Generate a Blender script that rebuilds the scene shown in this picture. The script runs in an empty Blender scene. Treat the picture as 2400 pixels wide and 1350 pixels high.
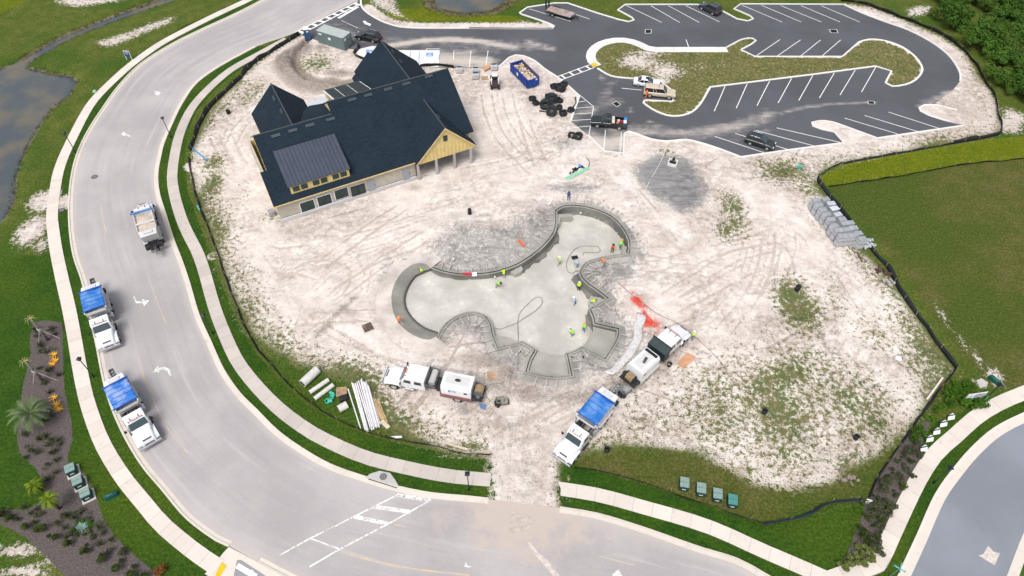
import bpy, bmesh, math, random
import numpy as np
from mathutils import Vector, Matrix
from mathutils.geometry import tessellate_polygon
random.seed(7); rng = np.random.default_rng(11)
scene = bpy.context.scene
COL = scene.collection
# ------------------------------------------------------------------ camera (drone, 68 m up, 24 mm lens)
FPX, CAMH, NADIR = 1600.0, 68.0, (1185.0, 2035.0)
def _cam():
    v = np.array([NADIR[0]-1200, NADIR[1]-675, FPX]); v /= np.linalg.norm(v); up = -v
    y = np.array([0, 0, 1.]) - up*up[2]; y /= np.linalg.norm(y)
    return np.array([np.cross(y, up), y, up])
RC = _cam()
cd = bpy.data.cameras.new('drone_camera'); cam = bpy.data.objects.new('drone_camera', cd); COL.objects.link(cam)
cd.sensor_width = 36; cd.lens = FPX/2400*36; cd.clip_end = 4000; cd.clip_start = 0.5
M = Matrix([[RC[i][0], -RC[i][1], -RC[i][2]] for i in range(3)]).to_4x4(); M.translation = (0, 0, CAMH)
cam.matrix_world = M; scene.camera = cam
# ------------------------------------------------------------------ sky, sun, exposure
SUN_EL, SUN_AZ = math.radians(60), math.radians(205)      # azimuth from +Y towards +X
w = bpy.data.worlds.new('World'); scene.world = w; w.use_nodes = True
nt = w.node_tree; nt.nodes.clear()
sky = nt.nodes.new('ShaderNodeTexSky'); sky.sky_type = 'NISHITA'; sky.sun_disc = False
sky.sun_elevation = SUN_EL; sky.sun_rotation = SUN_AZ; sky.dust_density = 4; sky.air_density = 1.0; sky.ozone_density = 1
hs = nt.nodes.new('ShaderNodeHueSaturation'); hs.inputs['Saturation'].default_value = 0.42
bg = nt.nodes.new('ShaderNodeBackground'); bg.inputs[1].default_value = 0.125
wo = nt.nodes.new('ShaderNodeOutputWorld')
nt.links.new(sky.outputs[0], hs.inputs['Color']); nt.links.new(hs.outputs[0], bg.inputs[0]); nt.links.new(bg.outputs[0], wo.inputs[0])
sl = bpy.data.lights.new('sun', 'SUN'); sl.energy = 1.5; sl.angle = math.radians(26); sl.color = (1, 0.97, 0.93)
sun = bpy.data.objects.new('sun', sl); COL.objects.link(sun)
sd_ = Vector((math.sin(SUN_AZ)*math.cos(SUN_EL), math.cos(SUN_AZ)*math.cos(SUN_EL), math.sin(SUN_EL)))
sun.rotation_euler = sd_.to_track_quat('Z', 'Y').to_euler(); sun.location = (0, 60, 120)
scene.view_settings.view_transform = 'Standard'; scene.view_settings.look = 'None'
scene.view_settings.gamma = 1; scene.view_settings.exposure = 0.56
# ------------------------------------------------------------------ pixel <-> ground helpers
def P(px, py, z=0.0):
    d = RC @ np.array([px-1200., py-675., FPX]); t = (z-CAMH)/d[2]
    return Vector((d[0]*t, d[1]*t, z))
def PL(pts, z=0.0): return [P(a, b, z) for a, b in pts]
def catmull(pts, step=1.0, closed=False):
    """smooth curve through world points, resampled about every step metres"""
    pts = [Vector(p) for p in pts]; n = len(pts); out = []
    rngi = range(n if closed else n-1)
    for i in rngi:
        p1 = pts[i]; p2 = pts[(i+1) % n]
        p0 = pts[(i-1) % n] if (closed or i > 0) else p1*2-p2
        p3 = pts[(i+2) % n] if (closed or i < n-2) else p2*2-p1
        k = max(1, int((p2-p1).length/step))
        for j in range(k):
            t = j/k; a = -t+2*t*t-t**3; b = 2-5*t*t+3*t**3; c = t+4*t*t-3*t**3; d = -t*t+t**3
            out.append((p0*a+p1*b+p2*c+p3*d)*0.5)
    if not closed: out.append(pts[-1].copy())
    return out
def resample(pts, n):
    pts = [Vector(p) for p in pts]; L = [0]
    for a, b in zip(pts, pts[1:]): L.append(L[-1]+(b-a).length)
    o = []; k = 0
    for i in range(n):
        s = L[-1]*i/(n-1)
        while k < len(pts)-2 and L[k+1] < s: k += 1
        t = (s-L[k])/max(1e-9, L[k+1]-L[k]); o.append(pts[k].lerp(pts[k+1], min(1, t)))
    return o
def normals2d(pts, closed=False):
    n = len(pts); r = []
    for i in range(n):
        a = pts[(i-1) % n] if (closed or i > 0) else pts[i]; b = pts[(i+1) % n] if (closed or i < n-1) else pts[i]
        d = (b-a); d.z = 0; d.normalize(); r.append(Vector((-d.y, d.x, 0)))
    return r
# ------------------------------------------------------------------ materials
MATS = {}
def _nodes(name):
    m = bpy.data.materials.new(name); m.use_nodes = True; t = m.node_tree; t.nodes.clear()
    o = t.nodes.new('ShaderNodeOutputMaterial'); b = t.nodes.new('ShaderNodeBsdfPrincipled'); t.links.new(b.outputs[0], o.inputs[0])
    return m, t, b
class NT:
    """tiny node-graph helper"""
    def __init__(s, t): s.t = t; s.pos = None
    def n(s, k, **kw):
        x = s.t.nodes.new(k)
        for a, v in kw.items(): setattr(x, a, v)
        return x
    def l(s, a, b): s.t.links.new(a, b)
    def val(s, sock, v):
        if hasattr(v, 'is_linked') or isinstance(v, bpy.types.NodeSocket): s.l(v, sock)
        else: sock.default_value = v
    def P(s):
        if s.pos is None:
            g = s.n('ShaderNodeNewGeometry'); s.pos = g.outputs['Position']
        return s.pos
    def noise(s, scale, detail=3, rough=0.55, vec=None, dist=0.0):
        x = s.n('ShaderNodeTexNoise'); s.l(vec if vec is not None else s.P(), x.inputs['Vector'])
        x.inputs['Scale'].default_value = scale; x.inputs['Detail'].default_value = detail; x.inputs['Roughness'].default_value = rough
        x.inputs['Distortion'].default_value = dist
        return x.outputs['Fac']
    def mapv(s, scale=(1, 1, 1), rot=(0, 0, 0), vec=None):
        x = s.n('ShaderNodeMapping'); s.l(vec if vec is not None else s.P(), x.inputs['Vector'])
        x.inputs['Scale'].default_value = scale; x.inputs['Rotation'].default_value = rot; return x.outputs[0]
    def math(s, op, a, b=None, clamp=False):
        x = s.n('ShaderNodeMath', operation=op); x.use_clamp = clamp; s.val(x.inputs[0], a)
        if b is not None: s.val(x.inputs[1], b)
        return x.outputs[0]
    def ramp(s, f, lo, hi, a=0.0, b=1.0):
        x = s.n('ShaderNodeMapRange'); x.interpolation_type = 'SMOOTHSTEP'; s.val(x.inputs[0], f)
        s.val(x.inputs[1], lo); s.val(x.inputs[2], hi); s.val(x.inputs[3], a); s.val(x.inputs[4], b); return x.outputs[0]
    def mix(s, f, a, b, mode='MIX'):
        x = s.n('ShaderNodeMix', data_type='RGBA', blend_type=mode); s.val(x.inputs[0], f)
        for sock, v in ((x.inputs[6], a), (x.inputs[7], b)):
            if isinstance(v, tuple): sock.default_value = (*v[:3], 1)
            else: s.l(v, sock)
        return x.outputs[2]
    def attr(s, name):
        x = s.n('ShaderNodeAttribute', attribute_name=name); return x
    def bump(s, h, strength=0.4, dist=0.1):
        x = s.n('ShaderNodeBump'); x.inputs['Strength'].default_value = strength; x.inputs['Distance'].default_value = dist; s.l(h, x.inputs['Height']); return x.outputs[0]
def mat(name, col, rough=0.6, metal=0.0, var=0.12, scale=3.0, spec=0.4, coat=0.0, dirt=None, dirt_amt=0.0, bump=0.0, coords='OBJECT', emit=None, trans=0.0):
    """procedural material: base colour broken up by noise, optional dirt"""
    if name in MATS: return MATS[name]
    m, t, b = _nodes(name); g = NT(t)
    tc = g.n('ShaderNodeTexCoord'); g.pos = tc.outputs['Object'] if coords == 'OBJECT' else tc.outputs['Generated']
    n1 = g.noise(scale, 4, 0.6)
    c = g.mix(g.ramp(n1, 0.3, 0.7), tuple(x*(1-var) for x in col), tuple(min(1, x*(1+var)) for x in col))
    if dirt is not None:
        n2 = g.noise(scale*2.3, 5, 0.65); c = g.mix(g.ramp(n2, 0.62-0.3*dirt_amt, 0.85, 0, dirt_amt), c, dirt)
    g.l(c, b.inputs['Base Color']); b.inputs['Roughness'].default_value = rough; b.inputs['Metallic'].default_value = metal
    b.inputs['Specular IOR Level'].default_value = spec
    if coat: b.inputs['Coat Weight'].default_value = coat; b.inputs['Coat Roughness'].default_value = 0.08
    if bump: g.l(g.bump(g.noise(scale*6, 3), bump, 0.02), b.inputs['Normal'])
    MATS[name] = m; return m
# ------------------------------------------------------------------ mesh builder
class MB:
    def __init__(s): s.v = []; s.f = []; s.m = []; s.sm = []
    def add(s, vs, fs, mi=0, smooth=False):
        o = len(s.v); s.v += [tuple(x) for x in vs]; s.f += [tuple(i+o for i in f) for f in fs]; s.m += [mi]*len(fs); s.sm += [smooth]*len(fs); return s
    def box(s, c, d, mi=0, rz=0.0, top=(1, 1), shift=(0, 0), rx=0.0, ry=0.0):
        """box centred at c with size d; top = scale of the top face, shift = offset of the top face"""
        x, y, z = d[0]/2, d[1]/2, d[2]/2
        vs = [(-x, -y, -z), (x, -y, -z), (x, y, -z), (-x, y, -z)]
        vs += [(-x*top[0]+shift[0], -y*top[1]+shift[1], z), (x*top[0]+shift[0], -y*top[1]+shift[1], z), (x*top[0]+shift[0], y*top[1]+shift[1], z), (-x*top[0]+shift[0], y*top[1]+shift[1], z)]
        R = Matrix.Rotation(rz, 3, 'Z') @ Matrix.Rotation(ry, 3, 'Y') @ Matrix.Rotation(rx, 3, 'X')
        vs = [R @ Vector(v)+Vector(c) for v in vs]
        return s.add(vs, [(3, 2, 1, 0), (4, 5, 6, 7), (0, 1, 5, 4), (1, 2, 6, 5), (2, 3, 7, 6), (3, 0, 4, 7)], mi)
    def prism(s, poly, axis, a, b, mi=0, sb=1.0):
        """extrude a 2D polygon along an axis from a to b"""
        n = len(poly)
        def pt(p, t):
            return {'x': (t, p[0], p[1]), 'y': (p[0], t, p[1]), 'z': (p[0], p[1], t)}[axis]
        vs = [pt(p, a) for p in poly]+[pt(p, b) for p in poly]
        area = sum(poly[i][0]*poly[(i+1) % n][1]-poly[(i+1) % n][0]*poly[i][1] for i in range(n))
        flip = (area > 0) ^ (axis == 'y') ^ (b < a)
        fs = [(i, (i+1) % n, n+(i+1) % n, n+i) for i in range(n)]+[tuple(range(n))[::-1], tuple(range(n, 2*n))]
        if not flip: fs = [f[::-1] for f in fs]
        return s.add(vs, fs, mi)
    def cyl(s, p, q, r, r2=None, n=10, mi=0, caps=True, smooth=True):
        p = Vector(p); q = Vector(q); r2 = r if r2 is None else r2; d = (q-p).normalized()
        a = d.orthogonal().normalized(); b = d.cross(a)
        vs = []
        for c, rr in ((p, r), (q, r2)):
            for i in range(n):
                t = 2*math.pi*i/n; vs.append(c+(a*math.cos(t)+b*math.sin(t))*rr)
        s.add(vs, [(i, (i+1) % n, n+(i+1) % n, n+i) for i in range(n)], mi, smooth)
        if caps: s.add(vs, [tuple(range(n))[::-1], tuple(range(n, 2*n))], mi)
        return s
    def tube(s, pts, r, n=6, mi=0, closed=False, rs=None):
        pts = [Vector(p) for p in pts]; m = len(pts); vs = []
        prev = None
        for i in range(m):
            a = pts[(i-1) % m] if (closed or i) else pts[i]; b = pts[(i+1) % m] if (closed or i < m-1) else pts[i]
            d = (b-a).normalized()
            e = Vector((0, 0, 1)).cross(d) if prev is None else prev-d*prev.dot(d)
            if e.length < 1e-4: e = d.orthogonal()
            e.normalize(); prev = e; f = d.cross(e); rr = rs[i] if rs else r
            vs += [pts[i]+(e*math.cos(2*math.pi*k/n)+f*math.sin(2*math.pi*k/n))*rr for k in range(n)]
        fs = []
        for i in range(m if closed else m-1):
            j = (i+1) % m
            fs += [(i*n+k, i*n+(k+1) % n, j*n+(k+1) % n, j*n+k) for k in range(n)]
        if not closed: fs += [tuple(range(n))[::-1], tuple(range((m-1)*n, m*n))]
        return s.add(vs, fs, mi, True)
    def loft(s, secs, mi=0, caps=True, smooth=False):
        n = len(secs[0]); vs = [p for q in secs for p in q]; fs = []
        for i in range(len(secs)-1):
            fs += [(i*n+k, i*n+(k+1) % n, (i+1)*n+(k+1) % n, (i+1)*n+k) for k in range(n)]
        s.add(vs, fs, mi, smooth)
        if caps: s.add(vs, [tuple(range(n))[::-1], tuple(range((len(secs)-1)*n, len(secs)*n))], mi)
        return s
    def ball(s, c, r, mi=0, n=8, m=6, sc=(1, 1, 1), jit=0.0):
        vs = []; 
        for i in range(m+1):
            ph = math.pi*i/m
            for k in range(n):
                t = 2*math.pi*k/n; j = 1+random.uniform(-jit, jit)
                vs.append((c[0]+r*sc[0]*math.sin(ph)*math.cos(t)*j, c[1]+r*sc[1]*math.sin(ph)*math.sin(t)*j, c[2]+r*sc[2]*math.cos(ph)*j))
        fs = [(i*n+k, (i+1)*n+k, (i+1)*n+(k+1) % n, i*n+(k+1) % n) for i in range(m) for k in range(n)]
        return s.add(vs, fs, mi, True)
    def mesh(s, name, mats):
        me = bpy.data.meshes.new(name); me.from_pydata(s.v, [], s.f)
        for m in (mats if isinstance(mats, (list, tuple)) else [mats]): me.materials.append(m)
        me.polygons.foreach_set('material_index', s.m); me.polygons.foreach_set('use_smooth', s.sm); me.update(); return me
    def build(s, name, mats, parent=None, bevel=0.0, loc=None, rz=None):
        o = bpy.data.objects.new(name, s.mesh(name, mats)); COL.objects.link(o)
        if parent is not None: o.parent = parent
        if loc is not None: o.location = loc
        if rz is not None: o.rotation_euler.z = rz
        if bevel:
            b = o.modifiers.new('bevel', 'BEVEL'); b.width = bevel; b.segments = 2; b.limit_method = 'ANGLE'; b.angle_limit = 0.6
        return o
def tag(o, label=None, cat=None, group=None, kind=None):
    if label: o['label'] = label
    if cat: o['category'] = cat
    if group: o['group'] = group
    if kind: o['kind'] = kind
    return o
def empty(name, loc, rz=0.0, label=None, cat=None, group=None):
    o = bpy.data.objects.new(name, None); COL.objects.link(o); o.location = loc; o.rotation_euler.z = rz; o.empty_display_size = 0.2
    return tag(o, label, cat, group)
KIDS = {}
def copy_tree(o, parent=None, kids=None):
    c = o.copy(); COL.objects.link(c)
    if parent is not None: c.parent = parent
    for ch in [x for x in ALLKIDS(o)]: copy_tree(ch, c)
    return c
def ALLKIDS(o): return list(o.children)
def place(proto, loc, rz, label=None, group=None, first=[None]):
    c = copy_tree(proto); c.location = loc; c.rotation_euler.z = rz
    if label: c['label'] = label
    if group: c['group'] = group
    return c
def drop(root):
    for ch in list(root.children): drop(ch)
    bpy.data.objects.remove(root)
def polymesh(name, pts, z, material, kind=None):
    """flat sheet from an outline of world points"""
    vs = [(p[0], p[1], z) for p in pts]; tris = tessellate_polygon([[Vector(v) for v in vs]])
    fs = []
    for t in tris:
        a, b, c = (Vector(vs[i]) for i in t)
        fs.append(t if (b-a).cross(c-a).z > 0 else t[::-1])
    me = bpy.data.meshes.new(name); me.from_pydata(vs, [], fs); me.materials.append(material); me.update()
    o = bpy.data.objects.new(name, me); COL.objects.link(o)
    if kind: o['kind'] = kind
    return o
def strip(pts, wid, z0, z1, name, material, parent=None, offset=0.0, closed=False):
    """raised band (kerb, painted line) along a polyline"""
    nn = normals2d(pts, closed); m = MB(); n = len(pts)
    vs = []
    for p, k in zip(pts, nn):
        a = p+k*(offset+wid/2); b = p+k*(offset-wid/2)
        vs += [(a.x, a.y, z0), (a.x, a.y, z1), (b.x, b.y, z1), (b.x, b.y, z0)]
    fs = []
    for i in range(n if closed else n-1):
        j = (i+1) % n
        for k in range(3): fs.append((i*4+k, i*4+k+1, j*4+k+1, j*4+k))
    if not closed: fs += [(0, 3, 2, 1), ((n-1)*4, (n-1)*4+1, (n-1)*4+2, (n-1)*4+3)]
    m.add(vs, fs); return m.build(name, material, parent)
# ================================================================== outlines traced on the ground
ROAD_OUT = [(960,-165),(820,-100),(700,-45),(600,8),(540,38),(470,70),(400,105),(330,150),(280,200),(240,255),(205,310),(180,365),(167,420),(162,480),(164,540),(173,600),(193,660),(210,735),(227,811),(248,912),(281,1000),(329,1085),(381,1148),(438,1215),(508,1267),(537,1280),(605,1318),(690,1362),(800,1410),(1000,1460),(1200,1490),(1500,1530),(1800,1620)]
ROAD_IN = [(1100,-130),(1000,-80),(900,-28),(845,0),(780,30),(690,78),(600,110),(516,156),(461,196),(428,242),(408,282),(385,335),(378,363),(370,406),(373,451),(388,501),(408,564),(426,610),(443,660),(466,738),(494,801),(524,867),(562,922),(600,960),(650,1010),(705,1050),(775,1090),(857,1119),(935,1142),(1012,1157),(1100,1165),(1145,1170),(1230,1182),(1312,1190),(1400,1205),(1500,1235),(1600,1270),(1650,1287),(1728,1311),(1798,1349),(1900,1410),(2050,1500)]
WALK_OUT = [(700,-62),(640,-30),(582,0),(504,36.5),(441,68),(378,102),(315,146),(264.5,190),(219,237),(194,277),(171,322),(148.6,370),(136,408),(129.7,443),(126,468.5),(122,506),(123.4,526.5),(131,582),(141,632),(150,672),(161,718),(174,786),(186,856),(202,932),(224,1000),(244,1046.7),(269.6,1090.7),(298,1132),(337,1179),(376,1225.6),(420,1264.5),(467,1301),(512,1331)]
WALK_IN = [(672,92),(600,131),(541.6,163.7),(491,206.5),(453,249),(431,290),(415.6,335),(404,405.6),(408,451),(423,506),(441,549),(461,587),(476,627),(487,665),(506,730.5),(534,801),(559,851),(600,904),(650,955),(700,994),(750,1025),(850,1070),(950,1096),(1050,1115.6),(1150,1125)]
WALK_SE = [(1307,1145),(1400,1160),(1500,1187),(1655.6,1233),(1785,1290),(1889,1334.5),(1950,1362)]
WALK_E = [(1935,1362),(1990,1343),(2040,1330),(2062,1315),(2081,1272),(2105,1220),(2133,1161),(2159,1111.5),(2193,1062),(2237,1023),(2289,977),(2341,946),(2400,921),(2480,890)]
EROAD_OUT = [(2080,1420),(2107,1350),(2149,1259),(2193,1161),(2237,1098.5),(2278,1051),(2330,1006),(2400,970),(2500,930)]
LOT = [(690,78),(780,30),(845,-2),(850,20),(875,40),(912,57),(962,66),(1100,67),(1295,67.5),(1298,62),(1285,55),(1222,34),(1218,31),(1236,18),(1300,8),(1330,8),(1400,31.5),(1450,46.6),(1473,51.6),(1485.6,48),(1480.6,41.6),(1448,24),(1465.5,11.3),(1550,11.3),(1634,11.3),(1690,25),(1727,45),(1753,50),(1765,45),(1758,38),(1720,21.4),(1736,10),(1850,10.3),(1976,11),(2021,31.5),(2072,51),(2127,70.5),(2177,96),(2215,123),(2237.5,149),(2250,174),(2250,191),(2235,209),(2190,244),(2167,247),(2154,254),(2157,261),(2177,271),(2215,283),(2258,295),(2202,303.5),(2127,315),(2056,325),(2001,305),(1950,287),(1920,284.5),(1902.5,288.5),(1905,296),(1925,303.5),(1955.5,310),(1977,336),(1853,352),(1737,369),(1689,351),(1651,338.5),(1608,328.5),(1563,332),(1525,327),(1491,314),(1473.5,309),(1463.5,314),(1461,360),(1415.6,354.7),(1378,317),(1337.5,284),(1345,262),(1352.6,241),(1357.7,226),(1330,201),(1305,181),(1277,163),(1252,143),(1226.7,132),(1209,130),(1194,135.6),(1171,155.7),(1151,161),(1000,158.5),(900,158),(850,140),(838,118),(790,108),(745,96),(715,86)]
ISLAND = [(1375,135.5),(1378,120),(1393,105),(1423,93),(1458,90),(1499,98),(1526,112),(1703.5,111.6),(1740,93),(1763,90.7),(1771.5,95.7),(1763,103),(1736,118),(1770,133.5),(1974,133.5),(2013,99.5),(2038.5,93),(2076,97),(2114,111),(2144,133.5),(2159.5,156),(2159.5,171),(2144,189),(2122,199),(2091,203),(2075,195),(2089,167.5),(2052,156),(1900,176),(1664.5,205),(1639,247),(1614,267),(1576,273),(1538.5,262),(1508,242),(1511,235.5),(1576,239),(1580,216.6),(1543.6,189),(1483,185),(1433,179),(1400,161),(1378,146)]
POND = [(-350,150),(-120,165),(0,161),(38,149),(63,160),(113,173),(158,179),(171,190),(151,222),(113,252),(83,290),(58,335),(43,363),(25,413),(20,471),(0,506),(-60,560),(-200,640),(-500,700)]
CREEK = [(30,160),(75,130),(151,88),(227,56),(302,28),(365,6),(420,-12),(520,-50)]
POND2 = [(1026,-40),(1031,0),(1034,8),(1050,14),(1066,17.5),(1097,19.5),(1125,18),(1145,15),(1165,4),(1190,-20),(1230,-60),(1120,-90),(1040,-80)]
POOL = [(1306,495),(1325,485),(1354,485),(1383,490),(1412,500),(1435,513),(1454,532.5),(1466,552),(1472,571),(1471,592),(1441,596),(1416,600),(1393,606),(1373,613),(1361,626),(1356,641),(1364,656),(1378,669),(1397,682),(1419,699),(1378,724),(1387,744.5),(1390,761),(1445,773.5),(1443,790),(1432,811),(1416,836),(1365,810),(1345,820),(1324.5,827.5),(1328.6,848),(1335,877),(1304,880),(1272.6,877),(1239,869),(1245.6,846),(1260,819),(1241.5,807),(1223,798),(1214,801),(1170,811),(1159,784),(1154,760),(1143,742),(1121,731),(1094,731),(1063,742),(1037,764),(1022,790),(1005.5,797),(974,789),(945.5,769),(925.5,742),(918,711),(919,684),(930,655.6),(948,633),(974,618),(1000,620),(1011,629),(1039,639),(1077,645.5),(1114.5,645.5),(1152,641.7),(1182.5,634),(1215,621.5),(1248,601),(1278,576),(1298,551),(1306,528)]
BLD_O = P(660, 516); BLD_A = math.radians(28.15)
def BU(u, v, z=0.0):
    c, s = math.cos(BLD_A), math.sin(BLD_A); return Vector((BLD_O.x+u*c-v*s, BLD_O.y+u*s+v*c, z))
# ------------------------------------------------------------------ ground height field with surface masks
def axis(lo, hi, step, far):
    a = list(np.arange(lo, hi+1e-6, step)); s = step; x = a[-1]; R = []
    while x < far: s *= 1.35; x += s; R.append(x)
    s = step; x = a[0]; L = []
    while x > -far: s *= 1.35; x -= s; L.append(x)
    return np.array(L[::-1]+a+R)
gx = axis(-112, 112, 0.28, 1500); gy = axis(19, 141, 0.28, 1500)
NX, NY = len(gx), len(gy)
X, Y = np.meshgrid(gx, gy)
def segdist(pts, closed, x, y):
    d = np.full(x.shape, 1e9); n = len(pts)
    for i in range(n if closed else n-1):
        ax, ay = pts[i][0], pts[i][1]; bx, by = pts[(i+1) % n][0], pts[(i+1) % n][1]
        vx, vy = bx-ax, by-ay; t = np.clip(((x-ax)*vx+(y-ay)*vy)/(vx*vx+vy*vy+1e-12), 0, 1)
        d = np.minimum(d, (x-ax-t*vx)**2+(y-ay-t*vy)**2)
    return np.sqrt(d)
def inside(pts, x, y):
    r = np.zeros(x.shape, bool); n = len(pts)
    for i in range(n):
        ax, ay = pts[i][0], pts[i][1]; bx, by = pts[(i+1) % n][0], pts[(i+1) % n][1]
        if ay == by: continue
        r ^= ((ay > y) != (by > y)) & (x < (bx-ax)*(y-ay)/(by-ay)+ax)
    return r
def window(pts, m):
    xs = [p[0] for p in pts]; ys = [p[1] for p in pts]
    i0, i1 = np.searchsorted(gx, min(xs)-m), np.searchsorted(gx, max(xs)+m)
    j0, j1 = np.searchsorted(gy, min(ys)-m), np.searchsorted(gy, max(ys)+m)
    return slice(max(0, j0-1), j1+1), slice(max(0, i0-1), i1+1)
def sdist(pts, m=3.0):
    """signed distance (inside > 0) in a window round the outline, -m elsewhere"""
    o = np.full(X.shape, -float(m)); s = window(pts, m); x, y = X[s], Y[s]
    d = segdist(pts, True, x, y); o[s] = np.where(inside(pts, x, y), d, np.maximum(-d, -m)); return o
def ldist(pts, m=3.0):
    o = np.full(X.shape, float(m)); s = window(pts, m); o[s] = np.minimum(segdist(pts, False, X[s], Y[s]), m); return o
def sm(t): t = np.clip(t, 0, 1); return t*t*(3-2*t)
def area(px, soft=1.2, smooth=True):
    p = PL(px); p = catmull(p, 1.5, True) if smooth else p
    return sm(sdist(p, soft+1)/soft*0.5+0.5)
def blob(cx, cy, rx, ry, power=1.0):
    c = P(cx, cy); ex = (P(cx+rx, cy)-c).length; ey = (P(cx, cy-ry)-c).length
    return np.clip(1-np.sqrt(((X-c.x)/ex)**2+((Y-c.y)/ey)**2), 0, 1)**power
def vnoise(scale, seed, oct=3):
    r = np.random.default_rng(seed); o = np.zeros(X.shape); amp = 1.0
    for k in range(oct):
        g = r.random((256, 256)); fx = X/scale*2**k+100; fy = Y/scale*2**k+100
        i = np.floor(fx).astype(int); j = np.floor(fy).astype(int); tx = sm(fx-i); ty = sm(fy-j)
        a = g[j % 256, i % 256]; b = g[j % 256, (i+1) % 256]; c = g[(j+1) % 256, i % 256]; d = g[(j+1) % 256, (i+1) % 256]
        o += amp*((a*(1-tx)+b*tx)*(1-ty)+(c*(1-tx)+d*tx)*ty-0.5); amp *= 0.5
    return o
SITE = [(704,86),(640,126),(575,180),(525,228),(492,262),(472,312),(458,360),(460,420),(474,480),(500,560),(528,640),(552,700),(585,765),(640,815),(700,850),(760,868),(825,895),(870,945),(905,1000),(960,1024),(1040,1048),(1152,1066),(1158,1110),(1165,1180),(1235,1196),(1302,1186),(1306,1120),(1300,1085),(1362,1060),(1450,1036),(1560,1042),(1650,1060),(1712,1095),(1775,1125),(1860,1140),(1950,1118),(2030,1075),(2105,1010),(2170,935),(2232,868),(2185,805),(2145,750),(2090,665),(2030,600),(1965,505),(1905,432),(1915,400),(1985,374),(2100,352),(2230,333),(2330,312),(2336,262),(2322,226),(2300,190),(2280,158),(2250,122),(2200,88),(2120,52),(2040,20),(1985,12),(1900,30),(1700,60),(1480,75),(1300,75),(1000,80),(880,70),(800,70),(740,80)]
site_w = PL(SITE)
sand = sm(sdist(site_w, 5)/3.4*0.5+0.56)
weed = np.zeros(X.shape); clay = weed.copy(); dark = weed.copy(); red = weed.copy(); track = weed.copy(); mulch = weed.copy()
lush = weed.copy(); bright = weed.copy(); olive = weed.copy(); shore = weed.copy()
def mx(a, b): return np.maximum(a, b)
# sand outside the site
for px in ([(215,100),(300,70),(360,48),(415,35),(405,55),(350,78),(300,100),(250,115)], [(860,5),(900,30),(960,50),(1060,60),(1180,58),(1290,64),(1230,45),(1150,58),(1050,55),(970,45),(940,20),(930,-5),(880,-10)],
           [(120,0),(220,-15),(300,2),(250,10),(170,20)], [(2120,20),(2165,8),(2195,15),(2180,35),(2130,42)], [(2060,310),(2310,275),(2345,265),(2400,262),(2400,320),(2340,315)]):
    sand = mx(sand, area(px, 2.2)*0.6)
for c in ((105,470,55,35,.8),(75,540,55,50,.75),(100,575,40,30,.6),(150,475,40,25,.8),(2380,275,40,30,.7),(2330,880,40,40,.6),(2290,840,20,50,.5),(2210,740,22,60,.5),(2255,800,20,40,.5),(2300,900,40,20,.55),(40,1290,90,25,.7),(150,1310,100,30,.65),(60,1340,100,20,.7),(470,390,45,18,1.3),(500,600,20,12,1.1)):
    sand = mx(sand, blob(*c[:4], 0.5)*c[4])
sand = mx(sand, np.clip(1-ldist(catmull(PL([(862,18),(905,48),(962,60),(1100,61),(1290,61)]), 2), 4.0)/2.6, 0, 1)*0.95)
# weeds, grass strips inside the site
for c in ((470,300,40,60,.75),(480,470,40,90,.8),(510,560,40,60,.75),(560,640,45,50,.6),(590,215,40,40,.7),(720,860,90,40,.8),(800,910,70,60,.9),(880,980,60,50,.8),(740,150,60,30,.65),(635,505,28,26,.6),
          (1870,715,75,90,.8),(1850,880,110,55,.75),(1760,945,120,60,.7),(1930,950,110,70,.8),(1990,1010,90,60,.75),(1870,1010,120,50,.7),(1560,920,60,25,.55),(1600,935,60,30,.6),(1800,905,140,40,.85),(1850,960,150,60,.85),(1950,930,90,60,.85),(1560,1060,200,24,.7),(1750,1100,120,24,.6),(1700,960,60,30,.75),(1660,1010,110,40,.6),(2050,1000,80,80,.7),(2010,1090,90,60,.85),
          (1850,405,95,40,.75),(1900,445,60,40,.8),(1720,500,45,75,.8),(1700,540,35,40,.7),(1790,385,60,25,.5),(2060,780,80,60,.45),(2150,850,60,70,.5),(1580,950,30,20,.7),(1440,830,40,14,.5),(1960,700,50,80,.35),(2160,790,50,80,.5),
          (1440,330,40,40,.5),(1860,375,60,20,.5),(2300,180,30,60,.5),(1560,355,30,8,.6),(1090,1045,90,18,.8),(500,380,40,30,.6),(550,480,40,60,.35),(1380,1060,60,50,.7),(1440,1050,60,30,.6)):
    weed = mx(weed, blob(*c[:4], 0.6)*c[4])
bd_ = sdist(site_w, 9); weed = mx(weed, np.clip(1-bd_/5.5, 0, 1)*0.62*(bd_ > -1)*np.clip(0.8+1.3*vnoise(14, 71), 0, 1.3)*(Y < 105))
weed = mx(weed, area([(1450,930),(1560,890),(1680,850),(1800,800),(1950,830),(2060,900),(2120,980),(2050,1080),(1950,1130),(1800,1120),(1650,1080),(1500,1050),(1400,1060)], 6.0)*0.56)
weed = np.clip(weed*1.25, 0, 0.82)*(0.85+0.6*vnoise(6, 3))
DRIVE = area([(1160,1075),(1165,1180),(1185,1200),(1300,1200),(1305,1120),(1300,1080),(1330,1000),(1300,960),(1180,950),(1150,1000)], 1.5); weed = weed*(1-DRIVE)
dry_isl = area(ISLAND, 0.6, False)
sand = np.where(dry_isl > 0.5, 0.0, sand)
for c in ((1500,145,80,28,.72),(1560,165,70,35,.68),(1520,125,90,12,.6),(1640,155,60,20,.45),(1700,150,60,20,.35),(1540,190,50,10,.8),(2090,130,50,40,.35),(1570,250,40,20,.3),(1390,150,20,14,.8)):
    sand = mx(sand, blob(*c[:4], 0.5)*c[4]*dry_isl)
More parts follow.
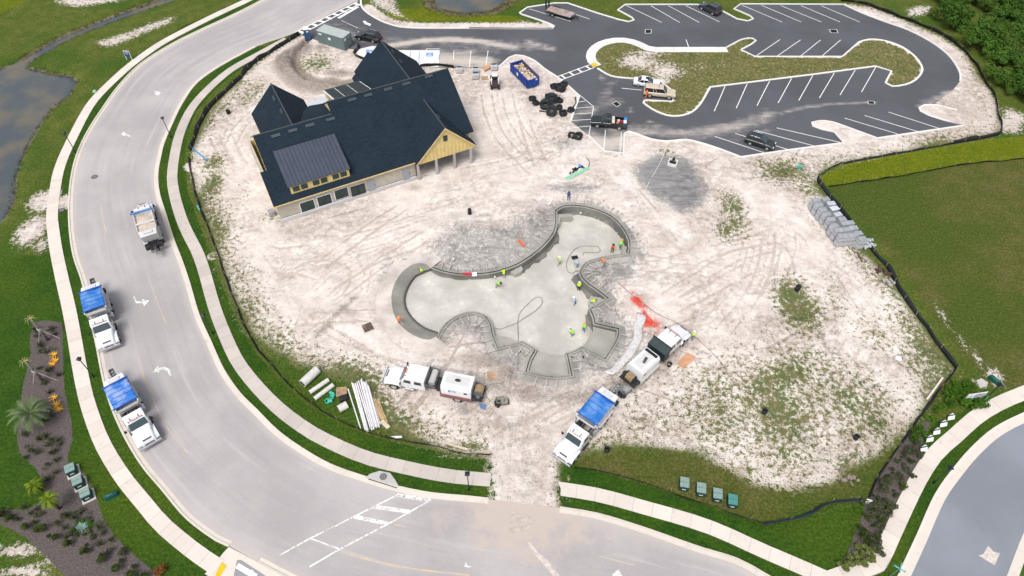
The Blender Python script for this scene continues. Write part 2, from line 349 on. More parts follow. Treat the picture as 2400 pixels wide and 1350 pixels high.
# lawns
verge_o = np.maximum(ldist(catmull(PL(WALK_OUT), 2), 7), 0)
verge_i = ldist(catmull(PL(WALK_IN), 2), 5)
LAWN_W = [(600,-10),(430,60),(330,125),(250,195),(200,270),(150,350),(118,430),(112,520),(95,600),(40,600),(-60,640),(-300,760),(-300,1180),(0,1195),(80,1210),(200,1240),(330,1350),(420,1480),(560,1420),(545,1300),(508,1267),(438,1215),(381,1148),(329,1085),(281,1000),(248,912),(210,735),(175,600),(163,500),(172,400),(205,310),(280,200),(400,105),(600,8)]
lush = mx(lush, area(LAWN_W, 1.5, False))
LAWN_I = [(640,108),(560,165),(505,210),(460,260),(440,310),(432,380),(440,450),(465,520),(492,590),(512,650),(545,730),(590,815),(650,885),(720,950),(800,998),(900,1032),(1000,1052),(1080,1070),(1156,1078),(1160,1168),(1100,1168),(935,1145),(775,1092),(650,1012),(562,924),(494,803),(443,662),(408,566),(372,452),(378,360),(408,280),(461,194),(516,154),(600,108)]
lush = mx(lush, area(LAWN_I, 0.5, False))
LAWN_SE = [(1300,1095),(1345,1092),(1415,1107),(1500,1132),(1604,1166),(1694,1197),(1785,1229),(1837,1223),(1900,1215),(1960,1200),(2000,1185),(2030,1195),(2005,1260),(1975,1310),(1940,1380),(1900,1420),(1798,1352),(1650,1290),(1500,1237),(1400,1207),(1306,1192)]
lush = mx(lush, area(LAWN_SE, 0.6, False))
LAWN_E = [(2250,970),(2300,925),(2330,935),(2400,905),(2480,880),(2480,925),(2330,1010),(2237,1100),(2193,1163),(2107,1352),(2080,1420),(1990,1420),(1990,1345),(2050,1330),(2100,1215),(2150,1105),(2140,1060),(2190,990)]
lush = mx(lush, area(LAWN_E, 0.5, False))
olive = mx(olive, area([(1941,441),(2052,424),(2278,386),(2400,374),(2600,350),(2700,800),(2480,880),(2400,905),(2330,915),(2270,850),(2200,760),(2120,640),(2040,545),(1976,478)], 0.8, False))
bright = mx(bright, area([(1920,424),(1930,409),(1976,385),(2100,358),(2234,339),(2320,325),(2400,318),(2560,300),(2600,349),(2400,372),(2278,384),(2052,422),(1941,440)], 0.5, False))
bright = mx(bright, area([(0,-40),(60,-40),(70,0),(0,35),(-200,80),(-200,-40)], 2, False)*0.8)
olive = mx(olive, area([(1345,1092),(1400,1062),(1560,1050),(1700,1085),(1800,1130),(1950,1120),(2050,1060),(2110,1020),(2040,1165),(1967,1176),(1837,1221),(1785,1227),(1600,1163),(1415,1107)], 1.0, False)*0.9)
for c in ((1000,35,140,22,.8),(1160,45,100,14,.8),(1320,15,60,18,.5)): bright = mx(bright, blob(*c[:4], 0.4)*c[4])
# mulch beds
BED = [(78,757),(105,750),(143,756),(147,800),(148,860),(152,920),(168,990),(170,1030),(160,1065),(158,1085),(190,1100),(225,1160),(240,1210),(250,1230),(290,1280),(350,1330),(385,1365),(240,1420),(60,1260),(-40,1215),(-40,1190),(60,1195),(110,1170),(85,1100),(45,1060),(42,990),(55,900),(72,830),(70,790)]
mulch = mx(mulch, area(BED, 0.5))
mulch = mx(mulch, area([(2034,1172),(2055,1122),(2090,1075),(2130,1020),(2185,975),(2160,1040),(2165,1090),(2150,1112),(2125,1160),(2098,1218),(2072,1272),(2050,1318),(1990,1338),(1958,1350),(1985,1300),(2010,1240)], 0.6, False))
# wet clay, spoil and stains on the site
clay = mx(clay, area([(1480,400),(1510,370),(1560,358),(1620,372),(1650,410),(1665,450),(1640,490),(1600,505),(1560,480),(1520,455),(1490,430)], 2.2))
clay = mx(clay, area([(985,600),(1010,560),(1080,525),(1160,530),(1230,500),(1290,470),(1330,455),(1400,460),(1470,500),(1510,560),(1510,620),(1480,660),(1440,690),(1480,740),(1500,800),(1450,870),(1380,900),(1300,905),(1220,890),(1160,850),(1080,790),(1030,810),(960,800),(910,740),(905,690),(930,640)], 3.0)*0.74)
clay = mx(clay, area([(1110,540),(1200,530),(1280,540),(1290,575),(1230,600),(1170,620),(1080,630),(1020,610),(1050,580)], 2.5)*0.75)
for c in ((1340,440,90,18,.9),(1455,635,50,30,1.0),(905,640,30,40,.6),(925,690,30,60,.6),(1500,590,22,26,.9),(1080,950,22,14,.9),(1090,965,20,12,.9),(1195,1000,14,60,.5),(1470,905,60,30,.6),(1320,345,40,22,.8),(1460,960,40,26,.45),(1440,800,40,60,.5),(1640,640,60,20,.3)): clay = mx(clay, blob(*c[:4], 0.5)*c[4])
TRENCH = [(716,96),(700,120),(692,148),(702,166),(727,184),(757,195),(800,196),(830,192)]
tw = catmull(PL(TRENCH), 1); td = ldist(tw, 6)
SPOIL = catmull(PL([(706,118),(676,135),(668,152),(684,172),(706,192),(738,202),(772,200)]), 1); spd = ldist(SPOIL, 4)
dark = mx(dark, np.clip(1-spd/2.8, 0, 1)**0.5*1.15); dark = mx(dark, np.clip(1-td/1.3, 0, 1)**0.6*1.3)
for c in ((795,175,45,10,.9),(750,118,25,14,.8),(770,745,70,30,.55),(700,560,40,12,.4),(1140,850,80,40,.75),(1185,880,50,30,.95),(1050,800,50,20,.5),(1130,890,60,20,.4),(1270,1110,20,50,.55),(1300,1150,18,30,.8),(1255,1090,40,60,.25),(1175,1130,16,30,.6),(2260,260,60,40,.55),(2200,235,50,20,.35),(1050,540,120,30,.35),(860,520,100,30,.3),(970,440,30,14,.5),(820,290,20,12,.3),(700,610,20,10,.4),(730,780,120,20,.45),(1560,900,60,40,.25),(1600,700,70,50,.3),(1270,370,14,10,.7),(1300,560,80,80,.25),(1500,520,60,60,.3),(1540,620,60,70,.25),(2085,640,18,16,.5),(950,880,160,40,.25),(1000,990,120,40,.3),(1230,1080,70,130,.55),(1230,1160,80,60,.6),(1280,920,160,40,.5),(1330,905,200,24,.5),(1120,960,120,60,.35),(640,560,60,30,.3),(1180,300,60,60,.25),(1560,560,80,40,.4),(800,640,90,40,.35),(1000,470,120,20,.4),(1100,440,100,16,.4)): dark = mx(dark, blob(*c[:4], 0.5)*c[4])
dark = mx(dark, DRIVE*0.5)
for px_, w_, a_ in (([(1110,885),(1200,912),(1280,935),(1380,922),(1470,892),(1550,835),(1600,790)], 2.6, .75), ([(1220,1000),(1240,1080),(1235,1170)], 2.2, .5), ([(560,640),(680,705),(800,780),(900,840)], 1.2, .45), ([(740,790),(790,740),(830,700)], 1.0, .8), ([(1690,470),(1745,520),(1760,600),(1720,690)], .7, .5), ([(1770,470),(1800,540),(1790,620)], .6, .45)): dark = mx(dark, np.clip(1-ldist(catmull(PL(px_), 1), 4.0)/w_, 0, 1)**.6*a_)
for c in ((1527,765,22,30,1.3),(1520,745,14,30,1.2),(1500,705,18,40,.9),(1480,680,16,30,.75),(1545,770,30,22,.8),(1490,485,40,10,.45),(1520,510,12,30,.35),(1440,860,16,6,.6),(1300,470,30,12,.3),(1150,905,60,10,.15),(1475,668,30,8,.5)): red = mx(red, blob(*c[:4], 0.6)*c[4])
rp_ = catmull(PL([(1462,664),(1476,676),(1492,698),(1508,722),(1520,745),(1526,768)]), .5); rd_ = ldist(rp_, 4.0); rw_ = 0.55+1.3*np.clip((70.0-Y)/0.0001, 0, 1)*0; gr_ = np.clip(1-np.hypot(X-rp_[-1].x, Y-rp_[-1].y)/9.0, 0, 1); red = mx(red*0.55, np.clip(1-rd_/(0.6+1.5*gr_), 0, 1)**0.7*(0.55+0.6*gr_))
red = np.clip(red*1.15, 0, 1.3)*np.clip(0.85+1.2*vnoise(1.6, 9), 0, 1.3)
# tyre tracks
TR = [[(1180,1180),(1200,1080),(1230,1000),(1300,950),(1400,910),(1500,870)],[(1260,1190),(1270,1090),(1290,1010),(1340,960),(1450,930)],[(1210,1190),(1215,1000),(1180,930),(1050,900),(900,850),(760,800),(640,720)],[(1240,1180),(1240,990),(1150,900),(1000,870),(850,790),(690,700),(600,640)],
 [(560,560),(640,590),(740,580),(860,550),(960,520),(1080,480),(1200,440),(1300,410)],[(570,590),(660,620),(760,600),(900,560),(1020,520),(1150,470)],[(480,330),(520,420),(560,520),(600,600),(660,680)],[(500,320),(560,420),(600,500),(640,570)],
 [(1250,400),(1180,330),(1150,270),(1140,220)],[(1280,390),(1230,320),(1200,270),(1190,220)],[(1690,560),(1760,540),(1840,520),(1900,560),(1920,620),(1900,700)],[(1660,590),(1740,570),(1830,560),(1870,600),(1880,660)],[(1700,430),(1740,470),(1770,540),(1760,620),(1720,700),(1660,760)],[(1730,420),(1775,470),(1800,540),(1790,630),(1750,710),(1690,780)],
 [(1620,830),(1720,850),(1850,830),(1960,840),(2040,870)],[(1600,870),(1720,880),(1860,862),(1980,880),(2060,920)],[(660,640),(700,610),(760,600),(830,620),(830,680),(780,720),(710,720),(670,690)],[(850,440),(960,470),(1080,450),(1200,420)],[(1000,420),(1100,400),(1200,380),(1290,350)],[(900,480),(1000,500),(1120,470),(1250,450)],
 [(1560,700),(1640,650),(1720,600),(1800,580)],[(1580,720),(1660,680),(1750,630)],[(1820,480),(1850,560),(1830,640),(1800,700)],[(700,470),(620,440),(560,380),(530,320)],[(560,660),(640,650),(700,680),(720,740),(690,800)],[(1500,430),(1560,500),(1600,560)],[(600,260),(560,300),(540,340)],[(1640,800),(1760,820),(1900,880),(2000,960)],[(1000,560),(900,600),(800,650),(740,700)],[(2000,640),(2060,720),(2120,800)],[(1960,620),(2020,710),(2080,800)]]
NMAN = len(TR); swath = np.zeros(X.shape); rt = random.Random(77)
swp = [(p.x, p.y) for p in site_w]
while len(TR) < 78:
    a_ = rt.uniform(440, 2200), rt.uniform(220, 1060)
    p_ = P(*a_)
    if not inside(swp, np.array([p_.x]), np.array([p_.y]))[0]: continue
    hd_ = rt.choice((rt.gauss(.45, .5), rt.uniform(0, 3.14))); cv_ = rt.gauss(0, .07); pl_ = [p_.copy()]
    for _ in range(rt.randint(4, 11)): hd_ += cv_; p_ = p_+Vector((math.cos(hd_), math.sin(hd_), 0))*2.2; pl_.append(p_)
    TR.append(pl_)
for it_, t in enumerate(TR):
    if it_ < NMAN or it_ % 3 == 0:
        q = catmull(t if isinstance(t[0], Vector) else PL(t), 1.5); dq = ldist(q, 4.0); swath = mx(swath, sm(1.9-dq/1.25)); track = mx(track, sm(1.2-np.abs(dq-1.75)/0.2)*0.6)
    for off in (-0.9, 0.9):
        q = catmull(t if isinstance(t[0], Vector) else PL(t), 1.5); q = [p+k*off for p, k in zip(q, normals2d(q))]
        track = mx(track, sm(1.35-ldist(q, 1)/0.24)*(0.55+0.45*random.random()))
track *= np.clip(0.75+1.5*vnoise(5, 21), 0, 1)*sand
# ------------------------------------------------------------------ heights
flat = np.full(X.shape, 9.0)
for poly in (LOT, ISLAND): flat = np.minimum(flat, np.maximum(-sdist(PL(poly), 9), 0))
inner = np.clip(sdist(site_w, 3), 0, 3)/3*np.clip(flat/3, 0, 1)
bl = [BU(-2, -2.5), BU(33, -2.5), BU(33, 28), BU(-2, 28)]
inner *= np.clip(-sdist(bl, 3)/3, 0, 1)
Z = inner*(0.24*vnoise(9, 1, 3)+0.20*vnoise(2.2, 5, 3))
Z += np.clip(1-spd/2.4, 0, 1)**1.2*0.85*np.clip(1-0.5*vnoise(1.5, 6), .5, 1.3)
Z -= np.clip(1-td/0.75, 0, 1)*1.1
for c in ((795,175,50,12,.5),(750,118,26,16,.7),(1190,870,45,40,.6),(1060,545,170,50,.9),(1230,505,90,45,.8),(1320,345,50,26,.7),(740,640,90,50,.4),(770,745,70,25,.35),(1060,880,80,40,.3),(1600,700,80,60,.35),(700,560,40,14,.3),(1300,1150,20,30,.25),(900,650,60,60,.3)): Z += blob(*c[:4], 1.0)*c[4]
Z += track*-0.09+inner*np.clip(0.12*vnoise(1.1, 44, 2), -.06, .08)
pool_c = catmull(PL(POOL), 0.5, True) if False else PL(POOL)
psd = sdist(pool_c, 3)
near = sm((-psd-0.7)/2.2); Z = np.where(psd > -2.95, Z*near-0.42*(1-near), Z)
Z = np.where(psd > -0.12, -2.6, Z)
pd = sdist(catmull(PL(POND), 3, True), 6); Z -= sm((pd+2.2)/4)*1.0
ck = ldist(catmull(PL(CREEK), 2), 6); Z -= sm((2.0-ck)/2.0)*0.75
p2 = sdist(catmull(PL(POND2), 3, True), 8); Z -= sm((p2+3.0)/4.5)*1.1
shore = mx(shore, sm((pd+1.6)/1.6)); shore = mx(shore, sm((1.9-ck)/1.0)); shore = mx(shore, sm((p2+4.5)/2.5))
sand = np.where(shore > 0.4, 0, sand)
GN = Z.copy()
def gz(x, y):
    i = min(max(np.searchsorted(gx, x)-1, 0), NX-2); j = min(max(np.searchsorted(gy, y)-1, 0), NY-2)
    tx = (x-gx[i])/(gx[i+1]-gx[i]); ty = (y-gy[j])/(gy[j+1]-gy[j])
    return float((Z[j, i]*(1-tx)+Z[j, i+1]*tx)*(1-ty)+(Z[j+1, i]*(1-tx)+Z[j+1, i+1]*tx)*ty)
def G(px, py, dz=0.0):
    """ground point under a pixel, on the height field"""
    p = P(px, py)
    for _ in range(4): p = P(px, py, gz(p.x, p.y))
    p.z += dz; return p
def onz(v, dz=0.0): return Vector((v[0], v[1], gz(v[0], v[1])+dz))
co = np.empty((NX*NY, 3), np.float32); co[:, 0] = X.ravel(); co[:, 1] = Y.ravel(); co[:, 2] = Z.ravel()
idx = np.arange(NX*NY).reshape(NY, NX)
quads = np.stack([idx[:-1, :-1], idx[:-1, 1:], idx[1:, 1:], idx[1:, :-1]], -1).reshape(-1, 4)
me = bpy.data.meshes.new('ground'); me.vertices.add(NX*NY); me.vertices.foreach_set('co', co.ravel())
nf = len(quads); me.loops.add(nf*4); me.loops.foreach_set('vertex_index', quads.ravel().astype(np.int32))
me.polygons.add(nf); me.polygons.foreach_set('loop_start', np.arange(0, nf*4, 4, dtype=np.int32)); me.polygons.foreach_set('loop_total', np.full(nf, 4, np.int32))
me.polygons.foreach_set('use_smooth', np.ones(nf, bool)); me.update()
for nm, ch in (('ga', (sand, lush, bright, olive)), ('gb', (weed, clay, dark, red)), ('gc', (track, mulch, shore, dry_isl)), ('gd', (swath, clay*0, clay*0, clay*0))):
    at = me.color_attributes.new(nm, 'FLOAT_COLOR', 'POINT'); at.data.foreach_set('color', np.stack(ch, -1).astype(np.float32).ravel())
def ground_material():
    m, t, b = _nodes('ground_mix'); g = NT(t)
    nbig, nmid, nfin, nmic = g.noise(0.06, 4), g.noise(0.45, 5, 0.6), g.noise(1.7, 5, 0.65), g.noise(7, 4, 0.7)
    sx = g.noise(0.55, 5, 0.65, g.mapv((0.35, 1.6, 1), (0, 0, 0.5)))      # drifted streaks
    def split(n):
        a = g.attr(n); s = g.n('ShaderNodeSeparateColor'); g.l(a.outputs['Color'], s.inputs[0]); return s.outputs[0], s.outputs[1], s.outputs[2], a.outputs['Alpha']
    A, B, C, Dd = split('ga'), split('gb'), split('gc'), split('gd')
    edge = g.math('ADD', g.math('MULTIPLY', g.math('SUBTRACT', nfin, 0.5), 1.1), g.math('MULTIPLY', g.math('SUBTRACT', nmic, 0.5), 0.9))
    edge2 = g.math('MULTIPLY', g.math('SUBTRACT', nfin, 0.5), 0.5)
    def msk(a, k=edge, lo=0.42, hi=0.58): return g.ramp(g.math('ADD', a, k), lo, hi)
    # grasses
    blades = g.noise(3.2, 5, 0.75); nstr = g.noise(1.0, 5, 0.7, g.mapv((0.5, 2.4, 1), (0, 0, 0.9)))
    wild = g.mix(g.ramp(nmid, 0.3, 0.7), (0.075, 0.122, 0.012), (0.145, 0.16, 0.03)); wild = g.mix(g.ramp(nbig, 0.45, 0.65), wild, (0.055, 0.115, 0.009))
    wild = g.mix(g.ramp(nmic, 0.5, 0.75, 0, 0.55), wild, (0.19, 0.18, 0.075)); wild = g.mix(g.ramp(nstr, 0.5, 0.7, 0, 0.6), wild, (0.10, 0.10, 0.03))
    lushc = g.mix(g.ramp(nmid, 0.25, 0.75), (0.022, 0.076, 0.006), (0.048, 0.108, 0.008)); lushc = g.mix(g.ramp(nbig, 0.4, 0.7, 0, 0.8), lushc, (0.078, 0.125, 0.01))
    lushc = g.mix(g.ramp(nfin, 0.52, 0.75, 0, 0.6), lushc, (0.082, 0.105, 0.014)); lushc = g.mix(g.ramp(nstr, 0.56, 0.75, 0, 0.4), lushc, (0.10, 0.09, 0.03))
    oliv = g.mix(g.ramp(nmid, 0.3, 0.7), (0.10, 0.112, 0.02), (0.15, 0.135, 0.042)); oliv = g.mix(g.ramp(nbig, 0.42, 0.62), oliv, (0.078, 0.112, 0.016)); oliv = g.mix(g.ramp(nstr, 0.5, 0.72, 0, 0.55), oliv, (0.16, 0.145, 0.05)); oliv = g.mix(g.ramp(nfin, 0.56, 0.72, 0, 0.5), oliv, (0.055, 0.09, 0.01))
    brig = g.mix(g.ramp(nmid, 0.3, 0.7), (0.13, 0.165, 0.005), (0.185, 0.20, 0.008)); brig = g.mix(g.ramp(nfin, 0.5, 0.7, 0, 0.7), brig, (0.075, 0.125, 0.005)); brig = g.mix(g.ramp(nmic, 0.58, 0.7, 0, 0.5), brig, (0.04, 0.075, 0.004))
    isl = g.mix(g.ramp(nmid, 0.3, 0.7), (0.125, 0.135, 0.034), (0.195, 0.17, 0.06)); isl = g.mix(g.ramp(nfin, 0.5, 0.68), isl, (0.30, 0.27, 0.135)); isl = g.mix(g.ramp(nmic, 0.55, 0.7), isl, (0.38, 0.34, 0.22)); isl = g.mix(g.ramp(nbig, 0.55, 0.7, 0, 0.8), isl, (0.08, 0.12, 0.022))
    col = g.mix(msk(A[1], edge2), wild, lushc); col = g.mix(msk(A[3], edge2), col, oliv); col = g.mix(msk(A[2], edge2), col, brig); col = g.mix(C[3], col, isl)
    col = g.mix(g.ramp(blades, 0.38, 0.66, 0.95, 0.0), col, g.mix(1.0, col, (0.42, 0.48, 0.45), 'MULTIPLY')); col = g.mix(g.ramp(nmic, 0.54, 0.7, 0, 0.35), col, g.mix(1.0, col, (1.9, 1.6, 1.7), 'MULTIPLY'))
    # sand
    scr = g.noise(1.0, 6, 0.7, g.mapv((0.22, 2.6, 1), (0, 0, -0.45)), 1.2); scr2 = g.noise(1.0, 6, 0.7, g.mapv((0.3, 2.2, 1), (0, 0, 0.9)), 1.5); nrg = g.noise(0.17, 3, 0.6)
    sandc = g.mix(g.ramp(nmid, 0.32, 0.68), (0.57, 0.49, 0.445), (0.68, 0.62, 0.575)); sandc = g.mix(g.ramp(sx, 0.48, 0.66, 0, 0.9), sandc, (0.69, 0.65, 0.615))
    sandc = g.mix(g.math('MULTIPLY', g.ramp(scr, 0.52, 0.64), g.ramp(nrg, 0.42, 0.6, 0.15, 0.7)), sandc, (0.42, 0.36, 0.32)); sandc = g.mix(g.math('MULTIPLY', g.ramp(scr2, 0.55, 0.66), g.ramp(nrg, 0.35, 0.55, 0.65, 0.1)), sandc, (0.43, 0.365, 0.33)); sandc = g.mix(g.math('MULTIPLY', g.ramp(scr2, 0.46, 0.36), 0.45), sandc, (0.70, 0.66, 0.63))
    sandc = g.mix(g.math('MULTIPLY', g.ramp(nfin, 0.54, 0.66), g.ramp(nbig, 0.4, 0.62, 0.2, 0.7)), sandc, (0.42, 0.355, 0.315)); sandc = g.mix(g.ramp(nbig, 0.52, 0.7, 0, 0.45), sandc, (0.50, 0.415, 0.365))
    sandc = g.mix(g.math('MULTIPLY', g.ramp(nmic, 0.56, 0.68), g.ramp(nmid, 0.35, 0.6, 0.3, 0.85)), sandc, (0.29, 0.245, 0.21)); sandc = g.mix(g.ramp(nmic, 0.44, 0.34, 0, 0.4), sandc, (0.72, 0.69, 0.66))
    spk = g.noise(10, 2, 0.5); sandc = g.mix(g.math('MULTIPLY', g.ramp(spk, 0.67, 0.72), g.ramp(nrg, 0.4, 0.6, 0.2, 0.9)), sandc, (0.13, 0.115, 0.085))
    tk = g.math('MULTIPLY', C[0], g.ramp(nfin, 0.3, 0.6, 0.55, 1.0)); sandc = g.mix(g.ramp(tk, 0.05, 0.25, 0, 0.5), sandc, (0.70, 0.66, 0.63)); sandc = g.mix(g.ramp(tk, 0.25, 0.6, 0, 0.65), sandc, (0.40, 0.335, 0.295))
    frac = g.noise(1.1, 12, 0.8); clayc = g.mix(g.ramp(nmid, 0.3, 0.7), (0.235, 0.232, 0.222), (0.37, 0.355, 0.335)); clayc = g.mix(g.ramp(nmic, 0.5, 0.68, 0, 0.8), clayc, (0.13, 0.128, 0.12)); clayc = g.mix(g.ramp(scr2, 0.5, 0.62, 0, 0.7), clayc, (0.17, 0.165, 0.155)); clayc = g.mix(g.ramp(nfin, 0.44, 0.34, 0, 0.7), clayc, (0.52, 0.49, 0.46))
    darkc = g.mix(g.ramp(nfin, 0.35, 0.65), (0.20, 0.17, 0.148), (0.33, 0.29, 0.265)); darkc = g.mix(g.ramp(nmic, 0.48, 0.66), darkc, (0.10, 0.083, 0.07))
    sandc = g.mix(g.ramp(g.math('ADD', B[2], g.math('MULTIPLY', edge2, 0.8)), 0.05, 0.6, 0, 0.8), sandc, (0.42, 0.355, 0.31)); lowt = g.noise(0.045, 4, 0.6); sandc = g.mix(g.ramp(lowt, 0.42, 0.6, 0, 0.5), sandc, (0.50, 0.425, 0.38))
    chn = g.noise(0.33, 9, 0.72); sandc = g.mix(g.ramp(chn, 0.52, 0.63, 0, 0.62), sandc, (0.43, 0.362, 0.32)); sandc = g.mix(g.ramp(chn, 0.46, 0.36, 0, 0.6), sandc, (0.73, 0.685, 0.645)); sandc = g.mix(g.math('MULTIPLY', Dd[0], g.ramp(nmid, 0.35, 0.65, 0.45, 0.8)), sandc, g.mix(g.ramp(nmid, 0.3, 0.7), (0.60, 0.53, 0.485), (0.71, 0.66, 0.615))); sandc = g.mix(g.ramp(tk, 0.25, 0.6, 0, 0.6), sandc, (0.40, 0.33, 0.29))
    clayc = g.mix(g.ramp(B[1], 0.78, 0.98, 0, 0.85), clayc, g.mix(g.ramp(scr, 0.4, 0.62), (0.235, 0.24, 0.25), (0.13, 0.13, 0.135)))
    sandc = g.mix(g.math('MULTIPLY', msk(B[1], edge, 0.3, 0.85), 0.92), sandc, clayc); sandc = g.mix(g.math('MULTIPLY', msk(B[2], edge, 0.36, 0.95), 0.85), sandc, darkc)
    sandc = g.mix(g.math('MULTIPLY', msk(B[3], edge, 0.3, 0.95), 0.95), sandc, (0.60, 0.045, 0.02))
    wcol = g.mix(g.ramp(nmid, 0.35, 0.65), (0.13, 0.125, 0.042), (0.055, 0.10, 0.016)); wcol = g.mix(g.ramp(nmic, 0.5, 0.7, 0, 0.5), wcol, (0.21, 0.19, 0.085))
    wk_ = g.math('ADD', B[0], g.math('ADD', g.math('MULTIPLY', g.math('SUBTRACT', nfin, 0.5), 2.2), g.math('MULTIPLY', g.math('SUBTRACT', nmic, 0.5), 1.7)))
    sandc = g.mix(g.ramp(wk_, 0.3, 0.55, 0, 0.6), sandc, (0.30, 0.26, 0.15)); sandc = g.mix(g.ramp(wk_, 0.46, 0.66, 0, 0.92), sandc, wcol)
    fr_ = g.mix(g.ramp(frac, 0.36, 0.64), (0.57, 0.55, 0.53), (1.17, 1.17, 1.17)); sandc = g.mix(g.math('SUBTRACT', g.ramp(g.noise(0.09, 3, 0.6), 0.42, 0.6, 0.12, 0.95), g.math('MULTIPLY', Dd[0], 0.3), True), sandc, g.mix(1.0, sandc, fr_, 'MULTIPLY'))
    col = g.mix(msk(A[0], edge, 0.44, 0.56), col, sandc)
    mul = g.mix(g.ramp(nmic, 0.35, 0.65), (0.062, 0.052, 0.05), (0.14, 0.115, 0.11)); mul = g.mix(g.ramp(spk, 0.6, 0.72), mul, (0.27, 0.23, 0.22))
    col = g.mix(msk(C[1], edge2), col, mul)
    sho = g.mix(g.ramp(nmid, 0.35, 0.65), (0.15, 0.115, 0.075), (0.20, 0.165, 0.12)); sho = g.mix(g.ramp(nfin, 0.5, 0.7), sho, (0.10, 0.105, 0.03))
    col = g.mix(msk(C[2], edge, 0.45, 0.6), col, sho)
    g.l(col, b.inputs['Base Color']); b.inputs['Roughness'].default_value = 0.95; b.inputs['Specular IOR Level'].default_value = 0.15
    h = g.math('ADD', g.math('MULTIPLY', nfin, 0.6), g.math('MULTIPLY', nmic, 0.4)); g.l(g.bump(h, 0.9, 0.22), b.inputs['Normal'])
    return m
MG = ground_material(); me.materials.append(MG)
ground = bpy.data.objects.new('ground', me); COL.objects.link(ground); tag(ground, kind='structure')
# ------------------------------------------------------------------ water
def water_mat():
    m, t, b = _nodes('pond_water'); g = NT(t)
    c = g.mix(g.ramp(g.noise(0.12, 4), 0.4, 0.65), (0.065, 0.08, 0.09), (0.13, 0.115, 0.085)); g.l(c, b.inputs['Base Color'])
    b.inputs['Roughness'].default_value = 0.12; b.inputs['IOR'].default_value = 1.33
    g.l(g.bump(g.noise(3, 3), 0.06, 0.05), b.inputs['Normal']); return m
MW = water_mat()
polymesh('pond_water', [Vector((p[0], p[1])) for p in PL([(-600,120),(-120,140),(60,110),(200,168),(200,200),(120,290),(60,450),(20,540),(-100,600),(-600,760)])], -0.36, MW, 'structure')
polymesh('pond_water', PL([(985,-10),(1010,25),(1060,30),(1150,30),(1210,10),(1290,-60),(1120,-130),(1000,-90)]), -0.42, MW, 'structure')
cw = catmull(PL(CREEK), 2); nn = normals2d(cw)
polymesh('creek_water', [p+k*1.9 for p, k in zip(cw, nn)]+[p-k*1.9 for p, k in zip(cw, nn)][::-1], -0.40, MW, 'structure')
# ================================================================== roads
def asphalt(name, base, lane=False, dusty=False):
    m, t, b = _nodes(name); g = NT(t)
    nb, nm, nf, ni = g.noise(0.08, 4), g.noise(0.5, 5, 0.6), g.noise(4, 4), g.noise(30, 2)
    c = g.mix(g.ramp(nb, 0.35, 0.65), tuple(x*0.86 for x in base), tuple(x*1.1 for x in base))
    c = g.mix(g.ramp(ni, 0.35, 0.7, 0, 0.35), c, tuple(x*0.62 for x in base)); c = g.mix(g.ramp(nf, 0.55, 0.8, 0, 0.3), c, tuple(x*1.25 for x in base))
    if lane:
        a = g.attr('lane'); s = g.n('ShaderNodeSeparateColor'); g.l(a.outputs['Color'], s.inputs[0]); u, v = s.outputs[0], s.outputs[1]
        cv = g.n('ShaderNodeCombineXYZ'); g.l(g.math('MULTIPLY', u, 13.0), cv.inputs[0]); g.l(g.math('MULTIPLY', v, 2.6), cv.inputs[1])
        st = g.noise(1.0, 5, 0.6, cv.outputs[0]); c = g.mix(g.ramp(st, 0.5, 0.7, 0, 0.4), c, tuple(x*0.74 for x in base)); c = g.mix(g.ramp(st, 0.28, 0.46, 0.6, 0), c, tuple(x*1.14 for x in base))
        edge = g.ramp(g.math('ABSOLUTE', g.math('SUBTRACT', u, 0.5)), 0.36, 0.5); c = g.mix(g.math('MULTIPLY', edge, 0.7), c, (0.47, 0.42, 0.385))
        c = g.mix(g.ramp(g.math('ADD', s.outputs[2], g.math('MULTIPLY', g.math('SUBTRACT', nm, 0.5), 1.0)), 0.2, 0.7, 0, 0.9), c, (0.46, 0.39, 0.345)); cr = g.noise(0.8, 6, 0.8, g.mapv((1, 1, 1))); c = g.mix(g.ramp(g.math('ABSOLUTE', g.math('SUBTRACT', cr, 0.5)), 0.0, 0.006, 0.35, 0), c, (0.16, 0.15, 0.15))
    if dusty:
        a = g.attr('dust'); s = g.n('ShaderNodeSeparateColor'); g.l(a.outputs['Color'], s.inputs[0])
        sw = g.noise(0.9, 5, 0.6, g.mapv((0.3, 1.5, 1), (0, 0, 0.12)))
        k = g.math('ADD', s.outputs[0], g.math('MULTIPLY', g.math('SUBTRACT', g.mix(0.5, nm, sw), 0.5), 0.9))
        c = g.mix(g.ramp(k, 0.3, 0.85, 0, 0.9), c, (0.50, 0.445, 0.40)); c = g.mix(g.ramp(g.noise(1.3, 5, 0.7, g.mapv((0.5, 1.6, 1), (0, 0, -0.3))), 0.6, 0.8, 0, 0.35), c, (0.27, 0.26, 0.26))
    g.l(c, b.inputs['Base Color']); b.inputs['Roughness'].default_value = 0.88; b.inputs['Specular IOR Level'].default_value = 0.25
    g.l(g.bump(ni, 0.25, 0.02), b.inputs['Normal']); return m
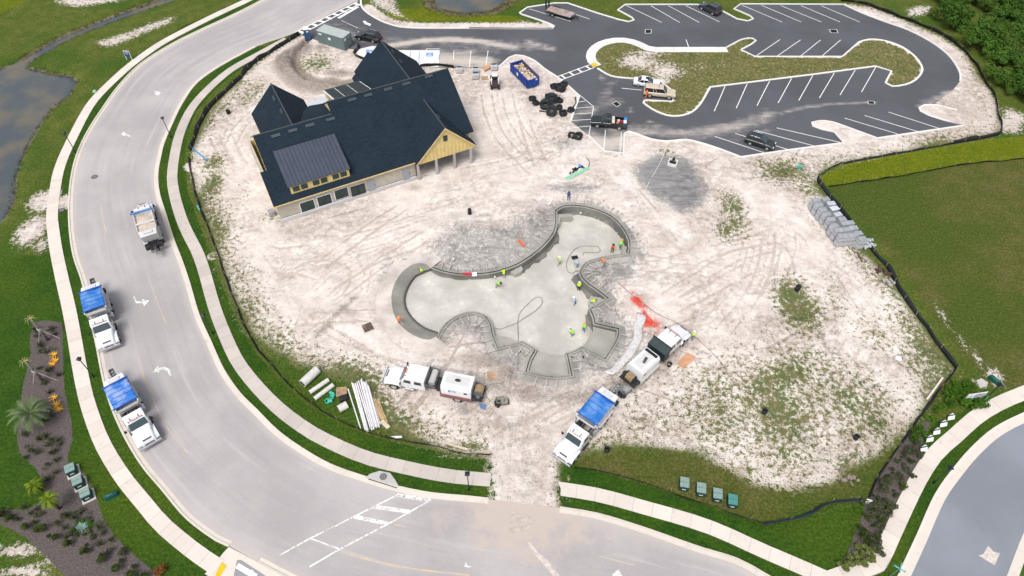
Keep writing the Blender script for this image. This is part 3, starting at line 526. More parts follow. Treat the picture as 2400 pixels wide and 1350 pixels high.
def conc(name, base, stain=(0.30, 0.26, 0.23), amt=0.5):
    m, t, b = _nodes(name); g = NT(t); nb, nm, ni = g.noise(0.25, 4), g.noise(1.2, 5, 0.65), g.noise(22, 3)
    oi = g.n('ShaderNodeObjectInfo'); c = g.mix(oi.outputs['Random'], tuple(x*0.93 for x in base), tuple(min(1, x*1.06) for x in base))
    c = g.mix(g.ramp(nm, 0.52, 0.78, 0, amt), c, stain); c = g.mix(g.ramp(nb, 0.45, 0.7, 0, amt*0.6), c, tuple(x*0.75 for x in base)); c = g.mix(g.ramp(ni, 0.4, 0.7, 0, 0.2), c, tuple(x*0.7 for x in base))
    g.l(c, b.inputs['Base Color']); b.inputs['Roughness'].default_value = 0.9; b.inputs['Specular IOR Level'].default_value = 0.2; return m
M_ROAD = asphalt('worn_road', (0.40, 0.375, 0.375), lane=True); M_LOT = asphalt('new_asphalt', (0.088, 0.092, 0.104), dusty=True); M_EROAD = asphalt('blue_asphalt', (0.215, 0.235, 0.265))
M_WALK = conc('walk_concrete', (0.62, 0.56, 0.505), amt=0.35); M_WALKI = conc('dusty_walk_concrete', (0.50, 0.45, 0.41), (0.36, 0.31, 0.28), 0.6); M_KERB = conc('kerb_concrete', (0.58, 0.53, 0.47), amt=0.45); M_WHITEK = conc('new_kerb_concrete', (0.66, 0.64, 0.615), amt=0.3)
def paint(name, col, wear=0.35, under=(0.36, 0.34, 0.33)):
    m, t, b = _nodes(name); g = NT(t); n = g.noise(5, 5, 0.75); n2 = g.noise(0.6, 3)
    c = g.mix(g.ramp(g.math('ADD', g.math('MULTIPLY', n, 0.7), g.math('MULTIPLY', n2, 0.3)), 0.62-wear*0.4, 0.68-wear*0.3), tuple(col), tuple(under)); g.l(c, b.inputs['Base Color']); b.inputs['Roughness'].default_value = 0.8; return m
M_PAINT = paint('line_paint', (0.78, 0.77, 0.75), 0.1, (0.3, 0.3, 0.31)); M_PAINTW = paint('worn_line_paint', (0.72, 0.70, 0.68), 0.35); M_YEL = paint('worn_yellow_paint', (0.66, 0.45, 0.20), 0.55, (0.42, 0.37, 0.33))
def road_strip():
    N, K = 420, 20
    a = resample(catmull(PL(ROAD_OUT), 2), N); b = resample(catmull(PL(ROAD_IN), 2), N)
    vs = []; lane = []; dp_ = [(P(1230, 1185), 9, 1.0), (P(1215, 1225), 7, .9), (P(1150, 1215), 8, .6), (P(1330, 1215), 8, .6), (P(1270, 1280), 6, .5), (P(1060, 1190), 8, .4), (P(1420, 1235), 8, .35)]
    def dd(p): return max(a_*max(0, 1-(p-c_).length/r_) for c_, r_, a_ in dp_)
    for i in range(N):
        for k in range(K+1):
            p = a[i].lerp(b[i], k/K); vs.append((p.x, p.y, 0.03)); lane += [k/K, i/N*4, float(dd(p)), 1]
    fs = [(i*(K+1)+k, (i+1)*(K+1)+k, (i+1)*(K+1)+k+1, i*(K+1)+k+1) for i in range(N-1) for k in range(K)]
    me = bpy.data.meshes.new('road'); me.from_pydata(vs, [], fs); me.materials.append(M_ROAD)
    at = me.color_attributes.new('lane', 'FLOAT_COLOR', 'POINT'); at.data.foreach_set('color', lane); me.update()
    o = bpy.data.objects.new('road', me); COL.objects.link(o); return tag(o, kind='structure')
road = road_strip()
def part_of(px, i0, i1, step=1.0): return catmull(PL(px[i0:i1]), step)
iE = ROAD_IN.index((1145,1170)); iD = ROAD_IN.index((1312,1190)); i6 = ROAD_IN.index((600,110))
for px, off in ((ROAD_OUT[:26], 0.0), (ROAD_IN[i6:iE+1], 0.0), (ROAD_IN[iD:], 0.0), (ROAD_OUT[26:], 0)):
    q = catmull(PL(px), 1.0)
    k1 = strip(q, 0.22, 0.0, 0.13, 'kerb', M_KERB); tag(k1, kind='structure')
    sgn = -1 if px[0] in ROAD_IN else 1
    k2 = strip(q, 0.42, 0.0, 0.045, 'gutter', M_KERB, offset=0.32*sgn); tag(k2, kind='structure')
def walkway(name, px, wid, material, length=1.85):
    """pavement of separate slabs with open joints"""
    root = empty(name, (0, 0, 0)); tag(root, kind='structure')
    c = catmull(PL(px), 0.6); L = sum((b-a).length for a, b in zip(c, c[1:])); n = int(L/length); q = resample(c, n+1); nn = normals2d(q)
    for i in range(n):
        a, b, na, nb_ = q[i], q[i+1], nn[i], nn[i+1]; d = (b-a).normalized()*0.012; z = 0.075+random.uniform(-.004, .004)
        top = [a+na*wid/2+d, a-na*wid/2+d, b-nb_*wid/2-d, b+nb_*wid/2-d]; mid = (a+b)/2
        m = MB(); vs = [(p.x-mid.x, p.y-mid.y, z) for p in top]+[(p.x-mid.x, p.y-mid.y, -0.05) for p in top]
        m.add(vs, [(0, 1, 2, 3), (0, 4, 5, 1), (1, 5, 6, 2), (2, 6, 7, 3), (3, 7, 4, 0)])
        m.build('slab', material, root, loc=(mid.x, mid.y, 0))
    m = MB(); base = strip(c, wid*0.98, -0.06, 0.055, 'bedding', mat('joint_grey', (0.2, 0.18, 0.16), 0.95), root)
    return root
walkway('outer_pavement', WALK_OUT, 1.55, M_WALK); walkway('inner_pavement', WALK_IN, 1.5, M_WALKI); walkway('south_pavement', WALK_SE, 1.5, M_WALK); walkway('east_pavement', WALK_E, 1.6, M_WALK)
# kerb ramp, side street and tactile pad
polymesh('kerb_ramp', PL([(500,1326),(522,1298),(531,1288),(537,1282),(605,1318),(690,1362),(640,1380),(600,1340),(560,1312),(552,1345),(548,1390),(480,1345)]), 0.052, M_KERB, 'structure')
polymesh('side_street', PL([(556,1313),(566,1313),(600,1335),(650,1368),(700,1420),(540,1440),(549,1345)]), 0.058, asphalt('side_asphalt', (0.25, 0.25, 0.27)), 'structure')
pad = MB(); a = PL([(504,1349),(512,1356),(531,1326),(519,1318)], 0.09); pad.add([(p.x, p.y, z) for z in (0.05, 0.098) for p in a], [(0, 1, 2, 3), (4, 5, 6, 7), (0, 1, 5, 4), (1, 2, 6, 5), (2, 3, 7, 6), (3, 0, 4, 7)])
tag(pad.build('tactile_pad', mat('tactile_yellow', (0.75, 0.42, 0.01), 0.7, dirt=(0.4, 0.3, 0.1), dirt_amt=0.4)), 'bright yellow tactile pad where the outer pavement meets the side street', 'tactile pad')
# east road
q = catmull(PL(EROAD_OUT), 1.0); nq = normals2d(q)
polymesh('east_road', q+[P(2700, 900), P(2900, 1300), P(2500, 1560)], 0.03, M_EROAD, 'structure')
for wd, zz, of in ((0.3, 0.13, 0.0), (0.75, 0.05, -0.52)): tag(strip(q, wd, 0, zz, 'kerb', M_WALK, offset=of), kind='structure')
q2 = catmull(PL([(2330,1440),(2364,1350),(2400,1257),(2450,1150)]), 1); tag(strip(q2, 0.9, 0, 0.06, 'kerb', M_WALK, offset=-0.3), kind='structure')
polymesh('verge', [p+Vector((0.2, 0, 0)) for p in q2]+[P(2900, 1150), P(2800, 1500)], 0.045, mat('verge_grass', (0.04, 0.10, 0.006), 0.95, var=0.4, scale=0.5), 'structure')
# ------------------------------------------------------------------ parking lot
def lot_mesh():
    pts = PL(LOT); bm = bmesh.new(); vs = [bm.verts.new((p.x, p.y, 0.034)) for p in pts]
    tr = tessellate_polygon([[Vector((p.x, p.y, 0)) for p in pts]])
    for t in tr:
        a, b, c = (pts[i] for i in t)
        try: bm.faces.new([vs[i] for i in (t if (b-a).cross(c-a).z > 0 else t[::-1])])
        except ValueError: pass
    xs = [p.x for p in pts]; ys = [p.y for p in pts]
    for ax, lo, hi in ((0, min(xs), max(xs)), (1, min(ys), max(ys))):
        t = lo+1.4
        while t < hi:
            no = (1, 0, 0) if ax == 0 else (0, 1, 0); bmesh.ops.bisect_plane(bm, geom=bm.verts[:]+bm.edges[:]+bm.faces[:], plane_co=(t, t, 0), plane_no=no); t += 1.4
    me = bpy.data.meshes.new('parking_lot'); bm.to_mesh(me); bm.free(); n = len(me.vertices)
    v = np.empty(n*3); me.vertices.foreach_get('co', v); v = v.reshape(-1, 3); x, y = v[:, 0], v[:, 1]; d = np.zeros(n)
    def smear(px, r, a):
        nonlocal d
        q = catmull(PL(px), 2); d = np.maximum(d, a*np.clip(1-segdist(q, False, x, y)/r, 0, 1))
    smear([(1330,285),(1400,250),(1440,240)], 5, .5); smear([(1400,170),(1450,235),(1520,285),(1600,300),(1750,285),(1900,250),(2050,240)], 1.5, .55); smear([(1440,300),(1530,310),(1620,312),(1720,300),(1800,270)], 4.0, .62)
    smear([(1370,330),(1430,340),(1460,330)], 5, .9); smear([(900,110),(1000,95),(1100,95),(1200,110)], 2.2, .9); smear([(880,140),(960,140),(1060,142),(1140,148)], 4.5, .95); smear([(1240,100),(1290,115)], 2.5, .7); smear([(1440,190),(1410,230)], 2.5, .5)
    smear([(1640,265),(1700,240)], 2.5, .35); smear([(1720,330),(1760,300),(1800,310)], 4, .42); smear([(2160,250),(2230,215)], 2.5, .6); smear([(1850,255),(2000,235)], 4, .3); smear([(1000,128),(1100,125)], 5, .6); smear([(700,85),(760,92),(830,110)], 3, .5); smear([(1140,60),(850,40)], 30, .24); smear([(760,60),(900,95),(1100,110),(1250,110)], 9, .45)
    at = me.color_attributes.new('dust', 'FLOAT_COLOR', 'POINT'); at.data.foreach_set('color', np.stack([d, d, d, np.ones(n)], -1).ravel()); me.materials.append(M_LOT); me.update()
    o = bpy.data.objects.new('parking_lot', me); COL.objects.link(o); return tag(o, kind='structure')
lot = lot_mesh()
def lotk(i0, i1, close=False):
    q = catmull(PL(LOT[i0:i1]), 0.9); tag(strip(q, 0.34, 0, 0.15, 'kerb', M_WHITEK), kind='structure')
def LI(p): return LOT.index(p)
lotk(2, 9)
def kpoly(px, smooth=True, wid=0.34, closed=False):
    q = catmull(PL(px), 0.9, closed) if smooth else (PL(px)+([PL(px[:1])[0]] if closed else [])); tag(strip(q, wid, 0, 0.15, 'kerb', M_WHITEK, closed=closed and smooth), kind='structure')
kpoly([(1100,67),(1295,67.5),(1299,62),(1285,55),(1222,34)]); kpoly([(1222,34),(1218,31),(1236,18),(1300,8),(1330,8),(1400,31.5),(1450,46.6),(1473,51.6)], False); kpoly([(1473,51.6),(1485.6,48),(1480.6,41.6)]); kpoly([(1480.6,41.6),(1448,24),(1465.5,11.3),(1634,11.3),(1690,25),(1727,45),(1753,50)], False); kpoly([(1753,50),(1765,45),(1758,38)])
kpoly([(1758,38),(1720,21.4),(1736,10),(1976,11)], False); kpoly([(1976,11),(2021,31.5),(2072,51),(2127,70.5),(2177,96),(2215,123),(2237.5,149),(2250,174),(2250,191)])
kpoly([(2242.6,259),(2197,248),(2167,247),(2154,254),(2157,261),(2177,271),(2215,283)]); kpoly([(2215,283),(2258,295),(2202,303.5),(2056,325)], False); kpoly([(2056,325),(2001,305),(1950,287),(1920,284.5),(1902.5,288.5),(1905,296),(1925,303.5),(1955.5,310)]); kpoly([(1955.5,310),(1977,336),(1853,352),(1737,369),(1689,351)], False)
kpoly([(1689,351),(1651,338.5),(1608,328.5),(1563,332),(1525,327),(1491,314),(1473.5,309),(1463.5,314)]); kpoly([(1463.5,314),(1461,360),(1415.6,354.7),(1378,317)], False); kpoly([(1357.7,226),(1330,201),(1305,181),(1277,163),(1252,143),(1226.7,132),(1209,130),(1194,135.6),(1171,155.7),(1151,161)]); kpoly([(1337.5,284),(1345,262),(1352.6,241),(1357.7,226)])
# centre island: raised lawn with kerb and a white pavement along its north-west side
isl_k = [(1703.5,111.6),(1740,93),(1763,90.7),(1771.5,95.7),(1763,103),(1736,118)]
kpoly(isl_k); kpoly([(1736,118),(1770,133.5),(1974,133.5),(2013,99.5)], False); kpoly([(2013,99.5),(2038.5,93),(2076,97),(2114,111),(2144,133.5),(2159.5,156),(2159.5,171),(2144,189),(2122,199),(2091,203),(2075,195)]); kpoly([(2075,195),(2089,167.5),(2052,156),(1900,176),(1664.5,205)], False); kpoly([(1664.5,205),(1639,247),(1614,267),(1576,273),(1538.5,262),(1508,242),(1511,235.5)]); kpoly([(1511,235.5),(1576,239),(1580,216.6),(1543.6,189)], False); kpoly([(1543.6,189),(1483,185),(1433,179),(1400,161)])
tp = MB(); a = PL([(1383,152),(1394,148),(1402,154),(1391,159)]); tp.add([(p.x, p.y, z) for z in (0.06, 0.168) for p in a], [(0, 1, 2, 3), (4, 5, 6, 7), (0, 1, 5, 4), (1, 2, 6, 5), (2, 3, 7, 6), (3, 0, 4, 7)]); tag(tp.build('tactile_pad', mat('tactile_yellow', (0.75, 0.42, 0.01))), 'yellow tactile pad where the car park crossing meets the island', 'tactile pad')
# the island lawn: ground sheet lifted above the asphalt
def island_mesh():
    pts = PL(ISLAND); bm = bmesh.new(); vs = [bm.verts.new((p.x, p.y, 0.10)) for p in pts]
    for t in tessellate_polygon([[Vector((p.x, p.y, 0)) for p in pts]]):
        a, b, c = (pts[i] for i in t)
        try: bm.faces.new([vs[i] for i in (t if (b-a).cross(c-a).z > 0 else t[::-1])])
        except ValueError: pass
    xs = [p.x for p in pts]; ys = [p.y for p in pts]
    for ax, lo, hi in ((0, min(xs), max(xs)), (1, min(ys), max(ys))):
        t = lo+0.9
        while t < hi: bmesh.ops.bisect_plane(bm, geom=bm.verts[:]+bm.edges[:]+bm.faces[:], plane_co=(t, t, 0), plane_no=(1, 0, 0) if ax == 0 else (0, 1, 0)); t += 0.9
    me = bpy.data.meshes.new('island_lawn'); bm.to_mesh(me); bm.free(); n = len(me.vertices); v = np.empty(n*3); me.vertices.foreach_get('co', v); v = v.reshape(-1, 3)
    ix = np.clip(np.searchsorted(gx, v[:, 0]), 0, NX-1); iy = np.clip(np.searchsorted(gy, v[:, 1]), 0, NY-1)
    for nm, ch in (('ga', (sand, lush*0, bright*0, olive*0)), ('gb', (weed, clay*0.5, dark*0, red*0)), ('gc', (track*0, mulch*0, shore*0, dry_isl*0+1)), ('gd', (track*0, track*0, track*0, track*0))):
        at = me.color_attributes.new(nm, 'FLOAT_COLOR', 'POINT'); at.data.foreach_set('color', np.stack([c[iy, ix] for c in ch], -1).astype(np.float32).ravel())
    me.materials.append(MG); me.update(); o = bpy.data.objects.new('island_lawn', me); COL.objects.link(o); tag(o, kind='structure')
island_mesh()
wk = catmull(PL([(1404,157),(1389,147),(1384,132),(1390,118),(1405,106),(1430,97.5),(1458,95),(1490,101.5),(1520,115),(1560,117.5),(1704,117.5)]), 1.0)
walkway('island_pavement', [(1400,156),(1388,146),(1384,132),(1390,118),(1405,106),(1430,97.5),(1458,95),(1490,101.5),(1522,116),(1560,117.5),(1620,117.5),(1704,117.5)], 1.75, M_WHITEK, 1.6)
for o in [x for x in bpy.data.objects if x.name.startswith('island_pavement')]: o.location.z = 0.07
# soil peninsulas between stalls use the ground below; painted stall lines
def line(a, b, wid=0.12, m=None, z=0.0385, name='painted_line'):
    p, q = P(*a), P(*b); return tag(strip([p, q], wid, z-0.002, z, name, m or M_PAINT), kind='structure')
for a, b in (((1240,21),(1338,50.5)),((1349,34),(1382,45)),((1467,13),(1551,53)),((1525,13.5),(1593,53)),((1566,13.5),(1639,53)),((1607,13.5),(1686,51.5)),((1739,12.5),(1833,52)),((1784,12.5),(1878,52)),((1829,13),(1925,52)),((1877,13.5),(1969,52)),((1925,14),(2015,52)),((1608,93),(1614,111)),
             ((1771,132),(1828,93)),((1821,132),(1876,94)),((1876,132),(1923,94)),((1926,132),(1970,94)),((1699,203),(1674,261)),((1751,197),(1725.4,254)),((1803.5,190.5),(1774,248)),((1855,184),(1823.7,241.5)),((1904.8,177.5),(1871.8,236)),((1955,171.5),(1920.4,230)),((2004,165),(1968.5,223)),((2052,158),(2019,216)),
             ((1675,320),(1793,359)),((1723,313),(1851,352)),((1771,306),(1912,343.5)),((1820,300),(1973,335)),((1979,277),(2103,314)),((2026,271),(2152,309)),((2082,263),(2203,302)),((1457,207),(1503,211.5))): line(a, b)
for a, b in (((1357,222),(1391,250)),((1391,250),(1380,318)),((1354,240),(1372,237)),((1348,254),(1388,251)),((1344,268),(1387,265)),((1338,283),(1385,280)),((1345,299),(1382,296)),((1419,305),(1415,353)),((1456,310),(1455,358)),((1064,119),(1063,140)),((1104,119),(1100,158)),((1144,119),(1138,158))): line(a, b, 0.11)
# crossings
def cross(l1, l2, rungs, m, wl, wr, z):
    for a in (l1, l2):
        for p, q in zip(a, a[1:]): line(p, q, wl, m, z, 'crossing_line')
    for i, (p, q) in enumerate(rungs): line(p, q, wr, m, z+0.004, 'crossing_bar')
cross([(1306,180),(1388,150)], [(1317,187),(1395,158)], [((1314+k*19.5, 176-k*7.1),(1325+k*19.5, 183.5-k*7.1)) for k in range(4)], M_PAINT, 0.16, 0.32, 0.0385)
cross([(690,77),(838,4)], [(706,80),(842,10)], [((697+k*16.5, 73-k*8.1),(712+k*16.5, 77-k*8.1)) for k in range(9)], M_PAINT, 0.25, 0.55, 0.0385)
line((793,43),(839,16), 0.6)
line((800,48),(838,66), 0.10, M_PAINTW)
cross([(930,1161),(830,1211),(727,1262),(655,1302)], [(1010,1172),(910,1228),(797,1287),(725,1329)], [((930,1161),(1010,1172)),((877,1188),(962,1200)),((830,1211),(910,1228))], M_PAINTW, 0.16, 0.42, 0.0345)
line((727,1262),(797,1287), 0.12, M_PAINTW, 0.0385); line((556,1326),(600,1352), 0.5, M_PAINT, 0.064); line((588,1338),(650,1420), 0.3, M_PAINT, 0.068)
def ypath(px, wid=0.1): tag(strip(catmull(PL(px), 0.8), wid, 0.0325, 0.0345, 'centre_line', M_YEL), kind='structure')
ypath([(236,479),(241,512),(250,545)], 0.16); ypath([(357,675),(370,712),(390,761)]); ypath([(323,836),(338,885),(358,934),(385,990)], 0.17); ypath([(389,1000),(441,1062)], 0.13); ypath([(797,1292),(875,1315),(980,1335),(1100,1348)], 0.16); ypath([(925,1230),(950,1235)], 0.13); ypath([(1405,1304),(1445,1314),(1487,1325)], 0.13); ypath([(500,1125),(520,1142)], 0.1)
def arrow(px, m, z, name='painted_arrow'): tag(polymesh(name, PL(px), z, m), kind='structure')
arrow([(850,50),(856,49),(860,53),(870,57),(867,61),(856,56),(858,60)], M_PAINT, 0.0385)
arrow([(312,696),(316,695),(320,706),(334,707),(333,701),(350,705),(338,718),(335,711),(319,711)], M_PAINTW, 0.0345); arrow([(358,873),(370,857),(372,862),(388,860),(398,866),(402,880),(398,883),(393,871),(385,866),(373,867),(374,873)], M_PAINTW, 0.0345)
arrow([(357,211),(362,214),(369,214),(377,217),(371,224),(362,220),(366,218)], M_PAINTW, 0.0345); arrow([(284,314),(292,309),(294,313),(306,318),(306,322),(296,318),(290,319)], M_PAINTW, 0.0345); arrow([(1434,1348),(1449,1334),(1460,1352),(1450,1352),(1455,1385),(1446,1385),(1443,1352)], M_PAINTW, 0.0345); arrow([(1088,1328),(1092,1317),(1096,1326),(1108,1329),(1096,1330)], M_PAINTW, 0.0345)
arrow([(2293,1302),(2304,1299),(2316,1279),(2327,1293),(2343,1297),(2331,1325),(2312,1314)], mat('sand_smear', (0.52, 0.46, 0.42), 0.95, var=0.2), 0.0345, 'sand_spill')
arrow([(1236,1270),(1243,1272),(1262,1296),(1280,1310),(1312,1350),(1296,1350),(1270,1318),(1250,1298)], mat('sand_smear', (0.5, 0.46, 0.42)), 0.0345, 'sand_spill')
# accessible stalls: white concrete bays with blue symbols behind the house
M_BLUEP = paint('blue_paint', (0.09, 0.25, 0.62), 0.3, (0.6, 0.6, 0.6)); tag(polymesh('accessible_bay', PL([(935,118),(1031,118),(1028,158),(925,158)]), 0.0385, conc('bay_concrete', (0.66, 0.65, 0.64), amt=0.4)), kind='structure'); tag(polymesh('accessible_bay', PL([(836,117),(872,108),(900,110),(900,140),(870,150),(838,128)]), 0.0385, conc('bay_concrete2', (0.66, 0.65, 0.64), amt=0.4)), kind='structure')
for a, b in (((963,119),(960,140)),((984,119),(981,150)),((1031,116),(1029,140))): line(a, b, 0.14, M_BLUEP, 0.0425)
line((1000,115),(1030,115), 0.15, M_PAINT, 0.0425); line((1000,115),(999,122), 0.12, M_PAINT, 0.0425)
def wheelchair(cx, cy):
    root = empty('accessible_symbol', P(cx, cy, 0.0425)); tag(root, kind='structure'); m = MB()
    m.box((0, 0, 0.001), (1.3, 1.3, 0.002)); m.build('blue_square', M_BLUEP, root); m = MB()
    pts = [Vector((0.28*math.cos(t), -0.15+0.28*math.sin(t), 0.004)) for t in np.linspace(2.4, 6.2, 12)]
    m.tube(pts, 0.045, 4); m.tube([(0, 0.42, 0.004), (0, -0.02, 0.004), (0.27, -0.04, 0.004), (0.36, -0.36, 0.004)], 0.045, 4); m.cyl((0, 0.5, 0.001), (0, 0.5, 0.006), 0.08); m.build('white_figure', M_PAINT, root)
wheelchair(1007, 128); wheelchair(866, 121)
# drains, covers
M_IRON = mat('cast_iron', (0.02, 0.022, 0.026), 0.55, 0.4, dirt=(0.2, 0.18, 0.16), dirt_amt=0.25)
def grate(px, name_lab):
    pts = PL(px); root = empty('storm_drain', sum(pts, Vector())/4, 0, name_lab, 'drain', 'storm drains set in the car park'); c = sum(pts, Vector())/4; L = [p-c for p in pts]
    m = MB()
    for i in range(4):
        a, b = L[i], L[(i+1) % 4]; m.add([(a.x*1.18, a.y*1.18, 0.045), (b.x*1.18, b.y*1.18, 0.045), (b.x, b.y, 0.045), (a.x, a.y, 0.045)], [(0, 1, 2, 3)])
    m.build('concrete_collar', M_WHITEK, root); m = MB()
    m.add([(p.x, p.y, 0.0385) for p in L], [(0, 1, 2, 3)]); m.build('pit', mat('drain_black', (0.008, 0.008, 0.01), 0.9), root)
    for k in range(1, 9):
        a = L[0].lerp(L[1], k/9); b = L[3].lerp(L[2], k/9); m = MB(); m.cyl((a.x, a.y, 0.045), (b.x, b.y, 0.045), 0.025, n=4); m.build('bar', M_IRON, root)
grate([(1513,70),(1526,70),(1525.5,78),(1512.5,78)], 'square iron drain grate in a white collar beside the island pavement'); grate([(1944,70),(1960,70),(1963,77),(1948,77)], 'square iron drain grate near the slanted stalls at the north edge'); grate([(2034,238),(2047,238),(2050,244),(2037,244)], 'square iron drain grate in the lane below the island tip'); grate([(1436,243),(1444,238),(1454,245),(1446,250)], 'dusty diagonal iron drain grate beside the black pickup')
def cover(cx, cy, r, lab, z=0.034):
    root = empty('manhole_cover', P(cx, cy, z), 0, lab, 'manhole cover'); m = MB(); m.cyl((0, 0, -0.02), (0, 0, 0.008), r, n=24); m.build('lid', mat('cover_grey', (0.16, 0.155, 0.155), 0.7, 0.2), root)
    m = MB(); m.tube([(r*1.06*math.cos(t), r*1.06*math.sin(t), 0.0) for t in np.linspace(0, 2*math.pi, 24, endpoint=False)], 0.03, 5, closed=True); m.build('ring', M_IRON, root)
cover(221.5, 414.5, 0.42, 'dark round manhole cover in the left lane of the road'); cover(145, 492, 0.38, 'round cover in sandy grass beside the broken outer pavement', 0.03)
dm = MB(); q = PL([(857,1121),(868,1112),(890,1105),(915,1110),(926,1125),(936,1142)]); c0 = sum(q, Vector())/6
root = empty('storm_inlet', c0, 0, 'grey concrete kerb inlet with round lid on the road bend', 'storm inlet')
dm.add([(p.x-c0.x, p.y-c0.y, z) for z in (0.0, 0.2) for p in q], [tuple(range(5, -1, -1)), tuple(range(6, 12))]+[(i, (i+1) % 6, 6+(i+1) % 6, 6+i) for i in range(6)]); dm.build('slab', conc('inlet_concrete', (0.42, 0.41, 0.4)), root, 0.02)
c = P(899, 1119); m = MB(); m.cyl((c.x-c0.x, c.y-c0.y, 0.18), (c.x-c0.x, c.y-c0.y, 0.215), 0.4, n=24); m.build('lid', mat('cover_grey', (0.16, 0.155, 0.155)), root)
a, b = P(860, 1122), P(934, 1145); m = MB(); m.box(((a.x+b.x)/2-c0.x, (a.y+b.y)/2-c0.y-0.02, 0.10), ((b-a).length*0.9, 0.05, 0.1), rz=math.atan2(b.y-a.y, b.x-a.x)); m.build('throat', mat('drain_black', (0.008, 0.008, 0.01), 0.9), root)
# ================================================================== pool shell
def poolz(x, y):
    a, b, c = P(1400, 540), P(980, 700), P(1300, 800); za, zb, zc = -1.55, -0.5, -1.15
    M3 = np.array([[p.x, p.y, 1] for p in (a, b, c)]); k = np.linalg.solve(M3, [za, zb, zc]); return float(k[0]*x+k[1]*y+k[2])
SHARP = {(1306,495),(1471,592),(1419,699),(1378,724),(1390,761),(1445,773.5),(1416,836),(1365,810),(1324.5,827.5),(1335,877),(1239,869),(1260,819),(1214,801),(1170,811),(1022,790),(1000,620),(1011,629)}
def dense(px, step=0.5):
    """closed outline, smoothed between the sharp corners; returns points and a corner flag"""
    n = len(px); st = next(i for i in range(n) if px[i] in SHARP); seq = px[st:]+px[:st]+[px[st]]; out = []; run = [seq[0]]
    for p in seq[1:]:
        run.append(p)
        if p in SHARP: out += catmull(PL(run), step)[:-1]; run = [p]
    return out
PO = dense(POOL)
area2 = sum(PO[i].x*PO[(i+1) % len(PO)].y-PO[(i+1) % len(PO)].x*PO[i].y for i in range(len(PO)))
OUTS = -1.0 if area2 > 0 else 1.0          # normals2d gives the left side
def offset(pts, d, closed=True):
    n = len(pts); r = []
    for i in range(n):
        a = pts[i-1] if (closed or i) else pts[i]; b = pts[i]; c = pts[(i+1) % n] if (closed or i < n-1) else pts[i]
        d1 = (b-a); d2 = (c-b)
        if d1.length < 1e-6: d1 = d2
        if d2.length < 1e-6: d2 = d1
        d1 = d1.normalized(); d2 = d2.normalized(); n1 = Vector((-d1.y, d1.x, 0)); n2 = Vector((-d2.y, d2.x, 0)); mm = (n1+n2)
        mm = mm.normalized() if mm.length > 1e-3 else n1; r.append(b+mm*(d*OUTS/max(0.5, mm.dot(n1))))
    return r
def wetconc(name, lo, hi, wet, amt):
    m, t, b = _nodes(name); g = NT(t); n1, n2, n3 = g.noise(0.28, 5, 0.62), g.noise(1.3, 5, 0.65), g.noise(9, 4, 0.7)
    c = g.mix(g.ramp(n1, 0.35, 0.65), lo, hi); k = g.ramp(g.math('ADD', g.math('MULTIPLY', n1, 0.55), g.math('MULTIPLY', n2, 0.45)), 0.56, 0.66, 0, amt); c = g.mix(k, c, wet)
    c = g.mix(g.ramp(n3, 0.55, 0.75, 0, 0.35), c, tuple(x*0.6 for x in lo)); g.l(c, b.inputs['Base Color']); g.l(g.ramp(k, 0, 1, 0.85, 0.4), b.inputs['Roughness']); g.l(g.bump(n3, 0.3, 0.05), b.inputs['Normal']); return m
M_FLOOR = wetconc('pool_floor_shotcrete', (0.40, 0.385, 0.345), (0.52, 0.495, 0.45), (0.64, 0.63, 0.60), 0.8); M_WALLP = wetconc('pool_wall_shotcrete', (0.12, 0.12, 0.107), (0.20, 0.195, 0.175), (0.09, 0.09, 0.078), 0.7); M_BEAM = wetconc('pool_beam_concrete', (0.225, 0.22, 0.192), (0.315, 0.305, 0.27), (0.15, 0.147, 0.128), 0.6); M_SHELF = wetconc('shelf_concrete', (0.27, 0.26, 0.23), (0.36, 0.345, 0.31), (0.21, 0.205, 0.185), 0.6); M_RAMP = wetconc('wet_ramp_concrete', (0.17, 0.165, 0.145), (0.26, 0.25, 0.22), (0.115, 0.115, 0.10), 0.75)
pool = empty('swimming_pool', P(1230, 690), 0, 'unfinished clover shaped concrete swimming pool dug into the sand', 'pool'); POOLO = pool.location.copy()
def rel(v): return (v[0]-POOLO.x, v[1]-POOLO.y, v[2])
def poolpart(name, px_or_w, zf, material, sm_=True, floor=False):
    pts = px_or_w; bm = bmesh.new(); vs = [bm.verts.new((p.x, p.y, 0)) for p in pts]
    for t in tessellate_polygon([[Vector((p.x, p.y, 0)) for p in pts]]):
        a, b, c = (pts[i] for i in t)
        try: bm.faces.new([vs[i] for i in (t if (b-a).cross(c-a).z > 0 else t[::-1])])
        except ValueError: pass
    if floor:
        for k in range(2):
            lo = min(p[k] for p in pts); hi = max(p[k] for p in pts); t = lo+0.8
            while t < hi: bmesh.ops.bisect_plane(bm, geom=bm.verts[:]+bm.edges[:]+bm.faces[:], plane_co=(t, t, 0), plane_no=(1, 0, 0) if k == 0 else (0, 1, 0)); t += 0.8
    for v in bm.verts: v.co.z = zf(v.co.x, v.co.y); v.co.x -= POOLO.x; v.co.y -= POOLO.y
    me = bpy.data.meshes.new(name); bm.to_mesh(me); bm.free(); me.materials.append(material); me.update(); o = bpy.data.objects.new(name, me); COL.objects.link(o); o.parent = pool; return o
poolpart('floor', PO, lambda x, y: poolz(x, y)+0.03*math.sin(x*1.7)*math.sin(y*1.3), M_FLOOR, floor=True)
IN_RAMP = [(1025,777),(997,767),(974,751),(957,731),(949,711),(949,689),(959,664),(974,644),(988,637),(1010,628)]
OUT_RAMP = [(1022,790),(1005.5,797),(974,789),(945.5,769),(925.5,742),(918,711),(919,684),(930,655.6),(948,633),(974,618),(1000,620),(1011,629)]
ra = resample(catmull(PL(IN_RAMP), 0.5), 60); rb = resample(catmull(PL(OUT_RAMP), 0.5), 60)
m = MB(); vs = []
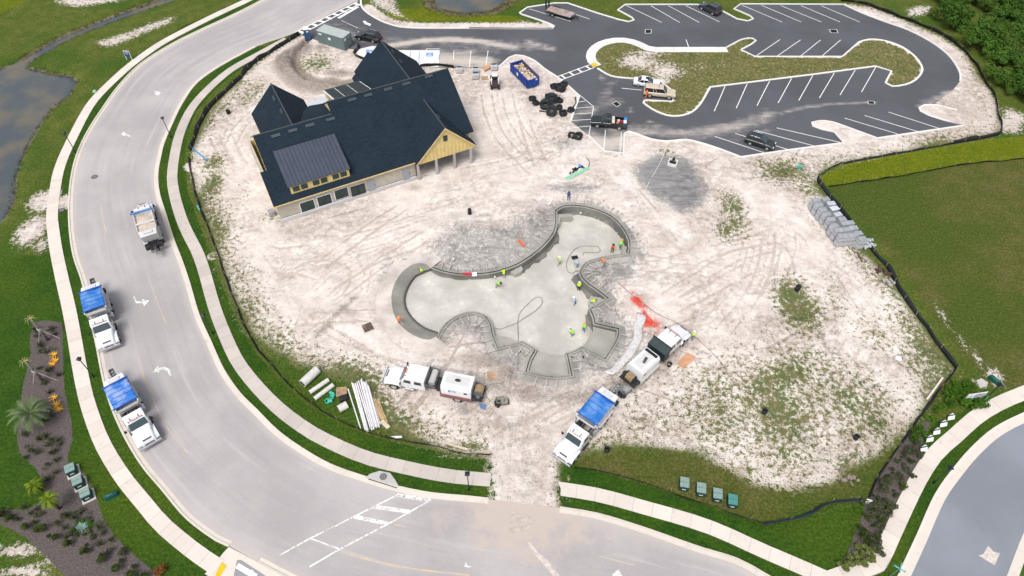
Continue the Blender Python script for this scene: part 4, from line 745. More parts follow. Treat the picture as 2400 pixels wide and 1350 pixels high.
for p, q in zip(ra, rb):
    for k in range(5): r = p.lerp(q, k/4); vs.append(rel((r.x, r.y, -0.20+0.26*(k/4)**0.8)))
    vs.append(rel((p.x, p.y, -0.75)))
fs = []
for i in range(59):
    for k in range(4): fs.append((i*6+k, (i+1)*6+k, (i+1)*6+k+1, i*6+k+1))
    fs.append((i*6+5, (i+1)*6+5, (i+1)*6, i*6))
m.add(vs, fs, 0, True); m.build('entry_ramp', M_RAMP, pool)
m = MB(); m.tube([rel((p.x, p.y, -0.20)) for p in ra], 0.09, 6); m.build('ramp_edge', mat('dark_wet_edge', (0.055, 0.055, 0.05), 0.5), pool)
# walls with a notched bond beam, all round except along the ramp
ri = {(round(P(*p).x, 2), round(P(*p).y, 2)) for p in OUT_RAMP}
def idx_of(px): q = P(*px); return min(range(len(PO)), key=lambda i: (PO[i]-q).length)
i_a, i_b = idx_of((1011,629)), idx_of((1022,790))
seq = []; i = i_a
while i != i_b: seq.append(i); i = (i+1) % len(PO)
seq.append(i_b)
if len(seq) < len(PO)*0.5:
    seq = []; i = i_b
    while i != i_a: seq.append(i); i = (i+1) % len(PO)
    seq.append(i_a)
PROF = [(0.0, None), (0.0, 0.0), (0.21, 0.0), (0.21, -0.16), (0.31, -0.16), (0.31, 0.08), (0.54, 0.08), (0.54, -0.5)]
offs = [offset(PO, d) for d, _ in PROF]
for nm, ks, mt in (('wall', (0, 1), M_WALLP), ('bond_beam', (1, 2), M_BEAM), ('tile_groove', (2, 3, 4, 5), mat('groove_dark', (0.05, 0.05, 0.045), 0.9)), ('form_board', (5, 6, 7), M_BEAM)):
    m = MB(); vs = []
    for i in seq:
        for k in ks:
            p = offs[k][i]; z = PROF[k][1]; vs.append(rel((p.x, p.y, poolz(p.x, p.y)-0.15 if z is None else z)))
    n = len(ks); m.add(vs, [(i*n+k, i*n+k+1, (i+1)*n+k+1, (i+1)*n+k) for i in range(len(seq)-1) for k in range(n-1)]); m.build(nm, mt, pool)
# wet fringe of overspray at the foot of the walls, shelves and steps
def shelf(px, ztop, zb, name='shelf', mt=None):
    q = catmull(PL(px), 0.6, False) if False else PL(px); m = MB(); n = len(q)
    m.add([rel((p.x, p.y, z)) for z in (zb, ztop) for p in q], [tuple(range(n, 2*n))]+[(i, (i+1) % n, n+(i+1) % n, n+i) for i in range(n)]); return m.build(name, mt or M_SHELF, pool)
def arc(pts, step=0.5): return [(p[0], p[1]) for p in pts]
shelf([(1390,762),(1444,774.5),(1443,790),(1432,810),(1416,835),(1367,810),(1378,800),(1387,786),(1391,772)], -0.32, -1.4); shelf([(1387,763),(1391,772),(1387,786),(1378,800),(1367,810),(1361,811),(1372,799),(1380,786),(1384,772)], -0.62, -1.4)
shelf([(1325,829),(1329,848),(1334,876),(1304,879),(1272,876),(1240,868),(1246,846),(1260,820),(1290,829)], -0.30, -1.4); shelf([(1160,785),(1170,810),(1212,801),(1200,792),(1182,786)], -0.25, -1.2)
for r_, zt in ((30, -0.75), (22, -0.5), (14, -0.28)):
    shelf([(1418,699)]+[(1418-r_*1.25*math.cos(t), 700-r_*0.9*math.sin(t)) for t in np.linspace(-0.72, 0.62, 9)], zt, -1.5, 'step')
shelf([(1307,497),(1340,497),(1342,503),(1314,505),(1313,518),(1307,520)], -0.4, -1.7); shelf([(1460,568),(1470,572),(1469,590),(1458,590),(1459,578)], -0.5, -1.7, 'step')
shelf([(1196,633),(1222,619),(1226,626),(1220,634),(1208,639)], -0.35, -1.3)
# form braces round the outside of the beam
M_WOODG = mat('weathered_form_wood', (0.43, 0.40, 0.37), 0.85, var=0.25, scale=2); M_WOOD = mat('fresh_pine', (0.52, 0.36, 0.19), 0.8, var=0.2, scale=2)
br = MB(); br.box((0.62, 0, 0), (1.25, 0.10, 0.06)); br.box((1.16, 0, -0.05), (0.06, 0.06, 0.5)); br_me = br.mesh('form_brace', M_WOODG)
acc = 0; last = None; nbr = 0
for k, i in enumerate(seq[:-1]):
    p = offs[6][i]; q = offs[6][seq[k+1]]
    if last is not None: acc += (PO[i]-PO[last]).length
    last = i
    if acc > 0.82:
        acc = 0; d = (q-p).normalized(); nrm = Vector((-d.y, d.x, 0))*OUTS
        o = bpy.data.objects.new('form_brace', br_me); COL.objects.link(o); o.parent = pool; o.location = rel((p.x, p.y, 0.03)); o.rotation_euler = (0, random.uniform(-.02, .07), math.atan2(nrm.y, nrm.x)+random.uniform(-.1, .1)); o.scale = (random.uniform(.7, 1.2), 1, 1); nbr += 1
for k in range(0, len(seq)-1, 9):
    m = MB(); p = offs[1][seq[k]].lerp(offs[4][seq[k]], 0.5); m.cyl(rel((p.x, p.y, -0.03)), rel((p.x, p.y, 0.012)), 0.07, n=8); m.build('return_fitting', mat('black_plastic', (0.012, 0.012, 0.014), 0.5), pool)
for a in ((1361,498),(1160,648)):
    p = P(*a, -0.5); d = (Vector((0, 0, CAMH))-p).normalized(); m = MB(); c = Vector(rel(p)); m.cyl(c, c+Vector((d.x, d.y, 0)).normalized()*0.16, 0.14, n=14); m.build('light_niche', mat('niche_white', (0.6, 0.6, 0.58)), pool)
# hoses on the pool floor and the deck
M_HOSE = mat('grey_hose', (0.26, 0.245, 0.215), 0.7, var=0.2); M_BLACK = mat('black_rubber', (0.014, 0.014, 0.016), 0.6, var=0.3); M_CABLE = mat('brown_line', (0.14, 0.11, 0.1), 0.8)
def pz(px, py, dz):
    p = P(px, py, 0.0)
    for _ in range(3):
        z = poolz(p.x, p.y) if inside([(q.x, q.y) for q in PO], np.array([p.x]), np.array([p.y]))[0] else gz(p.x, p.y); p = P(px, py, z)
    p.z += dz; return p
def hose(name, px, r, mt, label, cat='hose', group=None):
    q = [pz(*a, r) for a in px]; q = catmull(q, 0.5); c = q[0].copy(); m = MB(); m.tube([p-c for p in q], r, 6); o = m.build(name, mt, None, loc=c); return tag(o, label, cat, group)
Zc = lambda L: [(1200+x/4.82, 620+y/4.82) for x, y in L]; Zb = lambda L: [(1200+x/5.19, 440+y/5.19) for x, y in L]
hose('shotcrete_hose', Zc([(70,1230),(65,1050),(68,900),(72,800),(64,680),(75,590),(110,520),(200,430),(270,372),(325,372),(346,425),(280,515),(150,600),(60,660),(-40,700),(-140,735),(-190,720)]), 0.055, M_HOSE, 'grey shotcrete hose looped on the pale pool floor near the south shelf')
hose('shotcrete_hose', Zb([(862,825),(872,792),(960,790),(1040,795),(1076,765),(1050,722),(940,712),(850,715),(760,752),(695,840),(660,930),(680,1025),(735,1045),(775,1012),(850,1030),(960,1070),(1100,1200),(1220,1340),(1260,1500),(1320,1620)]), 0.055, M_HOSE, 'grey hose curling over the inner wall into the north lobe')
hose('ground_cable', [(1255,700),(1448,662),(1480,690),(1540,735),(1590,760),(1640,800),(1690,850),(1720,900),(1760,925)][1:], 0.035, M_CABLE, 'thin brown line running across the sand behind the black rig truck', 'cable')
hose('ground_cable', [(1500,912),(1600,945),(1650,935),(1720,920)], 0.03, M_CABLE, 'thin brown line on sand beside the rear of the black rig', 'cable')
hose('pump_hose', [(1437,868),(1433,885),(1442,905),(1447,912)], 0.06, M_HOSE, 'short hose hanging from the white sheet towards the hopper'); hose('yellow_hose', [(1466,893),(1450,908),(1436,918)], 0.045, mat('yellow_hose', (0.5, 0.33, 0.05), 0.6), 'yellow hose between the black rig and the mixer chute')
hose('pump_hose', [(1180,898),(1150,902),(1138,915),(1140,930),(1158,948),(1166,935)], 0.055, M_HOSE, 'hose arching around the muddy pump behind the white rig'); hose('pump_hose', [(1168,950),(1155,957),(1152,968),(1146,974),(1139,972),(1140,960),(1150,952),(1140,938),(1118,930)], 0.055, mat('pale_hose', (0.5, 0.47, 0.38), 0.7), 'pale hose looped on wet sand at the rear of the white rig')
hose('rope_barrier', [(1566,332),(1548,380),(1520,430),(1490,490),(1440,555)], 0.03, mat('white_cord', (0.75, 0.73, 0.7), 0.8), 'straight white cord stretched from the kerb to the pool wall', 'cord'); hose('rope_barrier', [(1452,330),(1450,400)], 0.03, mat('white_cord', (0.75, 0.73, 0.7), 0.8), 'short white cord below the dusty paved stalls', 'cord')
hose('rope_barrier', [(1690,560),(1706,500),(1722,465),(1770,430),(1830,425),(1885,432),(1920,445)], 0.03, mat('white_cord', (0.75, 0.73, 0.7), 0.8), 'white cord curving through weeds towards the block pallets', 'cord')
# white sheeting along the slope
q = PL([(1502,733),(1496,765),(1490,800),(1470,830),(1448,855),(1424,874)]); q = resample(catmull(q, 0.6), 26); m = MB(); vs = []
for i, p in enumerate(q):
    for k in range(5):
        r = p+Vector((-0.55+0.28*k+0.1*math.sin(i*0.9), -0.1*k, 0)); vs.append((r.x, r.y, gz(r.x, r.y)+0.08+0.16*abs(math.sin(i*1.3+k*1.1))))
m.add(vs, [(i*5+k, i*5+k+1, (i+1)*5+k+1, (i+1)*5+k) for i in range(25) for k in range(4)], 0, True); o = m.build('plastic_sheet', mat('white_sheet', (0.55, 0.53, 0.52), 0.6, var=0.15)); s_ = o.modifiers.new('thick', 'SOLIDIFY'); s_.thickness = 0.02; tag(o, 'long crumpled white plastic sheet between the pool braces and black rig', 'plastic sheet')
# ================================================================== people
SKIN = mat('skin', (0.35, 0.2, 0.13), 0.6)
def person(loc, rz, label, top, legs, hat, pose='stand', group='pool crew'):
    """one continuous skinned body; clothing by material, hat as a child"""
    J = {'pel': (0, 0, .95), 'spi': (0, 0, 1.18), 'che': (0, 0, 1.4), 'nec': (0, 0, 1.53), 'hea': (.02, 0, 1.66), 'top': (.02, 0, 1.76)}
    bend = {'stand': 0.08, 'walk': 0.12, 'bend': 1.05, 'crouch': 0.8, 'reach': 0.4}[pose]
    drop_ = {'crouch': 0.42, 'bend': 0.06}.get(pose, 0.0)
    def rot(p, piv, a):
        x, z = p[0]-piv[0], p[2]-piv[2]; return (piv[0]+x*math.cos(a)+z*math.sin(a), p[1], piv[2]-x*math.sin(a)+z*math.cos(a))
    for s, S in ((1, 'l'), (-1, 'r')):
        st = {'walk': .22*s, 'reach': .12*s}.get(pose, .05*s)
        J['hip'+S] = (0, .1*s, .9); J['kne'+S] = (st*.6+(.05 if pose != 'crouch' else .32), .12*s, .5); J['ank'+S] = (st if pose != 'crouch' else -.02, .13*s, .1); J['toe'+S] = (J['ank'+S][0]+.17, .15*s, .04)
        J['sho'+S] = (0, .2*s, 1.43)
        e, w_, h = {'stand': ((.06, .27*s, 1.16), (.22, .24*s, .97), (.28, .22*s, .9)), 'walk': ((-.1*s, .27*s, 1.16), (.1-.1*s, .27*s, .95), (.15-.1*s, .26*s, .88)), 'bend': ((.18, .22*s, 1.2), (.42, .17*s, 1.22), (.5, .15*s, 1.22)), 'crouch': ((.2, .23*s, 1.22), (.42, .16*s, 1.28), (.5, .14*s, 1.28)), 'reach': ((.2, .24*s, 1.25), (.46, .2*s, 1.25), (.55, .18*s, 1.25))}[pose]
        J['elb'+S], J['wri'+S], J['han'+S] = e, w_, h
    for k in list(J):
        if k[:3] not in ('hip', 'kne', 'ank', 'toe', 'pel'): J[k] = rot(J[k], J['pel'], bend)
    for k in list(J):
        if k[:3] not in ('ank', 'toe'): J[k] = (J[k][0], J[k][1], J[k][2]-drop_*(1 if k[:3] != 'kne' else .35))
    R = {'pel': (.15, .12), 'spi': (.14, .11), 'che': (.18, .12), 'nec': (.06, .06), 'hea': (.095, .105), 'top': (.07, .08), 'hip': (.095, .095), 'kne': (.065, .065), 'ank': (.045, .045), 'toe': (.045, .03), 'sho': (.075, .075), 'elb': (.05, .05), 'wri': (.035, .035), 'han': (.045, .022)}
    E_ = [('pel', 'spi'), ('spi', 'che'), ('che', 'nec'), ('nec', 'hea'), ('hea', 'top')]
    for S in 'lr': E_ += [('pel', 'hip'+S), ('hip'+S, 'kne'+S), ('kne'+S, 'ank'+S), ('ank'+S, 'toe'+S), ('che', 'sho'+S), ('sho'+S, 'elb'+S), ('elb'+S, 'wri'+S), ('wri'+S, 'han'+S)]
    names = list(J); me = bpy.data.meshes.new('tmp'); me.from_pydata([J[k] for k in names], [(names.index(a), names.index(b)) for a, b in E_], [])
    tmp = bpy.data.objects.new('tmp', me); COL.objects.link(tmp); tmp.modifiers.new('s', 'SKIN')
    for v, k in zip(me.skin_vertices[0].data, names): v.radius = R.get(k, R.get(k[:3])); v.use_root = (k == 'pel')
    sub = tmp.modifiers.new('ss', 'SUBSURF'); sub.levels = 1; sub.render_levels = 1
    dg = bpy.context.evaluated_depsgraph_get(); body = bpy.data.meshes.new_from_object(tmp.evaluated_get(dg)); bpy.data.objects.remove(tmp)
    body.materials.clear()
    for mm in (SKIN, top, legs, M_BLACK, mat('dark_hair', (0.02, 0.015, 0.01), .8)): body.materials.append(mm)
    segs = [(np.array(J[a]), np.array(J[b]), a, b) for a, b in E_]
    for f in body.polygons:
        c = np.array(f.center); best = None
        for a, b, na, nb in segs:
            t = np.clip(np.dot(c-a, b-a)/max(1e-9, np.dot(b-a, b-a)), 0, 1); d = np.linalg.norm(c-a-t*(b-a))
            if best is None or d < best[0]: best = (d, nb[:3], t)
        f.material_index = {'hip': 2, 'kne': 2, 'ank': 2, 'toe': 3, 'spi': 1, 'che': 1, 'sho': 1, 'elb': 1, 'wri': 0, 'han': 0, 'nec': 0, 'hea': 0, 'top': 4}[best[1]]; f.use_smooth = True
    o = bpy.data.objects.new('person', body); COL.objects.link(o); o.location = loc; o.rotation_euler.z = rz; tag(o, label, 'person', group)
    # fingers and thumb of each hand, features of the face
    m = MB()
    for S, s in (('l', 1), ('r', -1)):
        w_, h = Vector(J['wri'+S]), Vector(J['han'+S]); d = (h-w_).normalized(); side = Vector((0, 1, 0))
        for k, L in enumerate((.055, .07, .075, .065)):
            a = h+side*(.03-.02*k); b = a+d*L*.6; c = b+(d+Vector((0, 0, -.8))).normalized()*L*.5; m.tube([a, b, c], .009, 5)
        a = w_.lerp(h, .4)-side*.03*s; m.tube([a, a+(d-side*s*.8).normalized()*.045, a+(d-side*s*.3).normalized()*.075], .010, 5)
    hd = Vector(J['hea']); fx = Vector((math.cos(bend), 0, -math.sin(bend))); m.ball(hd+fx*.1+Vector((0, 0, -.01)), .018)
    for s in (1, -1): m.ball(hd+Vector((0, .092*s, 0)), .024, sc=(.6, .4, 1))
    m.build('hands_and_face', SKIN, o)['kind'] = 'stuff'
    if hat is not None:
        t = Vector(J['top']); up = (Vector(J['top'])-Vector(J['hea'])).normalized(); m = MB(); c = t-up*.045
        prev = None; secs = []
        ax = up.orthogonal().normalized(); bx = up.cross(ax)
        for r_, hh in ((.19, -.01), (.185, .0), (.125, .01), (.12, .06), (.09, .11), (.03, .13)): secs.append([c+up*hh+(ax*math.cos(k*math.pi/5)+bx*math.sin(k*math.pi/5))*r_ for k in range(10)])
        m.loft(secs, 0, True, True); m.build('hat', hat, o)
    return o
LIME = mat('lime_safety_shirt', (0.52, 0.85, 0.02), 0.8); GREENV = mat('green_safety_shirt', (0.25, 0.8, 0.04), 0.8); ORANGE = mat('orange_safety_shirt', (0.95, 0.16, 0.015), 0.8); CORAL = mat('coral_safety_shirt', (0.9, 0.22, 0.09), 0.8); NAVY = mat('blue_work_shirt', (0.01, 0.05, 0.24), 0.8); PALEB = mat('pale_blue_shirt', (0.35, 0.5, 0.68), 0.8)
JEAN = mat('grey_work_trousers', (0.17, 0.18, 0.2), 0.9); BLK = mat('black_trousers', (0.012, 0.012, 0.016), 0.9); MUD = mat('muddy_trousers', (0.3, 0.28, 0.25), 0.9); BLUEJ = mat('blue_jeans', (0.06, 0.14, 0.3), 0.9); WHITEH = mat('white_hat', (0.75, 0.74, 0.72), 0.7); STRAW = mat('orange_hat', (0.85, 0.3, 0.08), 0.7); DKH = mat('dark_cap', (0.02, 0.02, 0.03), 0.7); GRNT = mat('green_trousers', (0.05, 0.2, 0.14), 0.9)
D = math.radians
for px, rz, lab, tp, lg, ht, ps in (
  ((1434,592), D(-80), 'worker in orange shirt and black trousers standing in the north lobe', ORANGE, BLK, DKH, 'stand'), ((1452,584), D(40), 'worker in green shirt and orange hat against the north lobe wall', GREENV, GRNT, STRAW, 'reach'),
  ((1417,623), D(150), 'worker in coral shirt bending over braces on the deck', CORAL, MUD, None, 'bend'), ((1311,621), D(200), 'worker in lime shirt and white hat walking across the pool floor', LIME, MUD, WHITEH, 'walk'),
  ((1181,652), D(110), 'worker in lime shirt reaching up at the long curved wall', LIME, MUD, None, 'reach'), ((1164,673), D(-30), 'worker in green shirt and dark cap stooping on the open floor', GREENV, MUD, DKH, 'bend'),
  ((993,640), D(200), 'worker in lime shirt crouching at the top of the entry ramp', LIME, JEAN, None, 'crouch'), ((938,762), D(-60), 'worker in coral shirt holding a long screed on the entry ramp', CORAL, MUD, STRAW, 'stand'),
  ((1356,682), D(90), 'worker in lime shirt and white hat below the inner wall', LIME, BLK, WHITEH, 'stand'), ((1348,714), D(190), 'worker in pale blue clothes aiming a hose on the floor', PALEB, BLUEJ, WHITEH, 'reach'),
  ((1384,716), D(0), 'worker in lime shirt bent over the stepped corner wall', LIME, BLUEJ, None, 'bend'), ((1367,778), D(60), 'worker in green shirt and orange hat beside the curved shelf', GREENV, BLUEJ, STRAW, 'stand'),
  ((1343,788), D(130), 'worker in green shirt crouching over a tool on the floor', GREENV, JEAN, None, 'crouch'), ((1332,470), D(-90), 'worker in dark blue shirt on the sand above the north wall', NAVY, BLUEJ, DKH, 'stand'),
  ((1353,628), D(140), 'worker in pale clothes bent over a black mat by the inner wall', PALEB, MUD, None, 'bend'), ((1620,796), D(10), 'worker in lime shirt standing at the nose of the black rig', LIME, JEAN, WHITEH, 'stand'),
  ((1513,230), D(20), 'worker in orange overalls standing behind the beige pickup', ORANGE, ORANGE, None, 'stand')):
    person(pz(*px, 0.0), rz, lab, tp, lg, ht, ps, 'workers around the pool' if px[0] < 1600 and px[1] > 300 else None)
p = pz(938, 760, 0.9); q = pz(954, 772, 0.05); m = MB(); m.cyl((0, 0, 0), q-p, 0.03, n=6); tag(m.build('screed_pole', mat('pale_pole', (0.6, 0.56, 0.5)), None, loc=p), 'pale screed pole held by the worker on the entry ramp', 'pole')
# backfill round the pool beam
m = MB(); vs = []; o1 = offset(PO, 0.5); o2 = offset(PO, 0.95); o3 = offset(PO, 1.9)
for a, b, c in ((o1[i], o2[i], o3[i]) for i in seq): vs += [rel((a.x, a.y, -0.16)), rel((b.x, b.y, -0.24+random.uniform(-.08, .08))), rel((c.x, c.y, -0.55))]
n = len(seq); m.add(vs, [(i*3+k, i*3+k+1, (i+1)*3+k+1, (i+1)*3+k) for i in range(n-1) for k in range(2)], 0, True); m.build('backfill', wetconc('backfill_soil', (0.22, 0.21, 0.195), (0.37, 0.345, 0.32), (0.12, 0.115, 0.105), 0.85), pool)
rest = [i for i in range(len(PO)) if i not in set(seq)]; st_ = next(k for k in range(len(rest)) if (rest[k]-1) % len(PO) not in rest); rest = [seq[-1]]+[(rest[st_]+k) % len(PO) for k in range(len(rest))]+[seq[0]]
m = MB(); vs = []
q0, q1, q2 = offset(PO, -.02), offset(PO, .5), offset(PO, 2.2)
for i in rest: a, b, c = q0[i], q1[i], q2[i]; vs += [rel((a.x, a.y, .055)), rel((b.x, b.y, .02+random.uniform(-.03, .03))), rel((c.x, c.y, min(-.02, gz(c.x, c.y)-.03)))]
m.add(vs, [(i*3+k, i*3+k+1, (i+1)*3+k+1, (i+1)*3+k) for i in range(len(rest)-1) for k in range(2)], 0, True); m.build('ramp_apron', wetconc('apron_soil', (0.40, 0.355, 0.32), (0.60, 0.54, 0.50), (0.27, 0.25, 0.23), 0.85), pool)
# dark rebound left at the foot of the walls
for a_, b_, wd in (((1011,629),(1100,645),.35),((1182,634),(1306,528),.75),((1306,528),(1354,485),.5),((1471,592),(1361,626),.4),((1361,626),(1419,699),.9),((1378,724),(1390,761),.9),((1143,742),(1121,731),.3)):
    ia, ib = seq.index(min(seq, key=lambda i: (PO[i]-P(*a_)).length)), seq.index(min(seq, key=lambda i: (PO[i]-P(*b_)).length)); ia, ib = min(ia, ib), max(ia, ib); m = MB(); vs = []
    for k in range(ia, ib+1):
        w_ = wd*(.75+.25*math.sin(k*.9)+.2*math.sin(k*2.3))*min(1, (k-ia+1)/3, (ib-k+1)/3); nrm = (offs[6][seq[k]]-PO[seq[k]]); nrm = nrm.normalized() if nrm.length else Vector((1, 0, 0)); p = PO[seq[k]]; q = p-nrm*max(.06, w_); vs += [rel((p.x, p.y, poolz(p.x, p.y)+.16)), rel((q.x, q.y, poolz(q.x, q.y)+.035))]
    m.add(vs, [(2*i, 2*i+1, 2*i+3, 2*i+2) for i in range(ib-ia)], 0, True); m.build('rebound', wetconc('rebound_grit', (0.10, 0.10, 0.088), (0.19, 0.185, 0.165), (0.07, 0.07, 0.06), .7), pool)
# ================================================================== clubhouse under construction
house = empty('clubhouse', BLD_O, BLD_A, 'large house under construction with black shingle roof and yellow sheathing', 'house')
CU, SU = math.cos(BLD_A), math.sin(BLD_A)
def loc_ray(px, py):
    d = RC @ np.array([px-1200., py-675., FPX]); c = np.array([0-BLD_O.x, 0-BLD_O.y, CAMH])
    f = lambda v: np.array([v[0]*CU+v[1]*SU, -v[0]*SU+v[1]*CU, v[2]]); return f(c), f(d)
def hit(px, py, p0, nrm):
    c, d = loc_ray(px, py); p0 = np.array(p0, float); nrm = np.array(nrm, float); t = np.dot(p0-c, nrm)/np.dot(d, nrm); return Vector(c+d*t)
S = 0.69
zf = lambda v: 3.307+S*v
zbl = lambda v: 8.965-S*(v-8.2)
zbr = lambda v: 10.05-S*(v-9.78)
def shingle():
    m, t, b = _nodes('black_shingle'); g = NT(t); tc = g.n('ShaderNodeTexCoord'); g.pos = tc.outputs['Object']
    n1, n2 = g.noise(0.35, 4), g.noise(5, 4, 0.7, g.mapv((1, 2.2, 2.2))); br = g.n('ShaderNodeTexBrick'); g.l(g.mapv((1, 1, 1)), br.inputs['Vector']); br.inputs['Scale'].default_value = 1.0
    br.inputs['Brick Width'].default_value = 0.55; br.inputs['Row Height'].default_value = 0.22; br.inputs['Mortar Size'].default_value = 0.012; br.inputs['Color1'].default_value = (0.010, 0.021, 0.034, 1); br.inputs['Color2'].default_value = (0.006, 0.0125, 0.021, 1); br.inputs['Mortar'].default_value = (0.006, 0.009, 0.014, 1)
    c = g.mix(g.ramp(n2, 0.4, 0.75, 0, 0.7), br.outputs['Color'], (0.022, 0.038, 0.056)); c = g.mix(g.ramp(n1, 0.4, 0.7, 0, 0.35), c, (0.017, 0.028, 0.041)); g.l(c, b.inputs['Base Color']); b.inputs['Roughness'].default_value = 0.9; b.inputs['Specular IOR Level'].default_value = 0.2
    g.l(g.bump(br.outputs['Fac'], 0.3, 0.02), b.inputs['Normal']); return m
M_SH = shingle(); M_YELW = mat('yellow_sheathing', (0.66, 0.51, 0.22), 0.8, var=0.08, scale=1.5, dirt=(0.5, 0.42, 0.25), dirt_amt=0.3); M_BLOCK = mat('pale_block_wall', (0.44, 0.405, 0.335), 0.9, var=0.1, scale=1.2, dirt=(0.33, 0.30, 0.25), dirt_amt=0.5); M_MET = mat('slate_metal_roof', (0.055, 0.068, 0.098), 0.45, 0.3, var=0.08, scale=0.8); M_METD = mat('dark_metal_roof', (0.02, 0.032, 0.042), 0.4, 0.3); M_GLASS = mat('dark_green_glass', (0.012, 0.035, 0.032), 0.08, spec=0.6); M_FRAMEW = mat('white_tape', (0.72, 0.72, 0.74), 0.7); M_VENT = mat('roof_vent', (0.032, 0.046, 0.058), 0.5); M_STEEL = mat('grey_steel_door', (0.30, 0.31, 0.34), 0.6, var=0.06); M_CONC = conc('column_concrete', (0.40, 0.385, 0.36)); M_BLKF = mat('black_frame', (0.012, 0.012, 0.014), 0.5); M_DARKIN = mat('unlit_interior', (0.05, 0.045, 0.04), 0.9)
def slab(name, pts, material, th=0.16, parent=house, trim=None):
    """flat roof slab: top outline plus thickness below"""
    m = MB(); n = len(pts); m.add(list(pts)+[(p[0], p[1], p[2]-th) for p in pts], [tuple(range(n)), tuple(range(2*n-1, n-1, -1))]+[(i, n+i, n+(i+1) % n, (i+1) % n) for i in range(n)]); return m.build(name, material, parent)
def tri_wall(name, pts, th, axis, material, parent=house):
    """thin upright wall from an outline; thickness along axis (0 = u, 1 = v)"""
    m = MB(); n = len(pts); q = [list(p) for p in pts]
    for p in q: p[axis] += th
    m.add(list(pts)+q, [tuple(range(n)), tuple(range(2*n-1, n-1, -1))]+[(i, n+i, n+(i+1) % n, (i+1) % n) for i in range(n)]); return m.build(name, material, parent)
F = lambda u, v: (u, v, zf(v))
slab('front_roof', [F(-.45, -.4), F(20.75, -.4), F(21.85, 1.2), F(29.2, 1.2), F(31, 1.2), F(31, 9.78), F(11.8, 9.78), F(11.8, 8.2), F(.45, 8.2), F(.45, 3.9), F(-.45, 3.9)], M_SH)
slab('back_roof', [(12.3, 8.2, zbl(8.2)), (12.3, 16.6, zbl(16.6)), (.45, 16.6, zbl(16.6)), (.45, 8.2, zbl(8.2))], M_SH); slab('back_roof', [(31, 9.78, zbr(9.78)), (31, 19.8, zbr(19.8)), (11.8, 19.8, zbr(19.8)), (11.8, 9.78, zbr(9.78))], M_SH)
for nm, ur, zr, ul, uo, v0, v1 in (('wing_roof', 6.35, 7.35, 2.1, 10.6, 9.6, 22.5), ('wing_roof', 25.55, 8.4, 19.6, 31.3, 11.5, 24.9), ('entry_roof', 23.5, 6.0, 20.6, 26.4, 22.0, 26.6)):
    slab(nm, [(ul, v0, 3.1), (ur, v0, zr), (ur, v1, zr), (ul, v1, 3.1)][::-1], M_SH); slab(nm, [(uo, v0, 3.1), (uo, v1, 3.1), (ur, v1, zr), (ur, v0, zr)][::-1], M_SH)
    tri_wall('wing_gable', [(ul+.3, v1-.45, 3.0), (uo-.3, v1-.45, 3.0), (ur, v1-.45, zr-.35)], -.15, 1, M_YELW)
slab('porch_roof', [(25.5, -1.15, 8.05), (25.5, 6.9, 8.05), (20.6, -.2, 3.15), (20.6, -1.15, 3.15)], M_SH); slab('porch_roof', [(25.5, -1.15, 8.05), (30.4, -1.15, 3.15), (30.4, .4, 3.15), (25.5, 6.9, 8.05)], M_SH)
for (u0, v0, z0), (u1, v1, z1) in (((.45, 8.2, 8.965), (11.8, 8.2, 8.965)), ((11.8, 9.78, 10.05), (31, 9.78, 10.05)), ((25.5, -1.15, 8.05), (25.5, 6.9, 8.05)), ((6.35, 9.9, 7.35), (6.35, 22.5, 7.35)), ((25.55, 12, 8.4), (25.55, 24.9, 8.4))):
    m = MB(); m.cyl((u0, v0, z0-.01), (u1, v1, z1-.01), 0.11, n=6); m.build('ridge_cap', mat('ridge_shingle', (0.05, 0.06, 0.07), 0.85), house)
# walls
m = MB(); m.box((10.25, .125, 1.6), (20.5, .25, 3.2)); m.build('front_wall', M_BLOCK, house)
m = MB(); m.box((.125, 8.2, 1.55), (.25, 15.8, 3.1)); m.build('side_wall', M_BLOCK, house); tri_wall('gable_wall', [(.8, 4.2, 3.1), (.8, 15.8, 3.1), (.8, 8.2, 8.6)], .15, 0, M_YELW); tri_wall('gable_wall', [(30.3, 1.6, 3.0), (30.3, 18, 3.0), (30.3, 9.78, 9.75), (30.3, 1.6, 4.2)], .15, 0, M_YELW)
tri_wall('cheek_wall', [(11.92, 8.3, 8.9), (11.92, 13.2, 7.2), (11.92, 13.2, 7.5), (11.92, 9.78, 9.85)], .12, 0, M_YELW)
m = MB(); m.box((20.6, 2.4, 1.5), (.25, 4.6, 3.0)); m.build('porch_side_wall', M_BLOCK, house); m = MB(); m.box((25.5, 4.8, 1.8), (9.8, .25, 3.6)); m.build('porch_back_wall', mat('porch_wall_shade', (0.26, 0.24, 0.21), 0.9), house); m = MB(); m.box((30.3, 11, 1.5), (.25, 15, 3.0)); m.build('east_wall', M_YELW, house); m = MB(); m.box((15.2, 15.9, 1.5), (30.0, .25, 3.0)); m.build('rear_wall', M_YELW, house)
for u0, u1, vb in ((2.4, 10.3, 22), (20, 31, 24.4)):
    m = MB(); m.box(((u0+u1)/2, vb, 1.5), (u1-u0, .25, 3)); m.build('wing_end_wall', M_YELW, house)
    for uu in (u0, u1): m = MB(); m.box((uu, (vb+14)/2, 1.5), (.25, vb-14, 3)); m.build('wing_side_wall', M_YELW, house)
m = MB(); m.box((10.1, -.42, 2.93), (21.3, .05, .17)); m.build('fascia', M_YELW, house)
m = MB(); m.box((10.25, -.012, .30), (20.5, .03, .07)); m.build('flashing', mat('navy_flashing', (0.02, 0.02, 0.06), 0.6), house); m = MB(); m.box((10.25, -.03, .17), (20.5, .08, .19)); m.build('base_strip', M_FRAMEW, house); m = MB(); m.box((10.2, -.3, .04), (21, .6, .1)); m.build('footing', conc('footing_concrete', (0.4, 0.38, 0.37)), house)
